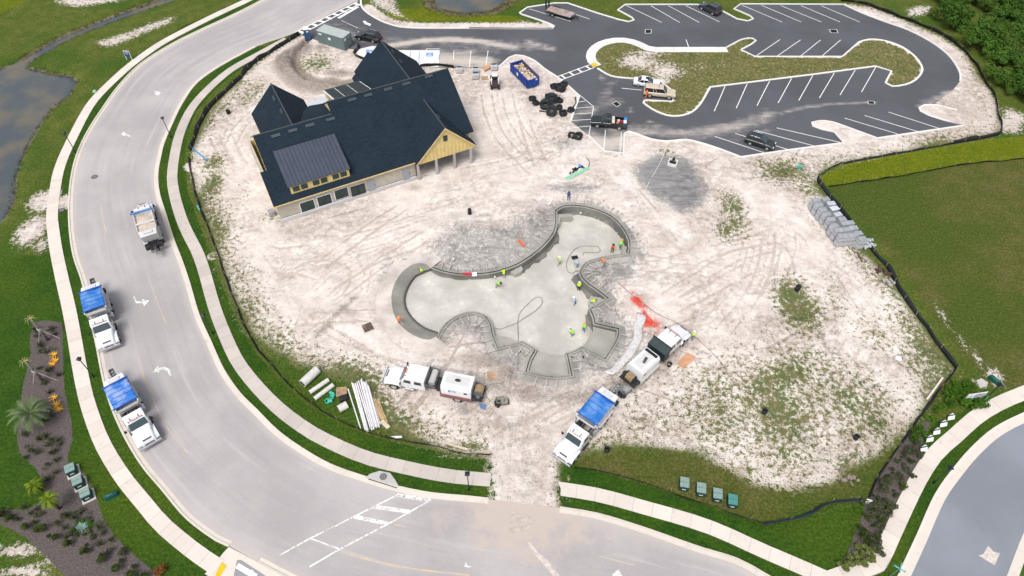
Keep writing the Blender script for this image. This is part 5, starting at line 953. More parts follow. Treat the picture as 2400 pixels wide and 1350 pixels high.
for tt in ((-.45, -.4, 3.0, -.45, 3.9, 5.95), (.45, 3.9, 5.95, .45, 8.2, 8.92)):
    a, b = Vector(tt[:3]), Vector(tt[3:]); m = MB(); m.add([(a.x-.03, a.y, a.z-.22), (b.x-.03, b.y, b.z-.22), (b.x-.03, b.y, b.z+.02), (a.x-.03, a.y, a.z+.02), (a.x+.02, a.y, a.z-.22), (b.x+.02, b.y, b.z-.22), (b.x+.02, b.y, b.z+.02), (a.x+.02, a.y, a.z+.02)], [(0, 1, 2, 3), (7, 6, 5, 4), (0, 4, 5, 1), (3, 2, 6, 7)]); m.build('rake_board', M_YELW, house)
W6 = lambda x, y: (550+x/3.97, 300+y/3.97)
def uz(x, y, v=0.0): p = hit(*W6(x, y), (0, v, 0), (0, 1, 0)); return p.x, p.z
def opening(x0, x1, yt, yb, kind):
    u0, _ = uz(x0, yb); u1, _ = uz(x1, yb); _, zt = uz((x0+x1)/2, yt); _, zb = uz((x0+x1)/2, yb); zb = max(.12, zb); zt = min(2.8, max(zt, zb+1.75)); c = ((u0+u1)/2, (zt+zb)/2); W, H = u1-u0, zt-zb
    m = MB()
    if kind == 'window':
        m.box((c[0], -.02, c[1]), (W+.16, .09, H+.16)); o = m.build('window', M_FRAMEW, house)
        for s in (-1, 1): m = MB(); m.box((c[0]+s*W/4, -.045, c[1]), (W/2-.06, .06, H-.06)); m.build('pane', M_GLASS, o)
        m = MB(); m.box((c[0], -.06, c[1]), (.05, .07, H-.02)); m.build('mullion', M_BLKF, o)
    elif kind == 'door':
        m.box((c[0], -.03, c[1]), (W, .1, H)); o = m.build('glazed_door', M_BLKF, house)
        for s in (-1, 1): m = MB(); m.box((c[0]+s*W/4, -.06, c[1]), (W/2-.2, .06, H-.3)); m.build('pane', M_GLASS, o)
    else:
        m.box((c[0], -.03, c[1]), (W, .1, H)); o = m.build('steel_door', M_STEEL, house); m = MB(); m.cyl((c[0]+W*.35, -.09, c[1]), (c[0]+W*.35, -.14, c[1]), .05, n=8); m.build('handle', M_BLKF, o)
opening(620, 760, 690, 765, 'window'); opening(778, 915, 640, 712, 'window'); opening(938, 1070, 590, 650, 'window'); opening(1092, 1228, 545, 628, 'door'); opening(1246, 1322, 480, 592, 'steel'); opening(1570, 1642, 375, 490, 'steel')
# dormer
DT, DB = (5.95, 7.40), (0.12, 5.12)
slab('dormer_roof', [(2.15, DB[0], DB[1]), (11.15, DB[0], DB[1]), (11.15, DT[0], DT[1]), (2.15, DT[0], DT[1])], M_MET, .1)
nd = bpy.data.objects[-1] if False else house.children[-1]
for k in range(17):
    u = 2.17+k*8.96/16; m = MB(); m.add([(u-.025, DB[0], DB[1]), (u+.025, DB[0], DB[1]), (u+.025, DT[0], DT[1]), (u-.025, DT[0], DT[1]), (u-.025, DB[0], DB[1]+.055), (u+.025, DB[0], DB[1]+.055), (u+.025, DT[0], DT[1]+.055), (u-.025, DT[0], DT[1]+.055)], [(4, 5, 6, 7), (0, 4, 7, 3), (1, 2, 6, 5), (0, 1, 5, 4)]); m.build('seam', mat('seam_metal', (0.03, 0.036, 0.055), 0.4, 0.3), house)
m = MB(); m.box((6.65, DT[0]+.05, DT[1]+.02), (9.1, .35, .08), ry=0); m.build('dormer_cap', M_METD, house)
m = MB(); m.box((6.7, .47, 4.3), (8.5, .14, 1.45)); dw = m.build('dormer_wall', M_YELW, house)
for uu in (2.5, 10.85): tri_wall('dormer_cheek', [(uu, .45, 3.6), (uu, 5.5, 7.05), (uu, .45, 5.1)], .1, 0, M_YELW)
for k in range(6):
    u = 3.25+[0, 1.15, 2.85, 4.0, 5.7, 6.85][k]; m = MB(); m.box((u, .40, 4.32), (1.08, .1, .98)); o = m.build('dormer_window', M_FRAMEW if k in (1, 3) and False else M_YELW, house); m = MB(); m.box((u, .36, 4.32), (.94, .08, .84)); m.build('pane', M_GLASS, o)
# porch gable
tri_wall('porch_gable', [(20.95, -.85, 2.75), (30.05, -.85, 2.75), (30.05, -.85, 3.2), (25.5, -.85, 7.78), (20.95, -.85, 3.2)], .16, 1, M_YELW)
for k in range(14):
    u = 21.6+k*.6; top = min(4.9, 3.15+(4.6-abs(u-25.5))); m = MB(); m.box((u, -.88, (2.75+top)/2), (.05, .05, top-2.75)); m.build('batten', mat('batten_yellow', (0.52, 0.40, 0.16), 0.8), house)
m = MB(); m.box((25.5, -.90, 6.05), (.62, .08, .95)); o = m.build('gable_vent', M_METD, house); m = MB(); m.box((25.5, -.945, 6.05), (.46, .03, .8)); m.build('pane', M_GLASS, o)
for s, u0 in ((1, 20.6), (-1, 30.4)):
    m = MB(); a, b = Vector((u0, -1.17, 3.13)), Vector((25.5, -1.17, 8.03)); m.add([(a.x, a.y, a.z-.18), (b.x, b.y, b.z-.25), (b.x, b.y, b.z), (a.x, a.y, a.z), (a.x, a.y+.05, a.z-.18), (b.x, b.y+.05, b.z-.25), (b.x, b.y+.05, b.z), (a.x, a.y+.05, a.z)], [(0, 1, 2, 3), (0, 4, 5, 1), (3, 2, 6, 7)]); m.build('rake_board', mat('pale_yellow_trim', (0.72, 0.56, 0.28), 0.8), house)
for px, py in ((988.8, 429.7), (1030, 414.6), (1071, 400), (1110.5, 389.4)):
    p = hit(px, py, (0, 0, 0), (0, 0, 1)); m = MB(); m.box((p.x, -.85, 1.35), (.34, .34, 2.9)); m.build('column', M_CONC, house, .015)
# vents
Z5 = lambda x, y: (550+x/3.97, 80+y/3.97)
def vent(x, y, p0, nrm, rz, L=1.25):
    p = hit(*Z5(x, y), p0, nrm); nv = Vector(nrm).normalized(); m = MB(); m.box((0, 0, .06), (L, .42, .13)); o = m.build('roof_vent', M_VENT, house); ax = Vector((math.cos(rz), math.sin(rz), 0)); ax = (ax-nv*ax.dot(nv)).normalized(); M3 = Matrix((ax, nv.cross(ax), nv)).transposed(); o.matrix_local = Matrix.Translation(p) @ M3.to_4x4()
for x, y in ((383,945),(542,897),(700,848),(893,792),(1092,610),(1242,568),(1427,512),(1597,462),(1805,393)): vent(x, y, (0, 0, zf(0)), (0, -S, 1), 0)
for x, y in ((370,600),(440,718)): vent(x, y, (6.35, 0, 7.35), (-1, 0, 1), math.pi/2)
for x, y in ((1470,165),(1545,255)): vent(x, y, (25.55, 0, 8.4), (.9, 0, 1), math.pi/2)
vent(1897, 768, (25.5, 0, 8.05), (1, 0, 1), math.pi/2)
# rear shed roofs
zs = lambda v: 9.15-.36*(v-11)
for k, (ua, ub) in enumerate(((13.4, 14.9), (15.05, 16.9), (17.05, 19.0))):
    slab('shed_panel', [(ua, 11, zs(11)), (ub, 11, zs(11)), (ub, 18.3, zs(18.3)), (ua, 18.3, zs(18.3))], M_METD, .06)
    for j in range(5): u = ua+.1+j*(ub-ua-.2)/4; m = MB(); m.cyl((u, 11, zs(11)+.02), (u, 18.3, zs(18.3)+.02), .04, n=4); m.build('seam', mat('seam_light', (0.05, 0.07, 0.08), 0.4, 0.3), house)
slab('shed_deck', [(13.2, 10.8, zs(10.8)-.1), (19.2, 10.8, zs(10.8)-.1), (19.2, 18.2, zs(18.2)-.1), (13.2, 18.2, zs(18.2)-.1)], M_FRAMEW, .08)
tri_wall('shed_cheek', [(13.4, 12.2, 8.2), (13.4, 18.1, 4.0), (13.4, 18.1, zs(18.1)-.2)], .1, 0, M_YELW)
slab('valley_roof', [(7.2, 8.2, 8.955), (11.95, 8.2, 8.955), (11.95, 13.3, 7.62), (9.9, 13.9, 7.45), (8.8, 13.2, 7.4)], M_SH)
slab('membrane_roof', [(9.9, 13.5, 7.3), (12.9, 13.0, 7.5), (12.9, 15.8, 7.0), (9.9, 15.8, 6.8)], mat('pale_membrane', (0.5, 0.52, 0.55), 0.4), .05)
m = MB(); m.box((-.9, 1.6, .45), (.8, .8, .9)); m.build('air_conditioner', mat('unit_grey', (0.3, 0.3, 0.3), 0.6), house, .03)
# ================================================================== vehicles
def carpaint(name, col, coat=0.6, dirt=(0.45, 0.41, 0.37), amt=0.15): return mat(name, col, 0.35, 0.0, 0.05, 1.5, 0.5, coat, dirt, amt)
M_WHT = carpaint('white_truck_paint', (0.70, 0.71, 0.73), 0.5, (0.42, 0.38, 0.34), 0.12); M_WHTD = carpaint('dusty_white_paint', (0.55, 0.545, 0.54), 0.2, (0.33, 0.30, 0.27), 0.45); M_TYRE = mat('tyre_rubber', (0.018, 0.018, 0.02), 0.85); M_RIM = mat('steel_rim', (0.5, 0.5, 0.52), 0.4, 0.6); M_CHAS = mat('chassis_black', (0.02, 0.021, 0.024), 0.7, dirt=(0.2, 0.18, 0.16), dirt_amt=0.4); M_TINT = mat('tinted_glass', (0.012, 0.016, 0.02), 0.06, spec=0.7); M_SCREEN = mat('windscreen_glass', (0.03, 0.055, 0.06), 0.06, spec=0.8); M_CHROME = mat('chrome', (0.55, 0.56, 0.58), 0.2, 0.9); M_RED = mat('red_lamp', (0.5, 0.02, 0.02), 0.3); M_LAMP = mat('headlamp_glass', (0.6, 0.62, 0.64), 0.15); M_AMB = mat('amber_lamp', (0.55, 0.1, 0.05), 0.4); M_GRL = mat('grille_grey', (0.14, 0.145, 0.155), 0.5, 0.3)
def tarp_mat(name, a, b_, amt):
    m, t, b = _nodes(name); g = NT(t); tc = g.n('ShaderNodeTexCoord'); g.pos = tc.outputs['Object']; n1 = g.noise(0.7, 4, 0.6); n2 = g.noise(3, 4, 0.7, g.mapv((1, .4, 1)))
    c = g.mix(g.ramp(n1, 0.42, 0.62, 0, amt), a, b_); c = g.mix(g.ramp(n2, 0.5, 0.75, 0, 0.4), c, (0.03, 0.16, 0.5)); g.l(c, b.inputs['Base Color']); b.inputs['Roughness'].default_value = 0.5; g.l(g.bump(n2, 0.5, 0.05), b.inputs['Normal']); return m
M_TARP = tarp_mat('blue_tarp', (0.015, 0.14, 0.46), (0.13, 0.28, 0.56), 0.8); M_TARPD = tarp_mat('dusty_blue_tarp', (0.02, 0.15, 0.52), (0.26, 0.36, 0.62), 0.95); M_TARPE = mat('tarp_edge', (0.004, 0.06, 0.34), 0.5)
def wheel(root, x, y, r, wd, name='wheel'):
    m = MB(); m.cyl((x, y-wd/2, r), (x, y+wd/2, r), r, n=20); o = m.build(name, M_TYRE, root, 0.03); s = 1 if y > 0 else -1
    m = MB(); m.cyl((x, y+s*(wd/2-.03), r), (x, y+s*(wd/2+.015), r), r*.58, n=16); m.cyl((x, y+s*(wd/2), r), (x, y+s*(wd/2+.05), r), r*.2, n=10, mi=0); m.build('rim', M_RIM, o); return o
def hexsec(x, w, z0, z1, ch=.12):
    return [Vector(p) for p in ((x, -w, z0), (x, w, z0), (x, w, z1-ch), (x, w-ch, z1), (x, -w+ch, z1), (x, -w, z1-ch))]
def truck_front(root, crew=False, paint=M_WHT):
    m = MB(); m.loft([hexsec(1.12, .72, .72, 1.12), hexsec(.98, .78, .72, 1.38), hexsec(.2, .84, .8, 1.62), hexsec(-.75, .98, .85, 1.82)], 0); m.build('hood', paint, root, .03)
    for s in (1, -1):
        m = MB(); m.loft([[Vector((x, s*.62, z)), Vector((x, s*1.2, z-.05)), Vector((x, s*1.2, zb)), Vector((x, s*.62, zb))] for x, z, zb in ((1.0, 1.02, .8), (.62, 1.26, 1.0), (0, 1.34, 1.1), (-.55, 1.28, 1.02), (-.78, 1.12, .7))]); m.build('fender', paint, root, .03)
        m = MB(); m.box((1.0, s*.92, 1.0), (.12, .34, .2)); m.build('headlight', M_LAMP, root, .02)
        m = MB(); m.box((-.9, s*1.42, 1.95), (.1, .22, .42)); m.cyl((-.9, s*1.1, 2.1), (-.9, s*1.35, 2.05), .025, n=5); m.build('mirror', M_CHAS, root)
        wheel(root, 0, s*1.02, .52, .30)
    m = MB(); m.add([(1.02, -.5, .86), (1.02, .5, .86), (.8, .46, 1.47), (.8, -.46, 1.47), (1.16, -.5, .88), (1.16, .5, .88), (.93, .46, 1.49), (.93, -.46, 1.49)], [(4, 5, 6, 7), (0, 4, 7, 3), (1, 2, 6, 5), (3, 7, 6, 2)]); m.build('grille', M_GRL, root)
    m = MB(); m.box((1.22, 0, .68), (.22, 2.4, .32)); m.build('bumper', M_CHROME, root, .04)
    cl = 3.35 if crew else 2.3; z1 = 2.72
    m = MB(); m.loft([[Vector((x, -w, .95)), Vector((x, w, .95)), Vector((x, w, 1.75)), Vector((x+dx, w*.93, z)), Vector((x+dx, -w*.93, z)), Vector((x, -w, 1.75))] for x, w, z, dx in ((-.72, 1.03, 2.5, -.42), (-1.0, 1.1, z1-.02, -.32), (-1.7, 1.12, z1, 0), (-cl, 1.1, z1, 0))]); m.build('cab', paint, root, .05)
    m = MB(); m.add([(-.69, -.9, 1.84), (-.69, .9, 1.84), (-1.13, .86, 2.5), (-1.13, -.86, 2.5)], [(0, 1, 2, 3)]); o = m.build('windscreen', M_SCREEN, root); sd2 = o.modifiers.new('t', 'SOLIDIFY'); sd2.thickness = .04; sd2.offset = 1
    for s in (1, -1):
        for xa in ([-1.75] if not crew else [-1.55, -2.65]): m = MB(); m.box((xa, s*1.085, 2.12), (.78, .06, .52), top=(.86, 1)); m.build('side_window', M_TINT, root)
        m = MB(); m.box((-1.7, s*1.1, .72), (.9, .3, .34)); m.build('step', M_CHAS if not crew else M_CHROME, root, .03)
    for k in range(5): m = MB(); m.box((-1.25, (-.7, -.22, 0, .22, .7)[k], 2.74), (.16, .1, .09)); m.build('marker_light', M_AMB, root)
    for s in (1, -1): m = MB(); m.cyl((-1.75, s*.45, 2.72), (-1.2, s*.45, 2.8), .05, .08, n=8); m.build('horn', M_CHROME, root)
def mixer(label, loc, rz, tarp, loaded=True):
    root = empty('mixer_truck', loc, rz, label, 'truck', 'volumetric concrete mixer trucks'); truck_front(root)
    m = MB(); m.box((-4.1, .43, .82), (9.6, .12, .26)); m.box((-4.1, -.43, .82), (9.6, .12, .26)); m.box((-3.2, 0, .8), (.3, .9, .2)); m.box((-8.2, 0, .8), (.3, .9, .2)); m.build('chassis', M_CHAS, root)
    for x in (-5.1, -6.42):
        for s in (1, -1): wheel(root, x, s*.94, .5, .56)
    for s in (1, -1):
        m = MB(); m.prism([(-4.45, .95), (-4.3, 1.12), (-7.2, 1.12), (-7.05, .95)], 'y', s*.66, s*1.24); m.build('rear_fender', M_WHTD, root, .02)
        m = MB(); m.cyl((-3.3, s*.95, .8), (-4.15, s*.95, .8), .32, n=14); m.build('tank', M_CHROME if s > 0 else M_CHAS, root)
        m = MB(); m.box((-8.25, s*.95, .95), (.06, .3, .14)); m.build('tail_light', M_RED, root)
        m = MB(); m.box((-6.95, s*.95, .45), (.03, .5, .5)); m.build('mud_flap', M_CHAS, root)
    m = MB(); m.cyl((-2.62, -.95, .9), (-2.62, -.95, 3.0), .08, n=10); m.build('exhaust', M_CHROME, root)
    T = [(-2.95, -1.22), (-2.95, 1.22), (-6.85, 1.22), (-6.85, -1.22)]; B = [(-4.0, -.5), (-4.0, .5), (-6.6, .5), (-6.6, -.5)]; MI = [(-2.95, -1.22), (-2.95, 1.22), (-6.85, 1.22), (-6.85, -1.22)]
    m = MB(); vs = [(*p, 1.25) for p in B]+[(*p, 2.55) for p in [(-3.15, -1.16), (-3.15, 1.16), (-6.85, 1.16), (-6.85, -1.16)]]+[(*p, 3.2) for p in T]+[(p[0]*.992-.04, p[1]*.93, 3.2) for p in T]+[(p[0]*.97-.12, p[1]*.86, 2.75) for p in T]
    m.add(vs, [(3, 2, 1, 0)]+[(a+i, a+(i+1) % 4, a+4+(i+1) % 4, a+4+i) for a in (0, 4, 8, 12) for i in range(4)]); m.build('aggregate_bin', M_WHT if tarp else M_WHTD, root)
    for k in range(3): m = MB(); m.box((-4.0-k*.95, 0, 1.9), (.07, 2.2, 1.3), top=(1, 1.12)); m.build('bin_rib', M_WHTD, root)
    m = MB(); n1, n2 = 12, 9; vs = []
    for i in range(n1):
        for j in range(n2):
            x = -3.3-3.4*i/(n1-1) if tarp else -3.25-3.3*i/(n1-1); y = -1.24+2.48*j/(n2-1); e = min(i, n1-1-i, j*1.3, (n2-1-j)*1.3)
            z = (3.27+.07*math.sin(i*1.9+j*.6)*min(1, e)+.05*math.sin(j*.8)) if tarp else (2.85+.32*math.sin(math.pi*j/(n2-1))*math.sin(math.pi*i/(n1-1))+random.uniform(-.05, .05)); vs.append((x, y if tarp else y*.9, z))
    m.add(vs, [(i*n2+j, i*n2+j+1, (i+1)*n2+j+1, (i+1)*n2+j) for i in range(n1-1) for j in range(n2-1)], 0, True)
    if tarp:
        o = m.build('tarp', tarp, root); sd3 = o.modifiers.new('t', 'SOLIDIFY'); sd3.thickness = .03
        for x, r in ((-3.3, .07), (-6.7, .10)): m = MB(); m.cyl((x, -1.38, 3.31), (x, 1.38, 3.31), r, n=8); m.build('tarp_roll', M_TARPE, o)
        for i in range(1, 5): m = MB(); x = -3.3-3.4*i/5; m.tube([(x, -1.25+2.5*j/8, 3.315+.05*math.sin(j*.8)) for j in range(9)], .022, 4); m.build('tarp_strap', M_TARPE, o)
    else:
        m.build('sand_load', mat('damp_sand_load', (0.50, 0.42, 0.35), 0.95, var=0.15, scale=1.5, dirt=(0.3, 0.24, 0.2), dirt_amt=0.5), root)
        m = MB(); m.cyl((-2.98, -1.45, 3.3), (-2.98, 1.45, 3.3), .15, n=8); m.build('tarp_roll', M_TARP, root); m = MB(); m.box((-5.3, 0, 3.12), (.32, 2.4, .12)); m.build('bin_divider', M_WHTD, root)
    m = MB(); m.loft([[Vector((-6.88, -1.08, 1.6)), Vector((-6.88, 1.08, 1.6)), Vector((-6.88, 1.14, 3.15)), Vector((-6.88, -1.14, 3.15))], [Vector((-7.5, -1.0, 1.6)), Vector((-7.5, 1.0, 1.6)), Vector((-7.9, 1.05, 2.95)), Vector((-7.9, -1.05, 2.95))]]); m.build('cement_bin', M_WHT if tarp else M_WHTD, root, .05)
    m = MB(); m.box((-7.3, 0, 3.12), (.5, 1.2, .12)); m.build('bin_hatch', M_WHTD, root)
    m = MB(); m.box((-8.1, 0, 1.15), (.5, 2.2, .5)); m.build('rear_deck', M_CHAS, root)
    a, b = Vector((-7.9, 0, 1.2)), Vector((-10.0, .12, 1.75)); d = (b-a).normalized(); sdv = Vector((0, .27, 0)); up = d.cross(Vector((0, 1, 0)))*-1
    m = MB(); vs = [a+sdv, a-sdv, b-sdv, b+sdv, a+sdv+Vector((0, 0, .32)), a-sdv+Vector((0, 0, .32)), b-sdv+Vector((0, 0, .32)), b+sdv+Vector((0, 0, .32))]; m.add(vs, [(0, 1, 2, 3), (0, 4, 7, 3), (1, 2, 6, 5), (2, 3, 7, 6)]); o = m.build('auger_chute', mat('chute_steel', (0.3, 0.32, 0.33), 0.5, 0.4, dirt=(0.3, 0.28, 0.26), dirt_amt=0.5), root)
    m = MB(); m.tube([a.lerp(b, k/40)+Vector((0, .17*math.cos(k*.9), .16+.14*math.sin(k*.9))) for k in range(41)], .035, 5); m.build('auger_screw', M_CHAS, o)
    for s in (1, -1): m = MB(); m.cyl((-8.3, s*.55, 1.3), (-8.45, s*.3, 2.5), .05, n=6); m.build('lift_arm', M_CHAS, root)
    return root
def heading(a, b): return math.atan2(b.y-a.y, b.x-a.x)
def truck_pose(front, rear, side, half=1.17):
    """front and rear wheel contacts on one side -> front axle centre and heading"""
    f, r = G(*front), G(*rear); h = heading(r, f); n = Vector((-math.sin(h), math.cos(h), 0)); c = f-n*half*side; return c, h
c, h = truck_pose((284,797), (267,729), 1); c.z = .03; mixer('white mixer truck with blue tarp parked beside the turn arrow on the road', c, h, M_TARP)
c, h = truck_pose((374.5,1016), (333.7,941.5), 1); c.z = .03; mixer('white mixer truck with a dusty faded blue tarp parked at the road kerb', c, h, M_TARPD)
c, h = truck_pose((1350,1081), (1411,1003), 1); mixer('white mixer truck with blue tarp backed onto the sand near the rigs', c, h, M_TARP)
r1, r2 = G(386, 573), G(346, 581); mid = (r1+r2)/2; mid.z = .03; h = heading(P(408,564), P(380,474)); mixer('white mixer truck with open sand load driving away along the road', mid+Vector((math.cos(h), math.sin(h), 0))*6.9, h, None)
def rig(label, loc, rz, dark, seed):
    root = empty('rig_truck', loc, rz, label, 'truck', 'shotcrete rig trucks'); truck_front(root, True)
    m = MB(); m.box((-4.4, .43, .82), (9.4, .12, .26)); m.box((-4.4, -.43, .82), (9.4, .12, .26)); m.box((-4, 0, .8), (.3, .9, .2)); m.build('chassis', M_CHAS, root)
    for s in (1, -1): wheel(root, -6.75, s*.94, .5, .56)
    mh = M_CHAS if dark else mat('muddy_steel', (0.13, 0.14, 0.145), 0.6, 0.2, dirt=(0.3, 0.27, 0.25), dirt_amt=0.6)
    if dark:
        m = MB(); m.prism([(-3.42, 1.1), (-3.42, 2.95), (-4.35, 2.5), (-4.35, 1.1)], 'y', -1.28, 1.28); m.build('material_hopper', mat('teal_black_hopper', (0.012, 0.026, 0.030), 0.5), root, .03); m = MB(); m.box((-3.42, 0, 2.8), (.08, 2.7, .5)); m.build('headboard', mat('teal_black_hopper', (0.012, 0.026, 0.030)), root)
    else:
        m = MB(); vs = [(-3.5, -1.2, 2.6), (-3.5, 1.2, 2.6), (-4.5, 1.2, 2.4), (-4.5, -1.2, 2.4), (-3.7, -.6, 1.1), (-3.7, .6, 1.1), (-4.3, .6, 1.1), (-4.3, -.6, 1.1)]; m.add(vs, [(0, 1, 5, 4), (1, 2, 6, 5), (2, 3, 7, 6), (3, 0, 4, 7)]); o = m.build('material_hopper', mh, root); o.modifiers.new('t', 'SOLIDIFY').thickness = .06
        m = MB(); m.cyl((-4.0, -1.05, 2.1), (-4.0, .75, 2.15), .36, n=14); m.build('mix_load', mat('wet_grey_mix', (0.45, 0.44, 0.42), 0.8), root)
        m = MB(); m.box((-3.45, 0, 2.4), (.08, 2.5, .9)); m.build('headboard', mh, root)
    m = MB(); m.box((-4.75, .2, 1.5), (.5, 1.3, 1.0)); m.cyl((-4.7, -.3, 1.9), (-4.7, .5, 1.9), .22, n=10); m.build('engine', M_CHAS, root)
    m = MB(); m.box((-6.75, 0, 1.02), (3.7, 2.4, .12)); m.build('deck', M_CHAS, root)
    bx = -6.6; m = MB(); m.loft([[Vector((x, -1.12, 1.12)), Vector((x, 1.12, 1.12)), Vector((x, 1.12, 2.35)), Vector((x, .92, 2.72)), Vector((x, -.92, 2.72)), Vector((x, -1.12, 2.35))] for x in (-5.05, -8.15)]); m.build('compressor_housing', M_WHT, root, .04)
    m = MB(); m.box((bx, 0, 2.735), (2.4, 1.2, .03)); m.build('roof_panel', M_WHTD, root); m = MB()
    if dark: m.cyl((-6.3, -.05, 2.85), (-7.0, -.25, 2.85), .17, n=12); m.build('muffler', mat('burnt_steel', (0.12, 0.11, 0.1), 0.5, 0.6), root); m = MB(); m.box((-5.35, 0, 2.74), (.38, 1.7, .04)); m.build('air_grille', M_BLKF, root)
    else: m.ball((bx, 0, 2.75), .24, sc=(1.4, .9, .5)); m.build('exhaust_cap', M_CHAS, root)
    for s in (1, -1):
        m = MB(); m.box((bx, s*1.2, .95), (3.3, .14, .5)); m.build('tool_box', mat('stained_red_box', (0.2, 0.07, 0.07), 0.6, dirt=(0.2, 0.19, 0.18), dirt_amt=0.7) if not dark else mat('pale_rack', (0.5, 0.48, 0.44), 0.6), root, .02)
        m = MB(); m.box((-7.6, s*1.125, 2.0), (.34, .03, .3)); m.build('side_vent', M_BLKF, root)
    if not dark:
        m = MB(); m.box((-6.2, 1.13, 1.95), (.72, .03, .36)); o = m.build('company_logo', mat('logo_blue', (0.04, 0.14, 0.35), 0.5), root); m = MB(); m.box((-6.25, 1.15, 1.95), (.46, .02, .18)); m.build('logo_plate', M_WHT, o)
    m = MB(); m.box((-8.7, 0, .95), (1.1, 2.2, .1)); m.build('rear_platform', M_CHAS, root)
    m = MB(); m.cyl((-8.75, -.5, 1.55), (-8.75, .45, 1.55), .28, n=12)
    o = m.build('hose_reel', M_CHAS, root); r_ = random.Random(seed)
    for k in range(7): m = MB(); y = -.45+.14*k; m.tube([(-8.75+.42*math.cos(t), y, 1.55+.42*math.sin(t)) for t in np.linspace(0, 2*math.pi, 14, endpoint=False)], .05, 5, closed=True); m.build('hose_turn', mat('tan_hose', (0.42, 0.3, 0.17), 0.7), o)
    for y in (-.58, .54): m = MB(); m.cyl((-8.75, y, 1.55), (-8.75, y+.05, 1.55), .52, n=16); m.build('reel_flange', mh, o)
    for k in range(5): m = MB(); m.box((-8.35-r_.random()*.7, r_.uniform(-1, 1), 1.15+r_.random()*.15), (.35, .3, .35), rz=r_.random()); m.build('pump_part', mh, root, .03)
    for s in (1, -1): m = MB(); m.box((-9.2, s*.95, .9), (.06, .3, .14)); m.build('tail_light', M_RED, root)
    return root
c, h = truck_pose((924,913), (1073,942), 1); rigA = rig('white crew cab rig truck with hose reel facing the curved road', c, h, False, 3)
sc = ((G(924,913)-G(1073,942)).length)/6.75; rigA.scale = (sc, max(.9, min(1, sc)), 1)
f, r = G(1604, 809), G(1518, 889); h = heading(r, f); n = Vector((-math.sin(h), math.cos(h), 0)); c = f+n*1.17; rigB = rig('white rig truck with black hopper parked beside the red stain', c, h, True, 5); sc = (f-r).length/6.75; rigB.scale = (sc, max(.9, min(1, sc)), 1)
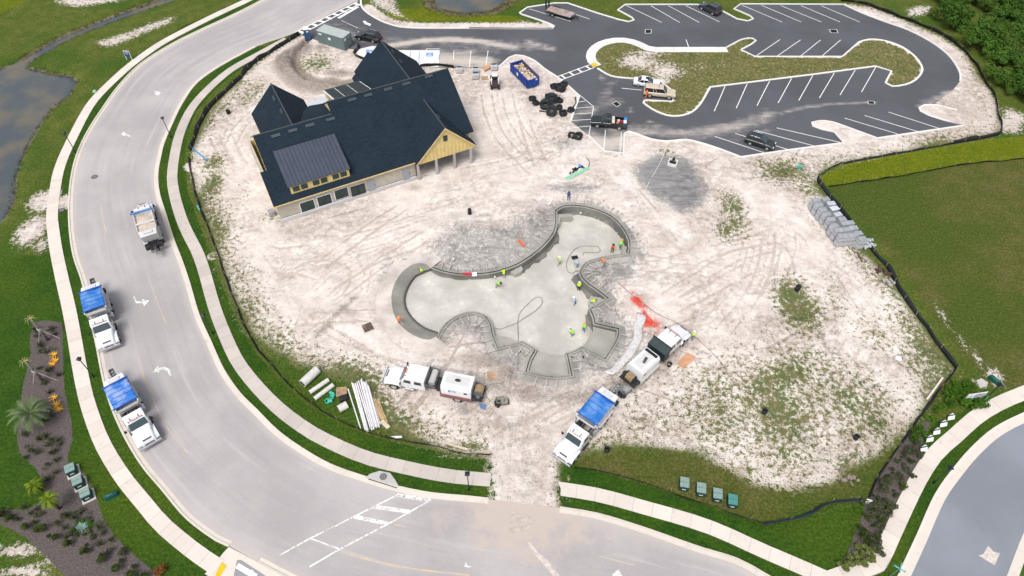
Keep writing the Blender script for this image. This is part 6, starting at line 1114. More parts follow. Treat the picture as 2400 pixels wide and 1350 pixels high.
# ------------------------------------------------------------------ cars
def car(name, label, loc, rz, kind, paint, L=4.7, W=1.86, H=1.7, cat='car', group=None):
    """origin on the ground under the middle of the car, facing +x"""
    root = empty(name, loc, rz, label, cat, group); h = L/2; w = W/2; fx, rx = h*.60, -h*.58; r = .36 if H > 1.6 else .32
    if kind in ('pickup', 'topper'): fx, rx, r = h*.62, -h*.60, .40
    belt = H*.60; hoodz = H*.56; tail = H*.58
    prof = {'suv': [(-h, .5, belt*.98), (-h+.12, .38, belt*1.0), (-h*.5, .3, belt), (0, .28, belt), (h*.36, .3, belt*.99), (h*.7, .32, hoodz), (h-.15, .36, hoodz*.86), (h, .42, hoodz*.7)],
            'sedan': [(-h, .5, belt*.95), (-h+.15, .36, belt*1.04), (-h*.5, .28, belt*1.06), (0, .25, belt), (h*.3, .27, belt), (h*.7, .3, hoodz*.95), (h-.15, .34, hoodz*.8), (h, .42, hoodz*.64)],
            'pickup': [(-h, .6, belt), (-h+.1, .5, belt), (-h*.5, .42, belt), (0, .4, belt), (h*.36, .42, belt), (h*.7, .44, hoodz*1.02), (h-.15, .46, hoodz*.95), (h, .5, hoodz*.8)]}
    prof['topper'] = prof['pickup']
    m = MB(); secs = []
    for i, (x, z0, z1) in enumerate(prof[kind]):
        ww = w*(.93 if i in (0, len(prof[kind])-1) else 1.0); secs.append([Vector(p) for p in ((x, -ww*.92, z0), (x, ww*.92, z0), (x, ww, (z0+z1)*.5), (x, ww*.96, z1-.04), (x, ww*.88, z1), (x, -ww*.88, z1), (x, -ww*.96, z1-.04), (x, -ww, (z0+z1)*.5))])
    if kind == 'pickup':      # cut the bed open: body ends behind the cab, bed walls are separate
        cut = -h*.12; keep = [s for s in secs if s[0].x > cut]; z0, z1, ww = .42, belt, w
        first = [Vector(p) for p in ((cut, -ww*.92, z0), (cut, ww*.92, z0), (cut, ww, (z0+z1)*.5), (cut, ww*.96, z1-.04), (cut, ww*.88, z1), (cut, -ww*.88, z1), (cut, -ww*.96, z1-.04), (cut, -ww, (z0+z1)*.5))]; m.loft([first]+keep, 0, True, False); m.build('body', paint, root, .04)
        bl_ = h+cut; m = MB(); m.box((cut-bl_/2, 0, .62), (bl_, W*.94, .36)); m.build('bed_floor', M_CHAS, root)
        for s in (1, -1): m = MB(); m.box((cut-bl_/2, s*(w-.06), (belt+.5)/2+.1), (bl_, .12, belt-.5)); m.build('bed_side', paint, root, .03)
        m = MB(); m.box((-h+.05, 0, (belt+.5)/2+.1), (.1, W*.9, belt-.5)); m.build('tailgate', paint, root, .02)
    else: m.loft(secs, 0, True, False); m.build('body', paint, root, .05)
    gh = {'suv': (-h*.93, -h*.78, h*.02, h*.40), 'sedan': (-h*.72, -h*.42, h*.02, h*.42), 'pickup': (-h*.12, -h*.10, h*.18, h*.42), 'topper': (-h*.98, -h*.93, h*.18, h*.42)}[kind]
    m = MB(); zb = belt-.03; rw = w*.76
    m.loft([[Vector((gh[0], -w*.9, zb)), Vector((gh[3], -w*.9, zb)), Vector((gh[3], w*.9, zb)), Vector((gh[0], w*.9, zb))], [Vector((gh[1], -rw, H-.05)), Vector((gh[2], -rw, H-.05)), Vector((gh[2], rw, H-.05)), Vector((gh[1], rw, H-.05))]]); m.build('windows', M_TINT, root)
    m = MB(); m.loft([[Vector((gh[1]-.04, -rw-.03, H-.07)), Vector((gh[2]+.04, -rw-.03, H-.07)), Vector((gh[2]+.04, rw+.03, H-.07)), Vector((gh[1]-.04, rw+.03, H-.07))], [Vector((gh[1]+.06, -rw+.08, H)), Vector((gh[2]-.06, -rw+.08, H)), Vector((gh[2]-.06, rw-.08, H)), Vector((gh[1]+.06, rw-.08, H))]]); m.build('roof', paint, root, .03)
    m = MB(); m.add([(gh[3]+.01, -w*.8, zb+.06), (gh[3]+.01, w*.8, zb+.06), (gh[2]+.02, rw-.04, H-.09), (gh[2]+.02, -rw+.04, H-.09)], [(0, 1, 2, 3)]); o = m.build('windscreen', M_SCREEN, root); t_ = o.modifiers.new('t', 'SOLIDIFY'); t_.thickness = .03; t_.offset = 1
    npill = {'suv': (0, .33, .66, 1), 'sedan': (0, .45, 1), 'pickup': (0, .5, 1), 'topper': (0, .42, .55, 1)}[kind]
    for s in (1, -1):
        for t in npill:
            a = Vector((gh[0]+(gh[3]-gh[0])*t, s*w*.905, zb)); b = Vector((gh[1]+(gh[2]-gh[1])*t, s*(rw+.01), H-.06)); m = MB(); m.cyl(a, b, .045, n=5); m.build('pillar', paint, root)
        m = MB(); m.box((gh[3]-.15, s*(w+.09), belt+.06), (.14, .2, .14)); m.build('mirror', paint if kind != 'suv' else M_CHAS, root, .03)
        m = MB(); m.box((h-.1, s*w*.72, hoodz*.78), (.22, .34, .14)); m.build('headlight', M_LAMP, root, .02); m = MB(); m.box((-h+.03, s*w*.78, belt*.86), (.14, .28, .22)); m.build('tail_light', M_RED, root, .02)
        for x in (fx, rx): wheel(root, x, s*(w-.13), r, .25)
        if kind == 'suv': m = MB(); m.cyl((gh[1]+.2, s*(rw-.06), H+.04), (gh[2]-.2, s*(rw-.06), H+.04), .025, n=5); m.build('roof_rail', M_CHROME, root)
    for x in (h-.02, -h+.02): m = MB(); m.box((x, 0, .5), (.14, W*.9, .22)); m.build('bumper', M_CHAS if kind != 'topper' else M_CHROME, root, .04)
    m = MB(); m.box((h+.01, 0, hoodz*.68), (.06, W*.5, .18)); m.build('grille', M_BLKF, root)
    if kind == 'sedan': m = MB(); m.box((.0, 0, H+.005), (.6, .7, .012)); m.build('sunroof', M_TINT, root)
    if kind == 'topper': m = MB(); m.box((-.28, 0, H+.004), (.05, W*.8, .02)); m.build('topper_gap', M_CHAS, root)
    return root
def carpose(a, b, side, W, z=.034):
    """two wheel contacts (front, rear) on one side -> centre and heading"""
    f, r = P(*a, z), P(*b, z); h = heading(r, f); n = Vector((-math.sin(h), math.cos(h), 0)); return (f+r)/2-n*(W/2)*side, h
BLKP = carpaint('black_car_paint', (0.006, 0.009, 0.011), 1.0, (0.05, 0.05, 0.05), 0.05); BLKG = carpaint('black_green_car_paint', (0.008, 0.014, 0.016), 1.0, (0.05, 0.05, 0.05), 0.05); CHAR = carpaint('charcoal_car_paint', (0.022, 0.026, 0.03), 0.8)
c, h = carpose((842.4,95.5), (874.6,102), 1, 1.9); car('parked_suv', 'black estate SUV with roof rails parked beside the grey container', c, h, 'suv', BLKP, 4.85, 1.92, 1.72, 'car')
c, h = carpose((1794.7,353), (1756.4,341), -1, 1.85); car('parked_suv', 'black SUV with pale sunshade parked in the stalls above the bright grass', c, h, 'suv', BLKG, 4.6, 1.86, 1.68); 
m = MB(); 
c = P(1662, 30, .034); a, b = P(1640, 26), P(1668, 40); h = heading(b, a); car('parked_suv', 'charcoal SUV parked against the north kerb of the car park', P(1663, 27, .034), h, 'suv', CHAR, 4.7, 1.9, 1.75)
a, b = P(1506, 207), P(1553, 199); car('white_sedan', 'white saloon with dark sunroof parked next to the beige pickup', P(1515, 200, .034), heading(P(1488,199), P(1540,205)), 'sedan', carpaint('white_car_paint', (0.72, 0.73, 0.78), 0.8), 4.7, 1.83, 1.46)
c, h = carpose((1568,234.5), (1520.5,229.5), -1, 1.95); car('beige_pickup', 'beige pickup with a full topper parked at the grass island', c, h, 'topper', carpaint('beige_car_paint', (0.50, 0.43, 0.33), 0.5), 5.4, 1.95, 1.85, 'pickup truck')
c, h = carpose((1396.7,300.5), (1453.9,306.5), 1, 2.0); bp = car('black_pickup', 'black crew cab pickup with tools and cooler boxes in its bed', c, h, 'pickup', BLKP, 5.9, 2.03, 1.93, 'pickup truck')
def in_bed(name, x, y, d, mt, lab, cat, top=None):
    o = empty(name, bp.location+Vector((math.cos(h)*x-math.sin(h)*y, math.sin(h)*x+math.cos(h)*y, .80)), h+random.uniform(-.2, .2), lab, cat); m = MB(); m.box((0, 0, d[2]/2), d, top=(.94, .94)); m.build('body', mt, o, .03)
    if top is not None: m = MB(); m.box((0, 0, d[2]+.05), (d[0]*1.02, d[1]*1.02, .1)); m.build('lid', top, o, .02)
M_COOL = mat('blue_cooler', (0.02, 0.25, 0.6), 0.5)
in_bed('tool_chest', -.62, 0, (.5, 1.7, .62), mat('pale_chest', (0.62, 0.56, 0.5), 0.6), 'pale tool chest across the front of the black pickup bed', 'tool chest'); in_bed('cooler_box', -2.55, .3, (.5, .75, .5), M_COOL, 'blue cooler with white lid at the tailgate of the black pickup', 'cooler', M_WHT); in_bed('cooler_box', -2.6, -.5, (.5, .6, .5), M_COOL, 'smaller blue cooler hanging over the tailgate of the black pickup', 'cooler', M_COOL); in_bed('bucket_box', -1.4, .25, (.4, .35, .3), mat('orange_box', (0.8, 0.2, 0.05), 0.6), 'orange box in the bed of the black pickup', 'box'); in_bed('bucket_box', -1.5, -.3, (.45, .3, .35), M_WHTD, 'white box in the bed of the black pickup', 'box'); in_bed('fuel_can', -2.0, -.15, (.35, .25, .35), mat('red_can', (0.6, 0.02, 0.02), 0.5), 'red fuel can in the bed of the black pickup', 'fuel can')
# ------------------------------------------------------------------ flatbed trailer
a, b = P(1285, 30), P(1345, 47); h = heading(a, b); c = P(1312, 36, .034); tr = empty('flatbed_trailer', c, h, 'rusty wooden deck flatbed trailer with raised black ramps in the stalls', 'trailer')
for k in range(8): m = MB(); m.box((.1, -.98+.28*k, .78), (5.4, .26, .06)); m.build('deck_plank', mat('weathered_deck', (0.33, 0.26, 0.235), 0.9, var=0.3, scale=1.0, dirt=(0.12, 0.09, 0.08), dirt_amt=0.5), tr)
m = MB(); m.box((.1, 1.14, .7), (5.5, .08, .16)); m.box((.1, -1.14, .7), (5.5, .08, .16)); m.box((2.85, 0, .7), (.1, 2.3, .16)); m.build('frame', M_CHAS, tr)
for x in (-1.0, -1.85):
    for s in (1, -1): wheel(tr, x, s*1.25, .36, .24)
for s in (1, -1): m = MB(); m.prism([(-.5, .75), (-.65, .9), (-2.2, .9), (-2.35, .75)], 'y', s*1.14, s*1.42); m.build('fender', M_CHAS, tr); m = MB(); m.box((-2.85, s*.6, 1.75), (.12, .45, 2.0), ry=-.12); m.build('loading_ramp', M_CHAS, tr)
m = MB(); m.cyl((2.9, .5, .6), (4.1, 0, .6), .06, n=6); m.cyl((2.9, -.5, .6), (4.1, 0, .6), .06, n=6); m.cyl((3.9, 0, .05), (3.9, 0, .8), .05, n=6); m.build('drawbar', M_CHAS, tr); m = MB(); m.box((3.0, 0, .9), (.3, .9, .35)); m.build('tool_box', M_CHROME, tr, .03)
# ------------------------------------------------------------------ container, toilet, dumpster, loader
bl_, br_ = P(747.5, 101.4), P(808.9, 120.1); h = heading(bl_, br_); n = Vector((-math.sin(h), math.cos(h), 0)); ct = empty('storage_container', (bl_+br_)/2+n*1.22, h, 'grey green steel storage container with corrugated sides', 'container')
M_CONT = mat('container_grey', (0.135, 0.185, 0.19), 0.6, 0.1, 0.08, 1.5, dirt=(0.25, 0.27, 0.26), dirt_amt=0.3); L_ = (br_-bl_).length
m = MB(); m.box((0, 0, 1.3), (L_, 2.34, 2.45)); m.build('shell', M_CONT, ct)
for s in (1, -1):
    for k in range(int(L_/.28)): m = MB(); m.box((-L_/2+.16+k*.28, s*1.185, 1.3), (.14, .045, 2.3)); m.build('corrugation', M_CONT, ct)
m = MB(); m.box((0, 0, 2.56), (L_+.06, 2.46, .08)); m.build('roof', mat('container_roof', (0.36, 0.40, 0.39), 0.6, dirt=(0.3, 0.28, 0.26), dirt_amt=0.4), ct)  # roof coloured paler than the sides, standing in for sky light on top
for sx in (1, -1):
    for sy in (1, -1): m = MB(); m.box((sx*L_/2, sy*1.18, 1.3), (.12, .12, 2.6)); m.build('corner_post', M_CONT, ct)
for k in (-.85, -.3, .3, .85): m = MB(); m.cyl((L_/2+.05, k, .1), (L_/2+.05, k, 2.5), .03, n=6); m.build('lock_rod', M_CHROME, ct)
for k in (-.58, .58): m = MB(); m.box((L_/2+.01, k, 1.3), (.05, 1.12, 2.3)); m.build('door', M_CONT, ct)
for x, y, d in ((-L_/2+.75, -1.23, (.7, .02, .3)), (-.2, -1.23, (.55, .05, .45)), (L_/2+.06, -.75, (.02, .55, .45))): m = MB(); m.box((x, y, 2.05 if abs(x) > 1 else 1.6), d); m.build('sign_plate', M_WHT, ct)
to = empty('portable_toilet', P(722.5, 91), math.radians(18), 'blue portable toilet with white roof beside the grey container', 'toilet'); M_TB = mat('toilet_blue', (0.03, 0.075, 0.16), 0.5)
m = MB(); m.box((0, 0, 1.08), (1.1, 1.15, 2.1)); m.build('cabin', M_TB, to, .04); m = MB(); m.box((0, 0, 2.2), (1.16, 1.2, .16), top=(.8, .8)); m.build('roof', M_WHT, to, .04); m = MB(); m.box((-.56, 0, 1.05), (.04, .75, 1.85)); o = m.build('door', mat('toilet_navy', (0.01, 0.025, 0.13), 0.5), to); m = MB(); m.box((-.6, .1, 1.75), (.02, .35, .25)); m.build('door_sign', M_WHT, o); m = MB(); m.box((.1, -.59, 1.75), (.4, .02, .3)); m.build('side_sign', M_WHT, to); m = MB(); m.box((0, 0, .05), (1.2, 1.25, .1)); m.build('skid', M_CHAS, to)
a, b = P(1196, 168), P(1236, 209); h = heading(a, b); n = Vector((-math.sin(h), math.cos(h), 0)); dp = empty('roll_off_dumpster', (a+b)/2+n*1.15, h, 'blue open dumpster heaped with broken rubble beside the pipe coils', 'dumpster'); LD = (b-a).length; M_DB = mat('dumpster_blue', (0.006, 0.045, 0.26), 0.5, 0.1, 0.1, 1.0, dirt=(0.05, 0.04, 0.06), dirt_amt=0.4); M_RUST = mat('rusty_inside', (0.12, 0.07, 0.05), 0.9, var=0.3)
for s in (1, -1):
    m = MB(); m.box((0, s*1.15, .95), (LD, .08, 1.5)); m.build('side', M_DB, dp); m = MB(); m.box((0, s*1.09, .95), (LD-.1, .03, 1.46)); m.build('lining', M_RUST, dp); m = MB(); m.box((0, s*1.16, 1.72), (LD+.08, .16, .14)); m.build('top_rail', M_DB, dp)
    for k in range(7): m = MB(); m.box((-LD/2+.3+k*(LD-.6)/6, s*1.22, .95), (.12, .1, 1.45)); m.build('rib', M_DB, dp)
    m = MB(); m.box((s*LD/2, 0, .95), (.08, 2.3, 1.5)); m.build('end', M_DB, dp)
m = MB(); m.box((0, 0, .2), (LD, 2.2, .1)); m.build('floor', M_RUST, dp)
m = MB(); m.box((-.3, -1.28, 1.1), (.5, .02, .6)); m.build('sign', M_WHT, dp); m = MB(); m.box((LD/2+.06, .6, 1.45), (.02, .35, .25)); m.build('sign', M_WHT, dp)
rb_ = random.Random(4); cols = [mat('rubble_pink', (0.5, 0.4, 0.36), 0.9), mat('rubble_white', (0.62, 0.6, 0.58), 0.9), mat('rubble_tan', (0.45, 0.32, 0.2), 0.9), mat('rubble_yellow', (0.6, 0.42, 0.1), 0.8), mat('rubble_dark', (0.15, 0.12, 0.1), 0.9)]
m = MB(); gxn, gyn = 14, 8; vs = []
for i in range(gxn):
    for j in range(gyn): vs.append((-LD/2+.1+(LD-.2)*i/(gxn-1), -1.05+2.1*j/(gyn-1), .75+.4*math.sin(i/(gxn-1)*math.pi)*rb_.random()+.3*i/gxn))
m.add(vs, [(i*gyn+j, i*gyn+j+1, (i+1)*gyn+j+1, (i+1)*gyn+j) for i in range(gxn-1) for j in range(gyn-1)]); ob = m.build('rubble_heap', cols[0]); ob.location = dp.location; ob.rotation_euler.z = h; tag(ob, 'heap of pale broken rubble filling the blue dumpster', 'rubble', kind='stuff')
m = MB()
for k in range(170): m.box((rb_.uniform(-LD/2+.3, LD/2-.3), rb_.uniform(-.95, .95), rb_.uniform(.95, 1.3)), (rb_.uniform(.15, .6), rb_.uniform(.1, .35), rb_.uniform(.05, .2)), mi=rb_.choice((0, 0, 1, 1, 2, 3, 4)), rz=rb_.uniform(0, 3), rx=rb_.uniform(-.5, .5), ry=rb_.uniform(-.5, .5))
m.build('rubble_piece', cols, ob)['kind'] = 'stuff'
sk = empty('skid_loader', P(1160, 203), math.radians(95), 'small white tracked loader lifting a board beside stacked pallets', 'loader')
for s in (1, -1): m = MB(); m.prism([(-.95, .1), (-1.1, .35), (-.9, .62), (.85, .62), (1.05, .35), (.9, .1)], 'y', s*.45, s*.8); m.build('track', M_TYRE, sk, .03); m = MB(); m.tube([(-.8, s*.62, .9), (-.6, s*.62, 1.75), (.7, s*.6, 1.5), (1.5, s*.6, .9)], .09, 6); m.build('lift_arm', M_WHT, sk)
m = MB(); m.box((-.35, 0, .9), (1.3, 1.0, .7), top=(.85, .9)); m.build('engine_cover', mat('loader_maroon', (0.06, 0.03, 0.04), 0.5), sk, .05); m = MB(); m.box((.35, 0, 1.55), (.8, .85, 1.1), top=(.8, .9)); m.build('cab', M_TINT, sk, .04); m = MB(); m.box((.3, 0, 2.15), (1.0, .95, .08)); m.build('cab_roof', M_WHT, sk, .03); m = MB(); m.box((1.7, 0, .8), (.12, 1.5, .6)); m.build('fork_carriage', M_CHAS, sk)
for s in (1, -1): m = MB(); m.box((2.2, s*.4, .55), (1.0, .12, .06)); m.build('fork', M_CHAS, sk)
# ================================================================== silt fences
M_SILT = mat('black_silt_fabric', (0.008, 0.009, 0.012), 0.7, var=0.3, scale=1.0, dirt=(0.10, 0.10, 0.10), dirt_amt=0.25); M_SILTB = mat('navy_silt_fabric', (0.012, 0.02, 0.038), 0.6, var=0.4, scale=0.8); M_STAKE = mat('grey_stake', (0.3, 0.26, 0.2), 0.9)
def silt(px, label, hgt=0.62, lean=0.12, m_=None, seed=1):
    r_ = random.Random(seed); q = catmull([G(*a) for a in px], 0.6); c = q[0].copy(); root = empty('silt_fence', c, 0, label, 'fence', 'black silt fences'); nn = normals2d(q); n = len(q); vs = []
    for i, (p, k) in enumerate(zip(q, nn)):
        w_ = math.sin(i*.7+seed)*.06+math.sin(i*.23)*.08; hh = hgt*(1+.14*math.sin(i*.9)+.1*math.sin(i*.31+seed)); z = gz(p.x, p.y)
        for f, o in ((0, .12), (.5, .02+w_*.5), (1, -lean+w_)): v = p-c+k*o; vs.append((v.x, v.y, z-c.z-.06+hh*f+.02))
    m = MB(); m.add(vs, [(i*3+k, (i+1)*3+k, (i+1)*3+k+1, i*3+k+1) for i in range(n-1) for k in range(2)], 0, True); o = m.build('fabric', m_ or M_SILT, root); o.modifiers.new('t', 'SOLIDIFY').thickness = .03
    st = MB(); st.box((0, 0, .4), (.045, .045, .85)); sme = st.mesh('stake', M_STAKE); L = 0
    for i in range(1, n):
        L += (q[i]-q[i-1]).length
        if L > 2.4:
            L = 0; v = q[i]-c+nn[i]*.08; s = bpy.data.objects.new('stake', sme); COL.objects.link(s); s.parent = root; s.location = (v.x, v.y, gz(q[i].x, q[i].y)-c.z); s.rotation_euler = (r_.uniform(-.15, .15), r_.uniform(-.15, .15), 0)
silt([(702,82),(600,146),(567,181),(529,217),(494,252),(468.5,295),(453,337),(446,355)], 'black silt fence behind the pavement from the entrance to the blue pipe', .75, .15, None, 1); silt([(444,372),(448,405),(461,461),(483.6,521),(501,569),(514,607),(534,662)], 'black silt fence along the narrow lawn facing the clubhouse', .5, .1, None, 2); silt([(534,662),(549,705),(572,761),(600,811),(650,872),(700,927),(750,962)], 'black silt fence along the lawn between the lamp and the pale pipes', .55, .1, None, 3)
silt([(750,962),(800,992),(850,1012),(900,1027),(950,1036),(1000,1042),(1075,1062),(1150,1070)], 'sagging black silt fence behind the white pipes up to the drive', .6, .15, None, 4); silt([(1345,1097),(1415,1109),(1500,1132),(1600,1165),(1694,1197),(1759,1220),(1785,1229)], 'low black silt fence in front of the four green utility boxes', .45, .1, None, 5); silt([(1785,1229),(1837,1223),(1889,1207),(1925,1187),(1967,1176),(2034,1170)], 'wide navy silt fence slumping across the lawn to the shrub bed', .75, .35, M_SILTB, 6)
silt([(2037,1168),(2055,1122),(2081,1085),(2107,1047),(2133,1008),(2167,959),(2198,918),(2224,887),(2240,863)], 'shaded black silt fence along the shrubs up to the sign board', .5, .1, None, 7); silt([(2240,863),(2190,798),(2172,767),(2154,747),(2120,700),(2105,677),(2077,625),(2047,592),(1976,501),(1941,458),(1916,423),(1928,408),(1951,394),(1974,384)], 'black silt fence between the sand and the dull lawn', .6, .12, None, 8)
silt([(1941,440),(2052,423),(2112,413),(2278,385),(2400,373),(2520,355)], 'thin black silt fence between bright grass and dull lawn', .42, .08, None, 9); silt([(1970,3),(2021,10),(2086,33),(2152,58),(2215,88),(2260,123),(2288,156),(2308,196),(2328,222),(2339,269),(2346,310),(2313,322),(2232,337)], 'black silt fence curving around the car park below the thicket', .72, .15, None, 10); silt([(2232,337),(2150,352),(2050,370),(1974,384)], 'low black silt fence at the edge of the bright grass', .3, .08, None, 11)
silt([(838,104),(843,112),(830,128),(838,136),(860,143),(880,146)], 'short black silt fence around the accessible bay beside the container', .7, .2, None, 12); silt([(985,158),(1010,157),(1030,155),(1064,161)], 'black silt fence scrap behind the clubhouse wing', .7, .2, None, 13)
# ================================================================== street lamps
M_LP = mat('lamp_black', (0.006, 0.010, 0.03), 0.4)
def lamp(px, h_, label):
    root = empty('street_lamp', P(*px), 0, label, 'street lamp', 'black street lamps'); m = MB(); m.cyl((0, 0, 0), (0, 0, .5), .11, .075, n=10); m.build('base', M_LP, root); m = MB(); m.cyl((0, 0, .5), (0, 0, h_-.35), .06, .05, n=8); m.build('pole', M_LP, root)
    m = MB(); m.box((0, 0, h_-.22), (.28, .28, .3), top=(1.25, 1.25)); o = m.build('lantern', M_LP, root); m = MB(); m.box((0, 0, h_+.0), (.5, .5, .16), top=(.25, .25)); m.build('cap', M_LP, o); m = MB(); m.box((0, 0, h_-.38), (.2, .2, .03)); m.build('diffuser', M_LAMP, o)
lamp((177.6,357), 3.8, 'street lamp beside the outer pavement near the pond'); lamp((401.8,323.7), 4.0, 'street lamp on the inner verge facing the clubhouse wing'); lamp((500,782), 3.8, 'street lamp on the inner verge opposite the turn arrows'); lamp((220,883), 3.8, 'street lamp between the two blue tarped trucks at the kerb'); lamp((1099,1149), 4.0, 'street lamp beside the dirt drive on the south verge'); lamp((2187.7,1132.7), 3.8, 'street lamp on the verge of the blue grey road')
lamp((2308,937), 3.4, 'street lamp carrying a green blade sign behind the sign board')
# ================================================================== utility boxes
M_UB = mat('utility_dark_green', (0.008, 0.045, 0.042), 0.5); M_UT = mat('utility_skylit_green', (0.19, 0.275, 0.25), 0.6, var=0.12); M_PAD = conc('pad_concrete', (0.5, 0.48, 0.44)); M_TEAL = mat('dome_green', (0.006, 0.075, 0.062), 0.45)  # lid greens are paler than the cabinet: sky light put into the colour
def ubox(px, rz, label, grp, d=(1.05, 1.15, .85), pad=True, light=True):
    root = empty('utility_box', P(*px), rz, label, 'utility box', grp)
    if pad: m = MB(); m.box((0, 0, .07), (d[0]+.35, d[1]+.35, .16)); m.build('pad', M_PAD, root, .02)
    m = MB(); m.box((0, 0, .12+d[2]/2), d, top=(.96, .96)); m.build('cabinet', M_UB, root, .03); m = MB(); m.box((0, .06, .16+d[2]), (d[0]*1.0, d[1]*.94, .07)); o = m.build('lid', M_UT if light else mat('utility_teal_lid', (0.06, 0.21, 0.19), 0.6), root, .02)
    m = MB(); m.box((0, .06, .2+d[2]), (d[0]*.9, .03, .012)); m.build('lid_seam', M_UB, o); m = MB(); m.box((0, -d[1]/2-.01, .12+d[2]*.55), (.4, .02, .1)); m.build('label_plate', M_FRAMEW, root)
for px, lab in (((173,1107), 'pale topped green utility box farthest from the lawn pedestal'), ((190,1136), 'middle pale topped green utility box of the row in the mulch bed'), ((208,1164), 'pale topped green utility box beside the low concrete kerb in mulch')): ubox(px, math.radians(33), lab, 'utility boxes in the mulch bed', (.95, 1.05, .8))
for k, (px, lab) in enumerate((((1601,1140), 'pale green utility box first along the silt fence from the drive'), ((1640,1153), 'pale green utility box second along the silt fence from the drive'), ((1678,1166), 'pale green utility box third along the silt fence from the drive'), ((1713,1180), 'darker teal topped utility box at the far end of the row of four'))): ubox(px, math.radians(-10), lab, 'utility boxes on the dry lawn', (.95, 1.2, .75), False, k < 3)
def dome(px, rz, lab):
    root = empty('cable_pedestal', P(*px), rz, lab, 'pedestal'); m = MB(); secs = []
    for x, s in ((-.62, .75), (-.55, 1), (.55, 1), (.62, .75)): secs.append([Vector((x, .27*s*math.cos(t), .08+.5*s*max(0, math.sin(t))) if 0 <= t <= math.pi else (x, 0, 0)) for t in np.linspace(0, math.pi, 9)])
    m.loft(secs, 0, True, True); m.build('cover', M_TEAL, root); m = MB(); m.box((0, 0, .05), (1.35, .66, .1)); m.build('base', M_TEAL, root)
dome((262,1163), math.radians(28), 'dark green domed cable pedestal on the lawn by the outer pavement'); dome((2329,892), math.radians(-55), 'teal domed cable pedestal beside the white pad behind the sign'); 
m = MB(); q = PL([(2288,892),(2300,888),(2315,897),(2312,905),(2296,911)]); c = q[0]; m.add([(p.x-c.x, p.y-c.y, z) for z in (.0, .09) for p in q], [tuple(range(5, 10)), tuple(range(4, -1, -1))]+[(i, (i+1) % 5, 5+(i+1) % 5, 5+i) for i in range(5)]); tag(m.build('concrete_pad', M_PAD, None, loc=c), 'pale concrete pad between the sign board and teal pedestal', 'pad')
# ================================================================== concrete block pallets
M_BLK = mat('concrete_block', (0.42, 0.44, 0.47), 0.9, var=0.1, scale=2); M_HOLE = mat('block_core_shadow', (0.05, 0.05, 0.055), 0.9)
def cube_mesh(name, holes=True, seed=1, rows=4):
    m = MB(); nx, ny = 3, 4; bx, by, bz = .36, .185, .2; r_ = random.Random(seed)
    for k in range(rows):
        for i in range(nx):
            for j in range(ny):
                x = (i-(nx-1)/2)*bx; y = (j-(ny-1)/2)*by; z = .02+bz*k
                if k < rows-1 and 0 < i < nx-1 and 0 < j < ny-1: continue
                if k < rows-1 or not holes: m.box((x+r_.uniform(-.006, .006), y, z+bz/2), (bx-.012, by-.01, bz-.008)); continue
                a, b, c_, d = x-bx/2+.006, x+bx/2-.006, y-by/2+.005, y+by/2-.005; t, u = z+bz, z+bz-.13; xs = [a, a+.025, x-.015, x+.015, b-.025, b]; ys = [c_, c_+.025, d-.025, d]
                vs = [(p, q, t) for p in xs for q in ys]; I = lambda p, q: p*4+q
                fs = [(I(p, q), I(p+1, q), I(p+1, q+1), I(p, q+1)) for p in range(5) for q in range(3) if not (q == 1 and p in (1, 3))]; m.add(vs, fs)
                for p in (1, 3):
                    w_ = [(xs[p], ys[1]), (xs[p+1], ys[1]), (xs[p+1], ys[2]), (xs[p], ys[2])]; m.add([(*v, t) for v in w_]+[(*v, u) for v in w_], [(0, 1, 5, 4), (1, 2, 6, 5), (2, 3, 7, 6), (3, 0, 4, 7)]); m.add([(*v, u) for v in w_], [(0, 1, 2, 3)], 1)
                m.box((x, y, z+(bz-.13)/2), (bx-.012, by-.01, bz-.135)); 
                m.add([(a, c_, z), (b, c_, z), (b, d, z), (a, d, z), (a, c_, t), (b, c_, t), (b, d, t), (a, d, t)], [(0, 1, 5, 4), (1, 2, 6, 5), (2, 3, 7, 6), (3, 0, 4, 7)])
    return m.mesh(name, [M_BLK, M_HOLE])
CUBES = [cube_mesh('blocks', True, 1), cube_mesh('blocks', False, 2)]; plm = MB()
for y in (-.33, 0, .33): plm.box((0, y, .05), (1.05, .1, .09))
PALM = plm.mesh('pallet', mat('old_pallet', (0.25, 0.2, 0.15), 0.9))
row_h = heading(P(1880+275/8.44, 450+170/8.44, 1.9), P(1880+800/8.44, 450+860/8.44, 1.9))
def blocks(x, y, tiers, kind=0, special=None):
    p = P(1880+x/8.44, 450+y/8.44, .92*tiers); p.z = 0; p.z = max(0, gz(p.x, p.y))
    for t in range(tiers):
        top = t == tiers-1; lab = ('grey hollow concrete blocks cubed on top of a stack by the silt fence' if top else 'grey concrete block cube at the bottom of a stack by the silt fence') if tiers == 2 else 'single tier cube of grey blocks beside the silt fence'
        if special and top: lab = special
        root = empty('block_cube', (p.x, p.y, p.z+t*.93), row_h+math.pi/2+random.uniform(-.09, .09), lab, 'block cube', 'block cubes stacked by the silt fence'); o = bpy.data.objects.new('blocks', CUBES[0 if top and kind == 0 else 1]); COL.objects.link(o); o.parent = root; o.location.z = .10; o['kind'] = 'stuff'; o2 = bpy.data.objects.new('pallet', PALM); COL.objects.link(o2); o2.parent = root
    return root
for x, y in ((275,165),(330,262),(410,358),(490,445),(580,540),(650,662),(720,745),(815,742),(800,862),(910,852)): blocks(x, y, 2)
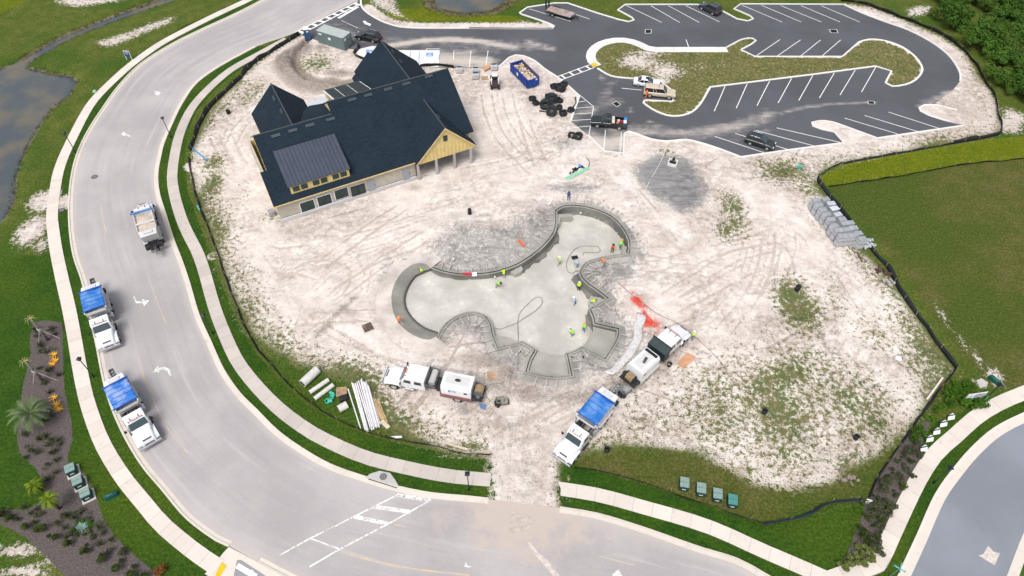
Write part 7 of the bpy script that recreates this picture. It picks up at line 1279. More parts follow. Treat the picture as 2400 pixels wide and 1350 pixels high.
for x, y, k, sp in ((470,140,0,None),(575,228,1,'stack topped with a plain flat sheet beside the silt fence'),(640,330,0,'cube of blocks under crumpled pale plastic beside the silt fence'),(715,435,1,'bluish cube of long blocks beside the silt fence'),(800,528,0,None),(850,615,0,None),(955,600,0,None),(935,722,0,None),(1030,700,0,None),(1025,842,0,None),(1120,808,0,None),(1200,915,0,None)):
    r = blocks(x, y, 2, k, sp)
    if sp and 'sheet' in sp: m = MB(); m.box((0, 0, .95), (1.2, .8, .05)); m.build('cover_sheet', mat('sheet_grey', (0.42, 0.42, 0.45), 0.7), r)
    if sp and 'plastic' in sp: m = MB(); rr = random.Random(3); n_ = 8; m.add([(-.62+1.24*i/7, -.42+.84*j/7, .93+rr.uniform(0, .1)) for i in range(8) for j in range(8)], [(i*8+j, (i+1)*8+j, (i+1)*8+j+1, i*8+j+1) for i in range(7) for j in range(7)]); m.build('plastic_wrap', mat('plastic_wrap', (0.5, 0.54, 0.62), 0.3), r)
r = blocks(1090, 965, 1); m = MB(); m.box((.2, .2, .93), (.5, .9, .06)); m.build('cover_sheet', mat('sheet_grey', (0.42, 0.42, 0.45)), r)
c = P(2024, 575); rr = random.Random(8); lb = MB()
for k in range(70): lb.box((rr.gauss(0, .55), rr.gauss(0, .4), .1+rr.random()*.55), (.4, .2, .2), rz=rr.random()*3, rx=rr.uniform(-.5, .5), ry=rr.uniform(-.4, .4))
o = lb.build('loose_blocks', M_BLK, None, loc=c); tag(o, 'tumbled heap of loose concrete blocks at the end of the block rows', 'block heap', kind='stuff')
# ================================================================== black corrugated pipe coils
M_COIL = mat('black_corrugated_pipe', (0.010, 0.014, 0.016), 0.55)
def coil_mesh(R, r, n, layers):
    m = MB(); pts = []; N = 26
    for L in range(layers):
        for k in range(n*N): t = 2*math.pi*k/N; pts.append(((R-r*1.9*(k/N))*math.cos(t), (R-r*1.9*(k/N))*math.sin(t), r+L*r*1.8+r*.4*math.sin(t*3)))
    rs = [r*(1+.12*(i % 2)) for i in range(len(pts))]; m.tube(pts, r, 7, rs=rs); return m.mesh('coil', M_COIL)
COILS = [coil_mesh(.62, .09, 2, 3), coil_mesh(.95, .11, 3, 4), coil_mesh(.7, .11, 2, 3)]
for i, (x, y, ci, z, tx, ty) in enumerate(((413,700,0,0,0,0),(465,762,0,0,.1,.1),(680,690,1,.0,0,0),(705,745,1,.35,.25,0),(600,800,1,.1,.35,.3),(690,895,1,.15,.7,-.2),(805,725,0,.0,.2,0),(800,822,0,0,0,.2),(855,910,2,0,.15,0),(965,862,0,0,0,.1),(1068,1248,2,0,.5,0),(815,560,1,0,.2,.1),(868,492,2,0,0,0),(720,530,0,.1,.3,0),(985,1240,0,.1,1.0,.2))):
    p = G(1180+x/6.136, 120+y/6.136); o = bpy.data.objects.new('pipe_coil', COILS[ci]); COL.objects.link(o); o.location = (p.x, p.y, p.z+z+.25*abs(tx)); o.rotation_euler = (tx, ty, i*1.3); tag(o, 'coil of black corrugated pipe piled on sand between the dumpster and hatched bay' if y < 1000 else 'coil of black corrugated pipe beside pale sacks near the paved stalls', 'pipe coil', 'black pipe coils')
hose('corrugated_pipe', [(1348,229),(1350,243),(1342,252),(1330,260)], .11, M_COIL, 'loose curved black pipe end beside the hatched bay', 'pipe'); hose('corrugated_pipe', [(1264,261),(1272,262),(1284,264)], .11, M_COIL, 'straight black pipe stub sticking out of the coil pile', 'pipe'); hose('corrugated_pipe', [(1375,370),(1382,380),(1381,388),(1378,391)], .05, M_COIL, 'thin curved black pipe above the green conduit bundle', 'pipe')
# ================================================================== pipes, lumber, pallets
M_PVC = mat('white_pvc', (0.68, 0.67, 0.68), 0.5, var=0.06, dirt=(0.5, 0.45, 0.42), dirt_amt=0.3); M_PALE = mat('pale_pipe_wrap', (0.55, 0.535, 0.5), 0.85, dirt=(0.4, 0.37, 0.32), dirt_amt=0.4); M_GRNP = mat('mint_conduit', (0.30, 0.62, 0.42), 0.6, var=0.12)
def bar_obj(name, a, b, r, mt, label, cat, grp=None, n=10, hollow=False, sq=None, z=0.0):
    p, q = G(*a), G(*b); p.z += r+z; q.z += r+z; m = MB(); d = q-p
    if sq: m.box((0, 0, 0), (d.length, sq[0], sq[1]), rz=0)
    else: m.cyl(-d/2, d/2, r, n=n)
    if hollow: m.cyl(-d/2*1.004, -d/2*.9, r*.8, n=n, mi=1); m.cyl(d/2*1.004, d/2*.9, r*.8, n=n, mi=1)
    o = m.build(name, [mt, M_HOLE], None, loc=(p+q)/2, bevel=0)
    if sq: o.rotation_euler = (0, -math.asin(max(-1, min(1, d.z/d.length))), math.atan2(d.y, d.x))
    return tag(o, label, cat, grp)
rr = random.Random(12)
for k in range(22):
    t = k/21; a = (830+t*36+rr.uniform(-3, 3), 903-6*math.sin(t*3)+rr.uniform(-6, 6)); b = (860+t*32+rr.uniform(-2, 2), 1012-t*12+rr.uniform(-5, 5)); bar_obj('white_pipe', a, b, .07 if k % 3 else .10, M_PVC, 'white plastic pipe in the loose bundle at the silt fence', 'pipe', 'white pipes in the bundle', 8, True, z=.12*(k % 3))
for a, b in (((816,912),(846,1006)),((825,897),(857,1010))): bar_obj('white_pipe', a, b, .08, M_PVC, 'white plastic pipe lying apart beside the bundle', 'pipe', 'white pipes beside the bundle', 8, True)
for k in range(11): t = k/10; bar_obj('timber_stud', (874+t*14+rr.uniform(-2, 2), 940+rr.uniform(-5, 4)), (893+t*15, 988+rr.uniform(-4, 4)), .045, M_WOOD, 'pine stud in the small pile beside the white pipes', 'timber', 'pine studs by the white pipes', sq=(.09, .05), z=.06*(k % 3))
bar_obj('timber_stud', (894,988), (912,1004), .1, mat('pale_timber', (0.52, 0.46, 0.34), 0.8), 'short thick pale timber below the pine studs', 'timber', sq=(.45, .2))
for a, b, r_, lab in (((711,905),(746,872),.52,'large pale grey pipe section on the grass by the silt fence'),((727,923),(771,893),.27,'slim pale pipe section next to the large pipe'),((738,938),(782,905),.27,'slim pale pipe section nearest the green fittings'),((795,964),(815,953),.45,'short fat pale pipe section beside the white bundle')): bar_obj('pipe_section', a, b, r_, M_PALE, lab, 'pipe', None, 18, True)
for k, (x, y) in enumerate(((769,943),(779,934),(781,927))):
    p = G(x, y); root = empty('pipe_fitting', p, k*1.1, ('dark teal ring pipe fitting on grass', 'teal tee pipe fitting on grass', 'pale teal cap pipe fitting on grass')[k]+' beside the wooden pallet', 'pipe fitting'); m = MB(); m.cyl((0, 0, 0), (0, 0, .42), .3-.05*k, n=16, caps=False); o = m.build('collar', mat('teal_fitting', (0.05, 0.42, 0.30), 0.5), root); o.modifiers.new('t', 'SOLIDIFY').thickness = .05
    m = MB(); m.cyl((0, 0, .2), (.5, .1, .2), .2, n=12); m.build('branch', mat('teal_fitting', (0.05, 0.42, 0.30)), root)
def pallet(px, rz, label, z=0.0, mt=None):
    root = empty('wooden_pallet', G(*px, z), rz, label, 'pallet'); w_ = mt or mat('pallet_wood', (0.45, 0.29, 0.18), 0.85, var=0.2)
    for k in range(7): m = MB(); m.box((0, -.54+.18*k, .12), (1.2, .11, .025)); m.build('board', w_, root)
    for k in (-.55, 0, .55): m = MB(); m.box((k, 0, .06), (.08, 1.18, .09)); m.build('runner', mat('pallet_wood_dark', (0.22, 0.14, 0.09), 0.9), root)
pallet((1154,881), D(4), 'wooden pallet on dark soil above the hose pump'); pallet((801,920), D(8), 'wooden pallet on grass beside the white pipes', .1); pallet((1136,184), D(10), 'broken wooden pallet beside the small loader'); pallet((862,768), D(30), 'dark rotten pallet half buried left of the entry ramp', 0, mat('rotten_wood', (0.09, 0.06, 0.045), 0.95))
m = MB(); m.box((0, 0, .25), (.9, .7, .45)); tag(m.build('black_crate', M_BLACK, None, loc=G(806, 936), rz=.4, bevel=.05), 'black crate between the pallet and the short pale pipe', 'crate')
for k in range(8): t = k/7; bar_obj('green_conduit', (1324+rr.uniform(-2, 5), 418+t*5), (1376+rr.uniform(-2, 6), 392+t*6), .05, M_GRNP, 'mint green conduit in the bundle on bare sand', 'conduit', 'mint green conduits', 6, z=.07*(k % 2))
hp = MB(); rr2 = random.Random(2)
for k in range(14): hp.box((rr2.uniform(-1.3, 1.3), rr2.uniform(-.3, .3)+.0, .12), (rr2.uniform(.2, .5), .25, .2), mi=0, rz=rr2.random()*3)
tag(hp.build('scrap_heap', mat('dark_scrap', (0.02, 0.03, 0.03), 0.6), None, loc=G(1350,399), rz=.5), 'dark scrap heaped along the mint conduits', 'scrap heap', kind='stuff')
m = MB(); m.box((0, 0, .2), (.4, .3, .4)); tag(m.build('blue_bin', mat('bright_blue_plastic', (0.05, 0.3, 0.8), 0.5), None, loc=G(1358.5,391), bevel=.04), 'small bright blue bin above the mint conduits', 'bin')
# standing black drain pipes and buckets
def stub(px, label, r_=.24, h_=1.0, tilt=0.0):
    root = empty('drain_riser', G(*px), 0, label, 'pipe riser', 'black pipe risers standing in sand'); m = MB(); n = 16; vs = [(r_*math.cos(2*math.pi*i/n), r_*math.sin(2*math.pi*i/n), z) for z in (-.1, h_) for i in range(n)]; m.add(vs, [(i, (i+1) % n, n+(i+1) % n, n+i) for i in range(n)], 0, True); o = m.build('pipe', M_COIL, root); o.modifiers.new('t', 'SOLIDIFY').thickness = .05
    for k in range(5): m = MB(); m.tube([(r_*1.03*math.cos(t), r_*1.03*math.sin(t), .15+k*.18*h_) for t in np.linspace(0, 2*math.pi, 14, endpoint=False)], .03, 5, closed=True); m.build('rib', M_COIL, root)
stub((1101,502), 'black pipe riser standing alone on pale sand above the pool'); stub((1867,681), 'black pipe riser in the weed patch below the block rows', .3, 1.0); stub((1790,968), 'black pipe riser at the dense weeds east of the rigs', .27, .7); stub((2004,1028), 'black pipe riser in dry grass near the shrub bed', .25, .7); stub((1422,1057), 'black pipe riser next to the tarped truck on sand', .28, .6); stub((536,266), 'black pipe riser near the fence behind the clubhouse', .3, .7)
def bucket(px, mt, label, r_=.18, h_=.38, tip=0.0):
    root = empty('bucket', G(*px), 0, label, 'bucket'); root.rotation_euler = (tip, 0, .6); m = MB(); n = 14; vs = [(rr_*math.cos(2*math.pi*i/n), rr_*math.sin(2*math.pi*i/n), z) for rr_, z in ((0.01, .0), (r_*.85, 0), (r_, h_), (r_*.92, h_), (r_*.8, .04)) for i in range(n)]; m.add(vs, [(a*n+i, a*n+(i+1) % n, (a+1)*n+(i+1) % n, (a+1)*n+i) for a in range(4) for i in range(n)], 0, True); m.build('pail', mt, root); m = MB(); m.tube([(r_*math.cos(t), .02, h_+r_*.5*math.sin(t)) for t in np.linspace(0, math.pi, 9)], .012, 5); m.build('handle', M_CHROME, root)
bucket((1060,609), M_WHT, 'white bucket on the grey slope above the long pool wall', .22, .42, .5); bucket((1568,857), M_BLACK, 'black bucket between the black rig and plywood sheet', .3, .5); bucket((2097,839), M_WHT, 'white drum tipped over in dry weeds near the silt fence', .32, .7, .8)
# boards and small finds on the sand
def sheet(name, px, z, th, mt, label, cat, grp=None, tilt=0.0):
    q = [G(*a) for a in px]; c = sum(q, Vector())/len(q); n = len(q); m = MB(); m.add([(p.x-c.x, p.y-c.y, z+t+(i % 2)*tilt) for t in (0, th) for i, p in enumerate(q)], [tuple(range(n-1, -1, -1)), tuple(range(n, 2*n))]+[(i, (i+1) % n, n+(i+1) % n, n+i) for i in range(n)]); return tag(m.build(name, mt, None, loc=c), label, cat, grp)
M_PLY = mat('tan_plywood', (0.50, 0.27, 0.155), 0.8, var=0.12, scale=1.5); M_PLYD = mat('dusty_plywood', (0.42, 0.37, 0.33), 0.9, var=0.15)
sheet('plywood_sheet', [(1585.5,852.6),(1610,828),(1630,838),(1602.5,866)], .12, .03, M_PLY, 'tan plywood sheet lying beside the black rig truck', 'plywood'); sheet('plywood_sheet', [(1199,1199),(1251,1212),(1246,1228),(1193,1220)], .04, .02, M_PLYD, 'largest dusty plywood sheet laid at the drive mouth on the road', 'plywood'); sheet('plywood_sheet', [(1193,1224),(1216,1229),(1221,1247),(1194,1249)], .04, .02, M_PLYD, 'squarish dusty plywood sheet at the drive mouth', 'plywood'); sheet('plywood_sheet', [(1213,1235),(1226,1225),(1246,1232),(1234,1247)], .066, .02, M_PLYD, 'tilted dusty plywood offcut lying across the larger sheets', 'plywood')
sheet('plywood_sheet', [(1131,160),(1146,156),(1149,163),(1136,170)], .35, .04, M_PLY, 'pink tan plywood sheet on the pallets behind the clubhouse', 'plywood')
sheet('foam_board', [(1213,564),(1216,561),(1230,578),(1226,582)], .12, .12, mat('orange_float', (0.75, 0.12, 0.04), 0.6), 'narrow orange board on the grey slope above the pool', 'board'); sheet('foam_board', [(1285,481),(1294,464),(1297,466),(1289,483)], .12, .08, mat('pink_white_board', (0.7, 0.6, 0.62), 0.7), 'narrow white board lying at the north wall corner', 'board')
sheet('timber_beam', [(2169,936),(2206,886),(2210,888),(2173,939)], .1, .15, mat('pale_beam', (0.6, 0.55, 0.5), 0.8), 'long pale timber beam beside the fence and green bushes', 'timber'); sheet('timber_beam', [(2088,771),(2111,768),(2111,771),(2089,774)], .1, .1, mat('pale_beam', (0.6, 0.55, 0.5)), 'short pale timber on bare sand near the black silt fence', 'timber'); sheet('timber_beam', [(2007,592),(2010,591),(2021,614),(2018,616)], .1, .12, mat('brown_post', (0.12, 0.075, 0.05), 0.9), 'dark brown post lying below the loose blocks', 'timber'); sheet('timber_beam', [(1042,1042),(1050,1040),(1098,1053),(1096,1058)], .12, .12, mat('pale_timber', (0.52, 0.46, 0.34)), 'pale board lying along the silt fence by the drive', 'timber'); sheet('timber_beam', [(916,1026),(942,1025),(944,1029),(930,1031)], .3, .05, M_WHT, 'white sheet offcut hanging over the sagging silt fence', 'board')
sheet('timber_beam', [(724,493),(776,476),(778,480),(726,498)], .1, .1, M_WHTD, 'white trim plank lying below the clubhouse windows', 'plank')
bar_obj('blue_pipe', (449,347), (487,378), .1, mat('blue_pipe', (0.04, 0.25, 0.5), 0.4), 'blue pipe leaning by the silt fence behind the pavement', 'pipe'); bar_obj('blue_pipe', (463,483), (469,494), .1, mat('cyan_pipe', (0.1, 0.5, 0.6), 0.4), 'short cyan pipe piece at the fence foot', 'pipe')
# red cases and sheet on the pool wall
for k, x in enumerate((1090, 1101)): m = MB(); m.box((0, 0, .1), (.55, .3, .2)); tag(m.build('tool_case', mat('red_case', (0.55, 0.02, 0.04), 0.5), None, loc=P(x, 643, .08), rz=.05, bevel=.03), 'red tool case on the long pool wall '+('farther from the white board' if k == 0 else 'next to the white board'), 'tool case')
m = MB(); m.box((0, 0, .03), (.65, .7, .05)); tag(m.build('white_board', M_WHT, None, loc=P(1112, 643, .08), rz=.1), 'white square board on the long pool wall beside red cases', 'board')
sheet('plastic_scrap', [(1022,770),(1035,764),(1040,770),(1024,776)], .1, .03, mat('lilac_sheet', (0.55, 0.52, 0.62), 0.6), 'pale lilac sheet at the foot of the entry ramp', 'sheet')
m = MB(); m.box((0, 0, .03), (.9, .6, .05), rz=.3); tag(m.build('rubber_mat', M_BLACK, None, loc=pz(1347, 604, .03)), 'black mat on the pool floor under the inner wall', 'mat')
# pump hopper behind the mixer chute and the muddy pump
def pump(px, rz, label, mt):
    root = empty('grout_pump', G(*px), rz, label, 'pump'); m = MB(); vs = [(-.45, -.4, 1.0), (.45, -.4, 1.0), (.45, .4, 1.0), (-.45, .4, 1.0), (-.2, -.2, .45), (.2, -.2, .45), (.2, .2, .45), (-.2, .2, .45)]; m.add(vs, [(0, 1, 5, 4), (1, 2, 6, 5), (2, 3, 7, 6), (3, 0, 4, 7)]); o = m.build('hopper', mt, root); o.modifiers.new('t', 'SOLIDIFY').thickness = .04; m = MB(); m.box((.5, 0, .4), (.8, .6, .5)); m.build('motor', mt, root, .05); m = MB(); m.box((.2, 0, .16), (1.7, .7, .08)); m.build('skid', M_CHAS, root)
    for s in (1, -1): m = MB(); m.cyl((-.3, s*.42, .2), (-.3, s*.52, .2), .2, n=12); m.build('wheel', M_TYRE, root)
pump((1461,924), D(40), 'grey grout pump under the chute of the tarped mixer', mat('pump_grey', (0.3, 0.31, 0.31), 0.6, dirt=(0.4, 0.38, 0.35), dirt_amt=0.5)); pump((1172,946), D(10), 'mud caked grout pump in wet sand behind the white rig', mat('mud_grey', (0.25, 0.24, 0.2), 0.8, dirt=(0.36, 0.34, 0.3), dirt_amt=0.6))
sheet('steel_grate', [(1092,934),(1115,935),(1116,945),(1092,944)], .2, .05, mat('pale_steel', (0.42, 0.42, 0.42), 0.5, 0.3), 'pale steel plate at the tail of the white rig', 'plate'); sheet('tarp_scrap', [(1122,946),(1140,950),(1138,962),(1126,958)], .08, .04, mat('muted_blue', (0.1, 0.18, 0.33), 0.7), 'crumpled blue cloth behind the white rig', 'cloth')
# drain box in wet clay
root = empty('drain_box', G(1576, 384), D(-20), 'white concrete drain box with black liner in wet grey clay', 'drain box')
for s in (1, -1): m = MB(); m.box((s*.62, 0, .2), (.16, 1.4, .5)); m.build('wall', M_WHITEK, root); m = MB(); m.box((0, s*.62, .2), (1.08, .16, .5)); m.build('wall', M_WHITEK, root)
m = MB(); m.box((0, 0, .12), (1.08, 1.08, .05)); m.build('liner', M_BLACK, root); m = MB(); m.add([(-.3, .4, .3), (.3, .5, .3), (0, .6, 1.1)], [(0, 1, 2)]); m.build('flap', M_BLACK, root)
# pallets of grey goods behind the clubhouse
for px, h_, lab in (((1077,169), .7, 'single pallet of shrink wrapped grey goods near the silt fence scrap'), ((1115,172), .8, 'taller pallet of grey goods beside the broken pallet'), ((1115,183), .7, 'flat pallet of grey goods in front of the taller one'), ((1158,163), .75, 'pallet of grey goods in front of the small loader')):
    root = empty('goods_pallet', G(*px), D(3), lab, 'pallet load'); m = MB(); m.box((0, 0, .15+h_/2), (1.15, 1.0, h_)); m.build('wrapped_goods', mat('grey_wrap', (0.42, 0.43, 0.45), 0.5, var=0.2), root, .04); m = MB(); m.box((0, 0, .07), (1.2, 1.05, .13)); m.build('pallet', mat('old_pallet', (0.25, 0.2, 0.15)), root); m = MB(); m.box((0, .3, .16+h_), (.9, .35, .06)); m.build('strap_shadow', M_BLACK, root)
# litter heaps
for k, (px, mt_, lab) in enumerate((((2063,637), mat('brown_scrap', (0.08, 0.045, 0.035), 0.95), 'dark brown brush pile beside the fence below the blocks'), ((2078,664), mat('white_black_scrap', (0.35, 0.33, 0.32), 0.9), 'pale sack heap against the black silt fence'), ((1321,325), mat('pale_sacks', (0.5, 0.42, 0.38), 0.9), 'pale sacks piled near the coil by the paved stalls'), ((1310,225), mat('pale_sacks2', (0.55, 0.47, 0.42), 0.9), 'pale cartons between the pipe coil piles'), ((998,612), mat('grey_pack', (0.38, 0.38, 0.37), 0.9), 'grey bags at the top of the entry ramp'), ((1985,1120), mat('grey_brush', (0.22, 0.18, 0.15), 0.95), 'grey brush pile in the dry grass by the shrub bed'))):
    m = MB(); r3 = random.Random(k)
    for j in range(12): m.box((r3.gauss(0, .45), r3.gauss(0, .35), .1+r3.random()*.2), (r3.uniform(.2, .6), r3.uniform(.1, .4), r3.uniform(.08, .25)), rz=r3.random()*3, rx=r3.uniform(-.4, .4))
    tag(m.build('scrap_heap', mt_, None, loc=G(*px)), lab, 'scrap heap', kind='stuff')
m = MB(); m.cyl((0, 0, 0), (0, 0, .35), .26, n=14); m.cyl((0, 0, .35), (0, 0, .42), .3, n=14); tag(m.build('valve_cover', mat('cyan_valve', (0.03, 0.42, 0.36), 0.4), None, loc=G(1873,394)), 'cyan round valve cover in weeds above the block rows', 'valve cover')
m = MB(); m.box((0, 0, .2), (.5, .5, .4)); tag(m.build('irrigation_box', mat('mint_box', (0.3, 0.55, 0.36), 0.6), None, loc=P(223,217), bevel=.08), 'mint green irrigation box on the lawn above the outer pavement', 'utility box')
# ================================================================== signs
def post_sign(name, pts, z0, z1, face, label, frame=None, legs=True):
    a, b = P(*pts[0]), P(*pts[1]); c = (a+b)/2; h = heading(a, b); root = empty(name, c, h, label, 'sign'); L = (b-a).length; m = MB(); m.box((0, 0, (z0+z1)/2), (L, .06, z1-z0)); m.build('panel', face, root)
    for s in (1, -1): m = MB(); m.box((s*(L/2+.02), .02, z1/2), (.09, .09, z1+.06)); m.build('post', frame or M_WHT, root)
    if frame is None: m = MB(); m.box((0, .02, z1+.05), (L+.1, .1, .1)); m.build('top_rail', M_WHT, root)
    return root, L
M_SGB = mat('sign_blue', (0.01, 0.06, 0.2), 0.5); r, L = post_sign('site_sign', ((298,140),(310,141)), .7, 1.7, M_SGB, 'blue notice board in a white frame on the bank by the creek'); m = MB(); m.box((0, -.04, 1.45), (L*.6, .02, .08)); m.build('lettering', M_WHT, r); m = MB(); m.box((0, -.04, 1.2), (L*.4, .02, .06)); m.build('lettering', M_WHT, r)
r, L = post_sign('sale_sign', ((2252,946),(2293,940)), .75, 2.0, mat('sign_white', (0.72, 0.73, 0.74), 0.5), 'large white sign board with dark blue text panel behind the pavement', mat('sign_post_white', (0.6, 0.6, 0.6)))
m = MB(); m.box((L*.18, -.045, 1.38), (L*.5, .02, .85)); o = m.build('text_panel', mat('navy_print', (0.03, 0.05, 0.14), 0.5), r)
for k in range(2):
    for j in range(5): m = MB(); m.box((L*(.0+.09*j), -.06, 1.56-.36*k), (L*.065, .012, .24)); m.build('letter', mat('sign_white', (0.72, 0.73, 0.74)), o)
m = MB(); m.box((-L*.3, -.045, 1.45), (L*.22, .02, .1)); m.build('lettering', mat('green_print', (0.05, 0.3, 0.2)), r)
for k, px in enumerate(((2224,982),(2206,998),(2190,1016),(2174,1033),(2160,1056))):
    root = empty('yard_sign', P(*px), D(12), 'white shaped yard sign in the row on the shaded lawn', 'sign', 'white yard signs in a row'); m = MB(); m.box((0, -.1, .42), (.85, .05, .5), rx=-.5); m.build('board', M_WHT, root); m = MB(); m.box((0, .12, .62), (.95, .06, .12)); m.build('band', mat('navy_band', (0.01, 0.015, 0.04), 0.5), root); m = MB(); m.cyl((.1, .14, .78), (.1, .2, .78), .17, n=14); m.box((.1, .16, .66), (.6, .05, .06)); m.build('crown', M_WHT, root)
    for s in (1, -1): m = MB(); m.cyl((s*.3, 0, 0), (s*.3, 0, .35), .015, n=5); m.build('wire_leg', M_CHROME, root)
root = empty('street_sign', P(2083, 1352), 0, 'street name post with turquoise blades at the road corner', 'sign'); m = MB(); m.cyl((0, 0, 0), (0, 0, 2.6), .04, n=8); m.build('post', mat('post_teal', (0.1, 0.22, 0.25), 0.5), root)
for rz, z in ((D(-35), 2.4), (D(60), 2.6)): m = MB(); m.box((0, 0, z), (1.1, .04, .2), rz=rz); o = m.build('name_blade', mat('turquoise_blade', (0.02, 0.42, 0.42), 0.5), root); m = MB(); m.box((0, 0, z), (.7, .05, .07), rz=rz); m.build('lettering', M_WHT, o)
root = empty('blade_sign', P(2308,937,2.75), D(35), 'green blade sign fixed to the lamp behind the sign board', 'sign'); m = MB(); m.box((.4, 0, 0), (.8, .04, .22)); m.build('blade', mat('blade_green', (0.02, 0.32, 0.16), 0.5), root); m = MB(); m.box((.4, -.03, 0), (.5, .01, .07)); m.build('lettering', M_WHT, root)
root = empty('notice_board', P(2033, 1181), D(-20), 'small white notice with a red edge at the fence corner', 'sign'); m = MB(); m.box((0, 0, .5), (.7, .05, .55), rx=-.7); m.build('board', M_WHT, root); m = MB(); m.box((.36, -.02, .5), (.08, .06, .5), rx=-.7); m.build('red_edge', M_RED, root); m = MB(); m.cyl((0, .05, 0), (0, .05, .5), .03, n=6); m.build('leg', M_WOODG, root)
# ================================================================== vegetation
def leafmat(name, a, b_, c_=None):
    m, t, b = _nodes(name); g = NT(t); tc = g.n('ShaderNodeTexCoord'); g.pos = tc.outputs['Object']; oi = g.n('ShaderNodeObjectInfo'); n = g.noise(1.1, 4); n2 = g.noise(6, 3)
    c = g.mix(g.ramp(n, 0.35, 0.65), a, b_); c = g.mix(g.ramp(n2, 0.55, 0.75, 0, 0.6), c, c_ or tuple(x*1.7 for x in b_)); c = g.mix(g.math('MULTIPLY', oi.outputs['Random'], 0.45), c, tuple(x*0.45 for x in a)); g.l(c, b.inputs['Base Color']); b.inputs['Roughness'].default_value = 0.7; b.inputs['Specular IOR Level'].default_value = 0.2
    b.inputs['Transmission Weight'].default_value = 0.0; return m
M_LEAF = leafmat('thicket_leaves', (0.03, 0.08, 0.008), (0.065, 0.14, 0.012)); M_LEAF2 = leafmat('thicket_leaves_pale', (0.05, 0.10, 0.012), (0.095, 0.155, 0.018)); M_HEDGE = leafmat('hedge_leaves', (0.022, 0.045, 0.006), (0.055, 0.075, 0.010)); M_BUSH = leafmat('bush_leaves', (0.035, 0.095, 0.004), (0.07, 0.16, 0.008)); M_TUFT = leafmat('dark_tufts', (0.045, 0.055, 0.025), (0.085, 0.095, 0.045)); M_BARK = mat('bark', (0.09, 0.065, 0.05), 0.95, var=0.3); M_OLBUSH = leafmat('olive_bush', (0.10, 0.13, 0.03), (0.17, 0.20, 0.05)); M_REDB = leafmat('rust_bush', (0.16, 0.06, 0.02), (0.28, 0.12, 0.03)); M_YELF = mat('yellow_leaf', (0.75, 0.36, 0.005), 0.6); M_AGAVE = mat('agave_blue', (0.14, 0.25, 0.2), 0.7); M_PALMF = leafmat('palm_frond', (0.075, 0.12, 0.045), (0.15, 0.20, 0.085)); M_PALMY = leafmat('palmetto_frond', (0.09, 0.15, 0.008), (0.2, 0.26, 0.015))
def crown_mesh(name, R, H, n, leaf, seed, lobes=7, mt=None):
    """leaf-sized faces clustered in lobes through an uneven crown"""
    r_ = random.Random(seed); m = MB(); L = [(r_.gauss(0, R*.42), r_.gauss(0, R*.42), H*(.35+.5*r_.random()), R*r_.uniform(.32, .6)) for _ in range(lobes)]; vs = []; fs = []
    for k in range(n):
        c = L[k % lobes]; d = Vector((r_.gauss(0, 1), r_.gauss(0, 1), r_.gauss(0, .8))).normalized(); rad = c[3]*(r_.random()**.35); p = Vector((c[0], c[1], c[2]))+Vector((d.x*rad, d.y*rad, d.z*rad*.85))
        if p.z < .05: p.z = r_.random()*.3
        nrm = (d+Vector((r_.gauss(0, .5), r_.gauss(0, .5), r_.gauss(0, .5)+.5))).normalized(); a = nrm.orthogonal().normalized(); a.rotate(Matrix.Rotation(r_.random()*6.28, 3, nrm)); b = nrm.cross(a); s = leaf*r_.uniform(.6, 1.4); o = len(vs); vs += [p+a*s, p+b*s*.5, p-a*s, p-b*s*.5]; fs.append((o, o+1, o+2, o+3))
    m.add(vs, fs); return m.mesh(name, mt)
def trunk_mesh(H, r, seed):
    r_ = random.Random(seed); m = MB(); m.tube([(0, 0, -.1), (r_.uniform(-.1, .1), r_.uniform(-.1, .1), H*.4), (0, 0, H*.7)], r, 6, rs=[r, r*.75, r*.4])
    for k in range(4): a = r_.random()*6.28; m.tube([(0, 0, H*(.25+.1*k)), (math.cos(a)*H*.2, math.sin(a)*H*.2, H*(.45+.1*k)), (math.cos(a)*H*.34, math.sin(a)*H*.34, H*(.6+.08*k))], r*.4, 5, rs=[r*.4, r*.28, r*.12])
    return m.mesh('trunk', M_BARK)
TREES = [(crown_mesh('crown', 1.9, 3.6, 1500, .17, 10+k, 9, [M_LEAF, M_LEAF2, M_LEAF][k % 3]), trunk_mesh(3.6, .09, k)) for k in range(6)]
LABT = ['dark leafy tree in the dense thicket beyond the black silt fence', 'pale leafy tree in the dense thicket beyond the black silt fence', 'mid green leafy tree in the dense thicket beyond the black silt fence']
def tree(name, p, s, k, label, group, rz=0.0, hs=1.0):
    root = empty(name, p, rz, label, 'tree' if 'tree' in name else 'shrub', group); a = bpy.data.objects.new('trunk', TREES[k][1]); b = bpy.data.objects.new('crown', TREES[k][0])
    for o in (a, b): COL.objects.link(o); o.parent = root; o.scale = (s, s, s*hs)
FOREST = [(2170,-20),(2215,25),(2175,50),(2215,75),(2250,100),(2280,135),(2305,170),(2330,205),(2360,225),(2400,240),(2470,260),(2560,150),(2480,-60),(2300,-60)]
fw = PL(FOREST); xs = [p.x for p in fw]; ys = [p.y for p in fw]; rf = random.Random(31); pts = []
while len(pts) < 165:
    x, y = rf.uniform(min(xs), max(xs)), rf.uniform(min(ys), max(ys))
    if inside([(p.x, p.y) for p in fw], np.array([x]), np.array([y]))[0] and all((x-a)**2+(y-b)**2 > 1.7 for a, b in pts): pts.append((x, y))
for i, (x, y) in enumerate(pts): k = i % 6; tree('thicket_tree', (x, y, gz(x, y)), rf.uniform(.7, 1.3), k, LABT[k % 3], 'thicket trees', rf.random()*6, rf.uniform(.7, 1.1))
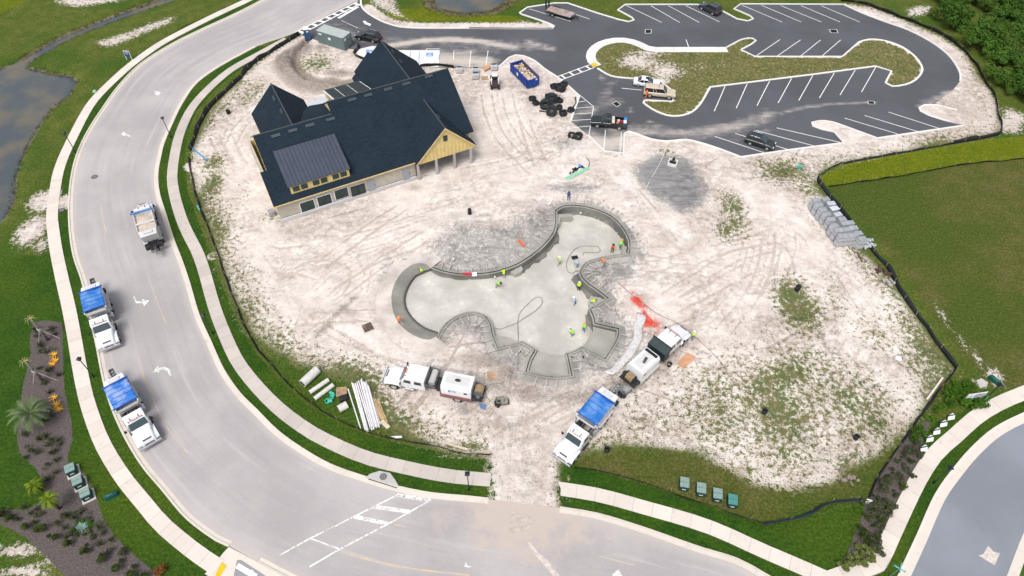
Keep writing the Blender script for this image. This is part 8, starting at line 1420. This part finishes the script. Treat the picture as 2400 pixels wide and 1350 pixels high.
# shrubs and tufts
SHR = {'hedge': [crown_mesh('foliage', .55, 1.0, 420, .08, 40+k, 5, M_HEDGE) for k in range(3)], 'bush': [crown_mesh('foliage', .8, 1.2, 600, .11, 50+k, 6, M_BUSH) for k in range(3)], 'tuft': None, 'olive': [crown_mesh('foliage', .55, .8, 380, .10, 60+k, 5, M_OLBUSH) for k in range(2)], 'rust': [crown_mesh('foliage', .8, .9, 600, .08, 70, 6, M_REDB)], 'dark': [crown_mesh('foliage', .7, 1.1, 480, .10, 80+k, 6, M_TUFT) for k in range(3)]}
def tuft_mesh(seed, mt, n=46, L=.5, w_=.03, spread=1.0):
    r_ = random.Random(seed); m = MB(); vs = []; fs = []
    for k in range(n):
        a = r_.random()*6.28; sp = spread*r_.uniform(.2, 1); l = L*r_.uniform(.6, 1.2); d = Vector((math.cos(a)*sp, math.sin(a)*sp, 1)).normalized(); s = Vector((-math.sin(a), math.cos(a), 0))*w_; b = Vector((math.cos(a)*.05, math.sin(a)*.05, 0)); t = b+d*l; t2 = t+Vector((math.cos(a)*l*.4, math.sin(a)*l*.4, -l*.1)); o = len(vs); vs += [b+s, b-s, t-s*.8, t+s*.8, t2]; fs += [(o, o+1, o+2, o+3), (o+3, o+2, o+4)]
    m.add(vs, fs); return m.mesh('blades', mt)
SHR['tuft'] = [tuft_mesh(k, M_TUFT) for k in range(3)]
def shrub(px, kind, label, group, s=1.0, name='shrub'):
    p = G(*px); root = empty(name, p, rf.random()*6, label, 'shrub' if kind != 'tuft' else 'grass tuft', group); o = bpy.data.objects.new('foliage', rf.choice(SHR[kind])); COL.objects.link(o); o.parent = root; o.scale = (s, s, s)
    if kind != 'tuft': t = bpy.data.objects.new('stem', TREES[0][1]); COL.objects.link(t); t.parent = root; t.scale = (s*.25, s*.25, s*.25)
for x, y in ((-10,780),(50,795),(130,825),(270,890),(400,925),(520,1000),(640,1050),(800,1120),(925,1195),(1075,1255),(1200,1310),(1310,1350)): shrub((x/3.857, 1000+y/3.857+4), 'hedge', 'clipped dark hedge shrub in the row along the rough grass edge of the mulch', 'hedge shrubs along the mulch bed', 1.15, 'hedge_shrub')
shrub((376,1340), 'rust', 'rust coloured round bush beside the yellow tactile pad lawn', None, 1.1)
tf = [(90,790),(98,812),(97,826),(112,828),(94,865),(84,776),(120,775),(130,785),(97,1030),(108,1026),(120,1033),(135,1035),(140,1043),(115,1044),(90,1062),(78,1058),(128,1062),(134,1080),(111,1094),(133,1108),(112,1125),(150,1215),(165,1211),(180,1214),(136,1232),(155,1239),(75,1205),(95,1210),(60,1190),(88,1195),(218,1262),(237,1276),(262,1268),(290,1300),(236,1237),(118,920),(125,975),(110,985),(118,870),(105,900),(60,1020),(62,1075),(210,1215),(192,1200),(245,1250),(260,1294),(140,880),(86,1245),(170,1255)]
for i, p in enumerate(tf): shrub(p, 'tuft' if i % 3 else 'dark', 'dark green grass tuft planted in the purple mulch bed' if i % 3 else 'low dark shrub planted in the purple mulch bed', 'tufts in the mulch bed' if i % 3 else 'low shrubs in the mulch bed', rf.uniform(.8, 1.25) if i % 3 else rf.uniform(.45, .7), 'grass_tuft' if i % 3 else 'low_shrub')
for x, y in ((715,875),(765,848),(825,870),(838,895),(818,950),(760,985),(698,980),(676,935)): shrub((x/3.857, 1000+y/3.857), 'bush', 'small lime green plant in the ring around the blue agave', 'lime plants around the agave', .35, 'lime_plant')
def rosette(px, label, mt, n, L, w_, up, cat='plant', grp=None, z=0.0, name='rosette_plant'):
    r_ = random.Random(int(px[0])); root = empty(name, G(*px, z), 0, label, cat, grp)
    for k in range(n):
        a = 2.4*k; e = up*r_.uniform(.6, 1.2); l = L*r_.uniform(.75, 1.15); pts = [Vector((math.cos(a)*l*t*math.cos(e*(1-t*.6)), math.sin(a)*l*t*math.cos(e*(1-t*.6)), l*t*math.sin(e*(1-t*.5)))) for t in (0, .3, .6, .85, 1)]; s = Vector((-math.sin(a), math.cos(a), 0)); m = MB(); vs = []
        for p, ww in zip(pts, (.5, 1, .9, .55, .05)): vs += [p+s*w_*ww, p-s*w_*ww]
        m.add(vs, [(2*i, 2*i+1, 2*i+3, 2*i+2) for i in range(4)], 0, True); m.build('leaf', mt, root)
for px in ((128,832),(130,846),(123,855),(128,933),(133,949),(139,960)): rosette(px, 'spiky yellow orange bromeliad in the mulch bed beside the outer pavement', M_YELF, 11, .62, .045, .9, 'bromeliad', 'yellow bromeliads')
rosette((193,1236), 'blue green agave in the ring of lime plants', M_AGAVE, 15, .7, .07, .8, 'agave')
def palm(px, H, label, mt, n, L, trunk_r=.16, fan=False, drop_=.5):
    """trunk plus feather or fan fronds made of single leaflets"""
    r_ = random.Random(int(px[0]*3)); root = empty('palm_tree', G(*px), 0, label, 'palm'); m = MB(); m.tube([(0, 0, -.1), (.03, 0, H*.5), (0, 0, H)], trunk_r, 10, rs=[trunk_r*1.2, trunk_r, trunk_r*.9]); tk = m.build('trunk', M_BARK, root)
    for k in range(int(H/.18)): m = MB(); m.tube([(trunk_r*1.06*math.cos(t), trunk_r*1.06*math.sin(t), .1+k*.18) for t in np.linspace(0, 6.283, 10, endpoint=False)], .022, 4, closed=True); m.build('ring_scar', M_BARK, tk)
    for k in range(n):
        a = 2.39996*k+r_.uniform(-.15, .15); el = .15+.95*(k/n); l = L*r_.uniform(.85, 1.1); m = MB(); N = 14; spine = [Vector((math.cos(a)*l*t*math.cos(el-t*t*drop_*1.3), math.sin(a)*l*t*math.cos(el-t*t*drop_*1.3), l*t*math.sin(el-t*t*drop_*1.3)+H)) for t in np.linspace(0, 1, N)]; m.tube(spine, .025, 4, rs=[.03*(1-.8*i/N) for i in range(N)]); s = Vector((-math.sin(a), math.cos(a), 0)); vs = []; fs = []
        for i in range(2, N):
            p = spine[i]; d = (spine[i]-spine[i-1]).normalized(); ll = L*.24*math.sin(math.pi*(.12+.83*i/N))*r_.uniform(.85, 1.1)
            for sg in (1, -1):
                for q in (0, .5): e = p-d*L/N*q; tip = e+(s*sg*.75+d*.75+Vector((0, 0, -.12))).normalized()*ll; o = len(vs); vs += [e+d*.045, e-d*.045, tip]; fs.append((o, o+1, o+2))
        m.add(vs, fs); m.build('frond', mt, root)
palm((92,990), 1.9, 'grey green feather palm leaning over the mulch bed', M_PALMF, 26, 2.3, .2)
palm((95,1150), 1.3, 'small yellow green palmetto at the lawn edge of the mulch bed', M_PALMY, 20, 1.05, .12, drop_=.9); palm((140,1192), 2.3, 'yellow green palmetto with bare leaning trunk in the mulch bed', M_PALMY, 20, 1.1, .14, drop_=.9)
def staked(px, H, label, props):
    root = empty('staked_palm', G(*px), 0, label, 'palm'); m = MB(); m.tube([(0, 0, -.1), (.03, .02, H*.5), (0, 0, H)], .15, 10, rs=[.17, .15, .13]); m.build('trunk', mat('grey_bark', (0.16, 0.14, 0.13), 0.95, var=0.3), root); r_ = random.Random(2)
    for k in range(9): a = k*2.4; m = MB(); m.tube([(0, 0, H), (math.cos(a)*.4, math.sin(a)*.4, H+.25), (math.cos(a)*.75, math.sin(a)*.75, H-.05-.1*(k % 3))], .03, 4, rs=[.035, .03, .008]); m.build('frond', mat('straw_frond', (0.42, 0.38, 0.17), 0.8), root)
    for q in props: p = G(*q)-root.location; m = MB(); m.cyl((0, 0, H*.5), (p.x, p.y, .02), .035, n=6); m.build('prop', M_WOODG, root)
    m = MB(); m.cyl((0, 0, H*.46), (0, 0, H*.56), .2, n=10); m.build('brace_band', M_WOODG, root)
staked((113,797), 4.2, 'bare staked palm with straw tuft at the top of the mulch bed', [(141,793),(91,805),(125,770)]); staked((101,893), 4.0, 'bare staked palm above the grey green feather palm', [(136,892),(78,900),(110,870)])
# east bed and sign bushes
EB = [(2040,1185),(2052,1168),(2046,1205),(2060,1215),(2040,1225),(2028,1215),(2055,1195),(2070,1180),(2060,1140),(2075,1120),(2072,1150),(2090,1105),(2088,1135),(2100,1085),(2105,1120),(2115,1070),(2120,1100),(2095,1160),(2080,1190),(2110,1145),(2125,1060),(2130,1085),(2140,1045),(2020,1250),(2035,1255),(2045,1235),(2060,1235),(2025,1270),(2040,1275),(2055,1260),(2015,1262),(2068,1222),(2050,1290),(2012,1240),(2075,1205),(2135,1120),(2150,1070)]
for i, p in enumerate(EB): shrub(p, 'hedge' if i % 2 else 'dark', 'dark evergreen shrub in the bed beside the east pavement' if i % 2 else 'greyish shrub in the bed beside the east pavement', 'dark shrubs in the east bed' if i % 2 else 'grey shrubs in the east bed', rf.uniform(.6, 1.1), 'bed_shrub')
for i, p in enumerate([(1985,1318),(2000,1305),(2010,1290),(2020,1310),(2035,1300),(1972,1330),(1998,1325),(2015,1322),(2040,1312),(2028,1290)]): shrub(p, 'olive', 'pale olive bush in the clump at the pavement corner', 'olive bushes at the pavement corner', rf.uniform(.8, 1.2), 'olive_bush')
for i, p in enumerate([(2228,915),(2240,905),(2250,915),(2235,930),(2215,935),(2245,928),(2258,905),(2222,950),(2205,955),(2190,965),(2178,985),(2150,1018),(2142,1030),(2265,915),(2275,950),(2290,948),(2255,952)]): shrub(p, 'bush', 'bright green bush growing between the sign board and silt fence', 'bright bushes by the sign board', rf.uniform(.6, 1.15), 'green_bush')
# weeds and reeds: too many to count
def scatter(name, maskfn, n, L, w_, mt, label, seed, blades=6, spread=.8, region=None):
    r_ = np.random.default_rng(seed); x0, x1, y0, y1 = region; vs = []; fs = []; k = 0; tries = 0
    while k < n and tries < n*60:
        tries += 1; x, y = r_.uniform(x0, x1), r_.uniform(y0, y1); i = np.searchsorted(gx, x); j = np.searchsorted(gy, y)
        if r_.random() > maskfn(j, i): continue
        z = float(Z[j, i]); k += 1; s = L*r_.uniform(.5, 1.3)
        for b in range(blades):
            a = r_.random()*6.28; sp = spread*r_.random(); bx, by = x+math.cos(a)*s*.25, y+math.sin(a)*s*.25; tx, ty, tz = bx+math.cos(a)*s*sp, by+math.sin(a)*s*sp, z+s*r_.uniform(.4, .9); sx, sy = -math.sin(a)*w_, math.cos(a)*w_; o = len(vs); vs += [(bx+sx, by+sy, z-.02), (bx-sx, by-sy, z-.02), (tx, ty, tz)]; fs.append((o, o+1, o+2))
    me = bpy.data.meshes.new(name); me.from_pydata(vs, [], fs); me.materials.append(mt); me.update(); o = bpy.data.objects.new(name, me); COL.objects.link(o); tag(o, label, 'weeds', kind='stuff')
M_WEED = leafmat('weed_leaves', (0.09, 0.12, 0.03), (0.15, 0.17, 0.06)); M_REED = leafmat('reed_leaves', (0.08, 0.085, 0.03), (0.15, 0.145, 0.06)); M_WILD = leafmat('wild_grass_blades', (0.075, 0.115, 0.012), (0.15, 0.17, 0.035))
x0, x1 = min(p.x for p in site_w), max(p.x for p in site_w); y0, y1 = min(p.y for p in site_w), max(p.y for p in site_w)
scatter('weeds', lambda j, i: min(1, weed[j, i]**1.5*1.3) if psd[j, i] < -2 and flat[j, i] > .5 else 0, 2200, .20, .045, M_WEED, 'scattered green weeds sprouting through the sand', 5, 6, 1.0, (x0, x1, y0, y1))
pl = P(-60, 0); scatter('reeds', lambda j, i: max(0, min(1, shore[j, i]))*(1 if Z[j, i] > -.5 else 0), 2600, .55, .03, M_REED, 'brown reeds along the ponds and creek', 6, 6, .5, (-112, 10, 70, 140))
wildm = np.clip(1-lush-bright-olive-sand-mulch-shore-dry_isl, 0, 1)
scatter('wild_grass', lambda j, i: wildm[j, i]*(.4+.6*float(nz_[j, i])), 9000, .35, .04, M_WILD, 'rough wild grass on the banks', 7, 5, .9, (-112, 60, 95, 140)) if False else None
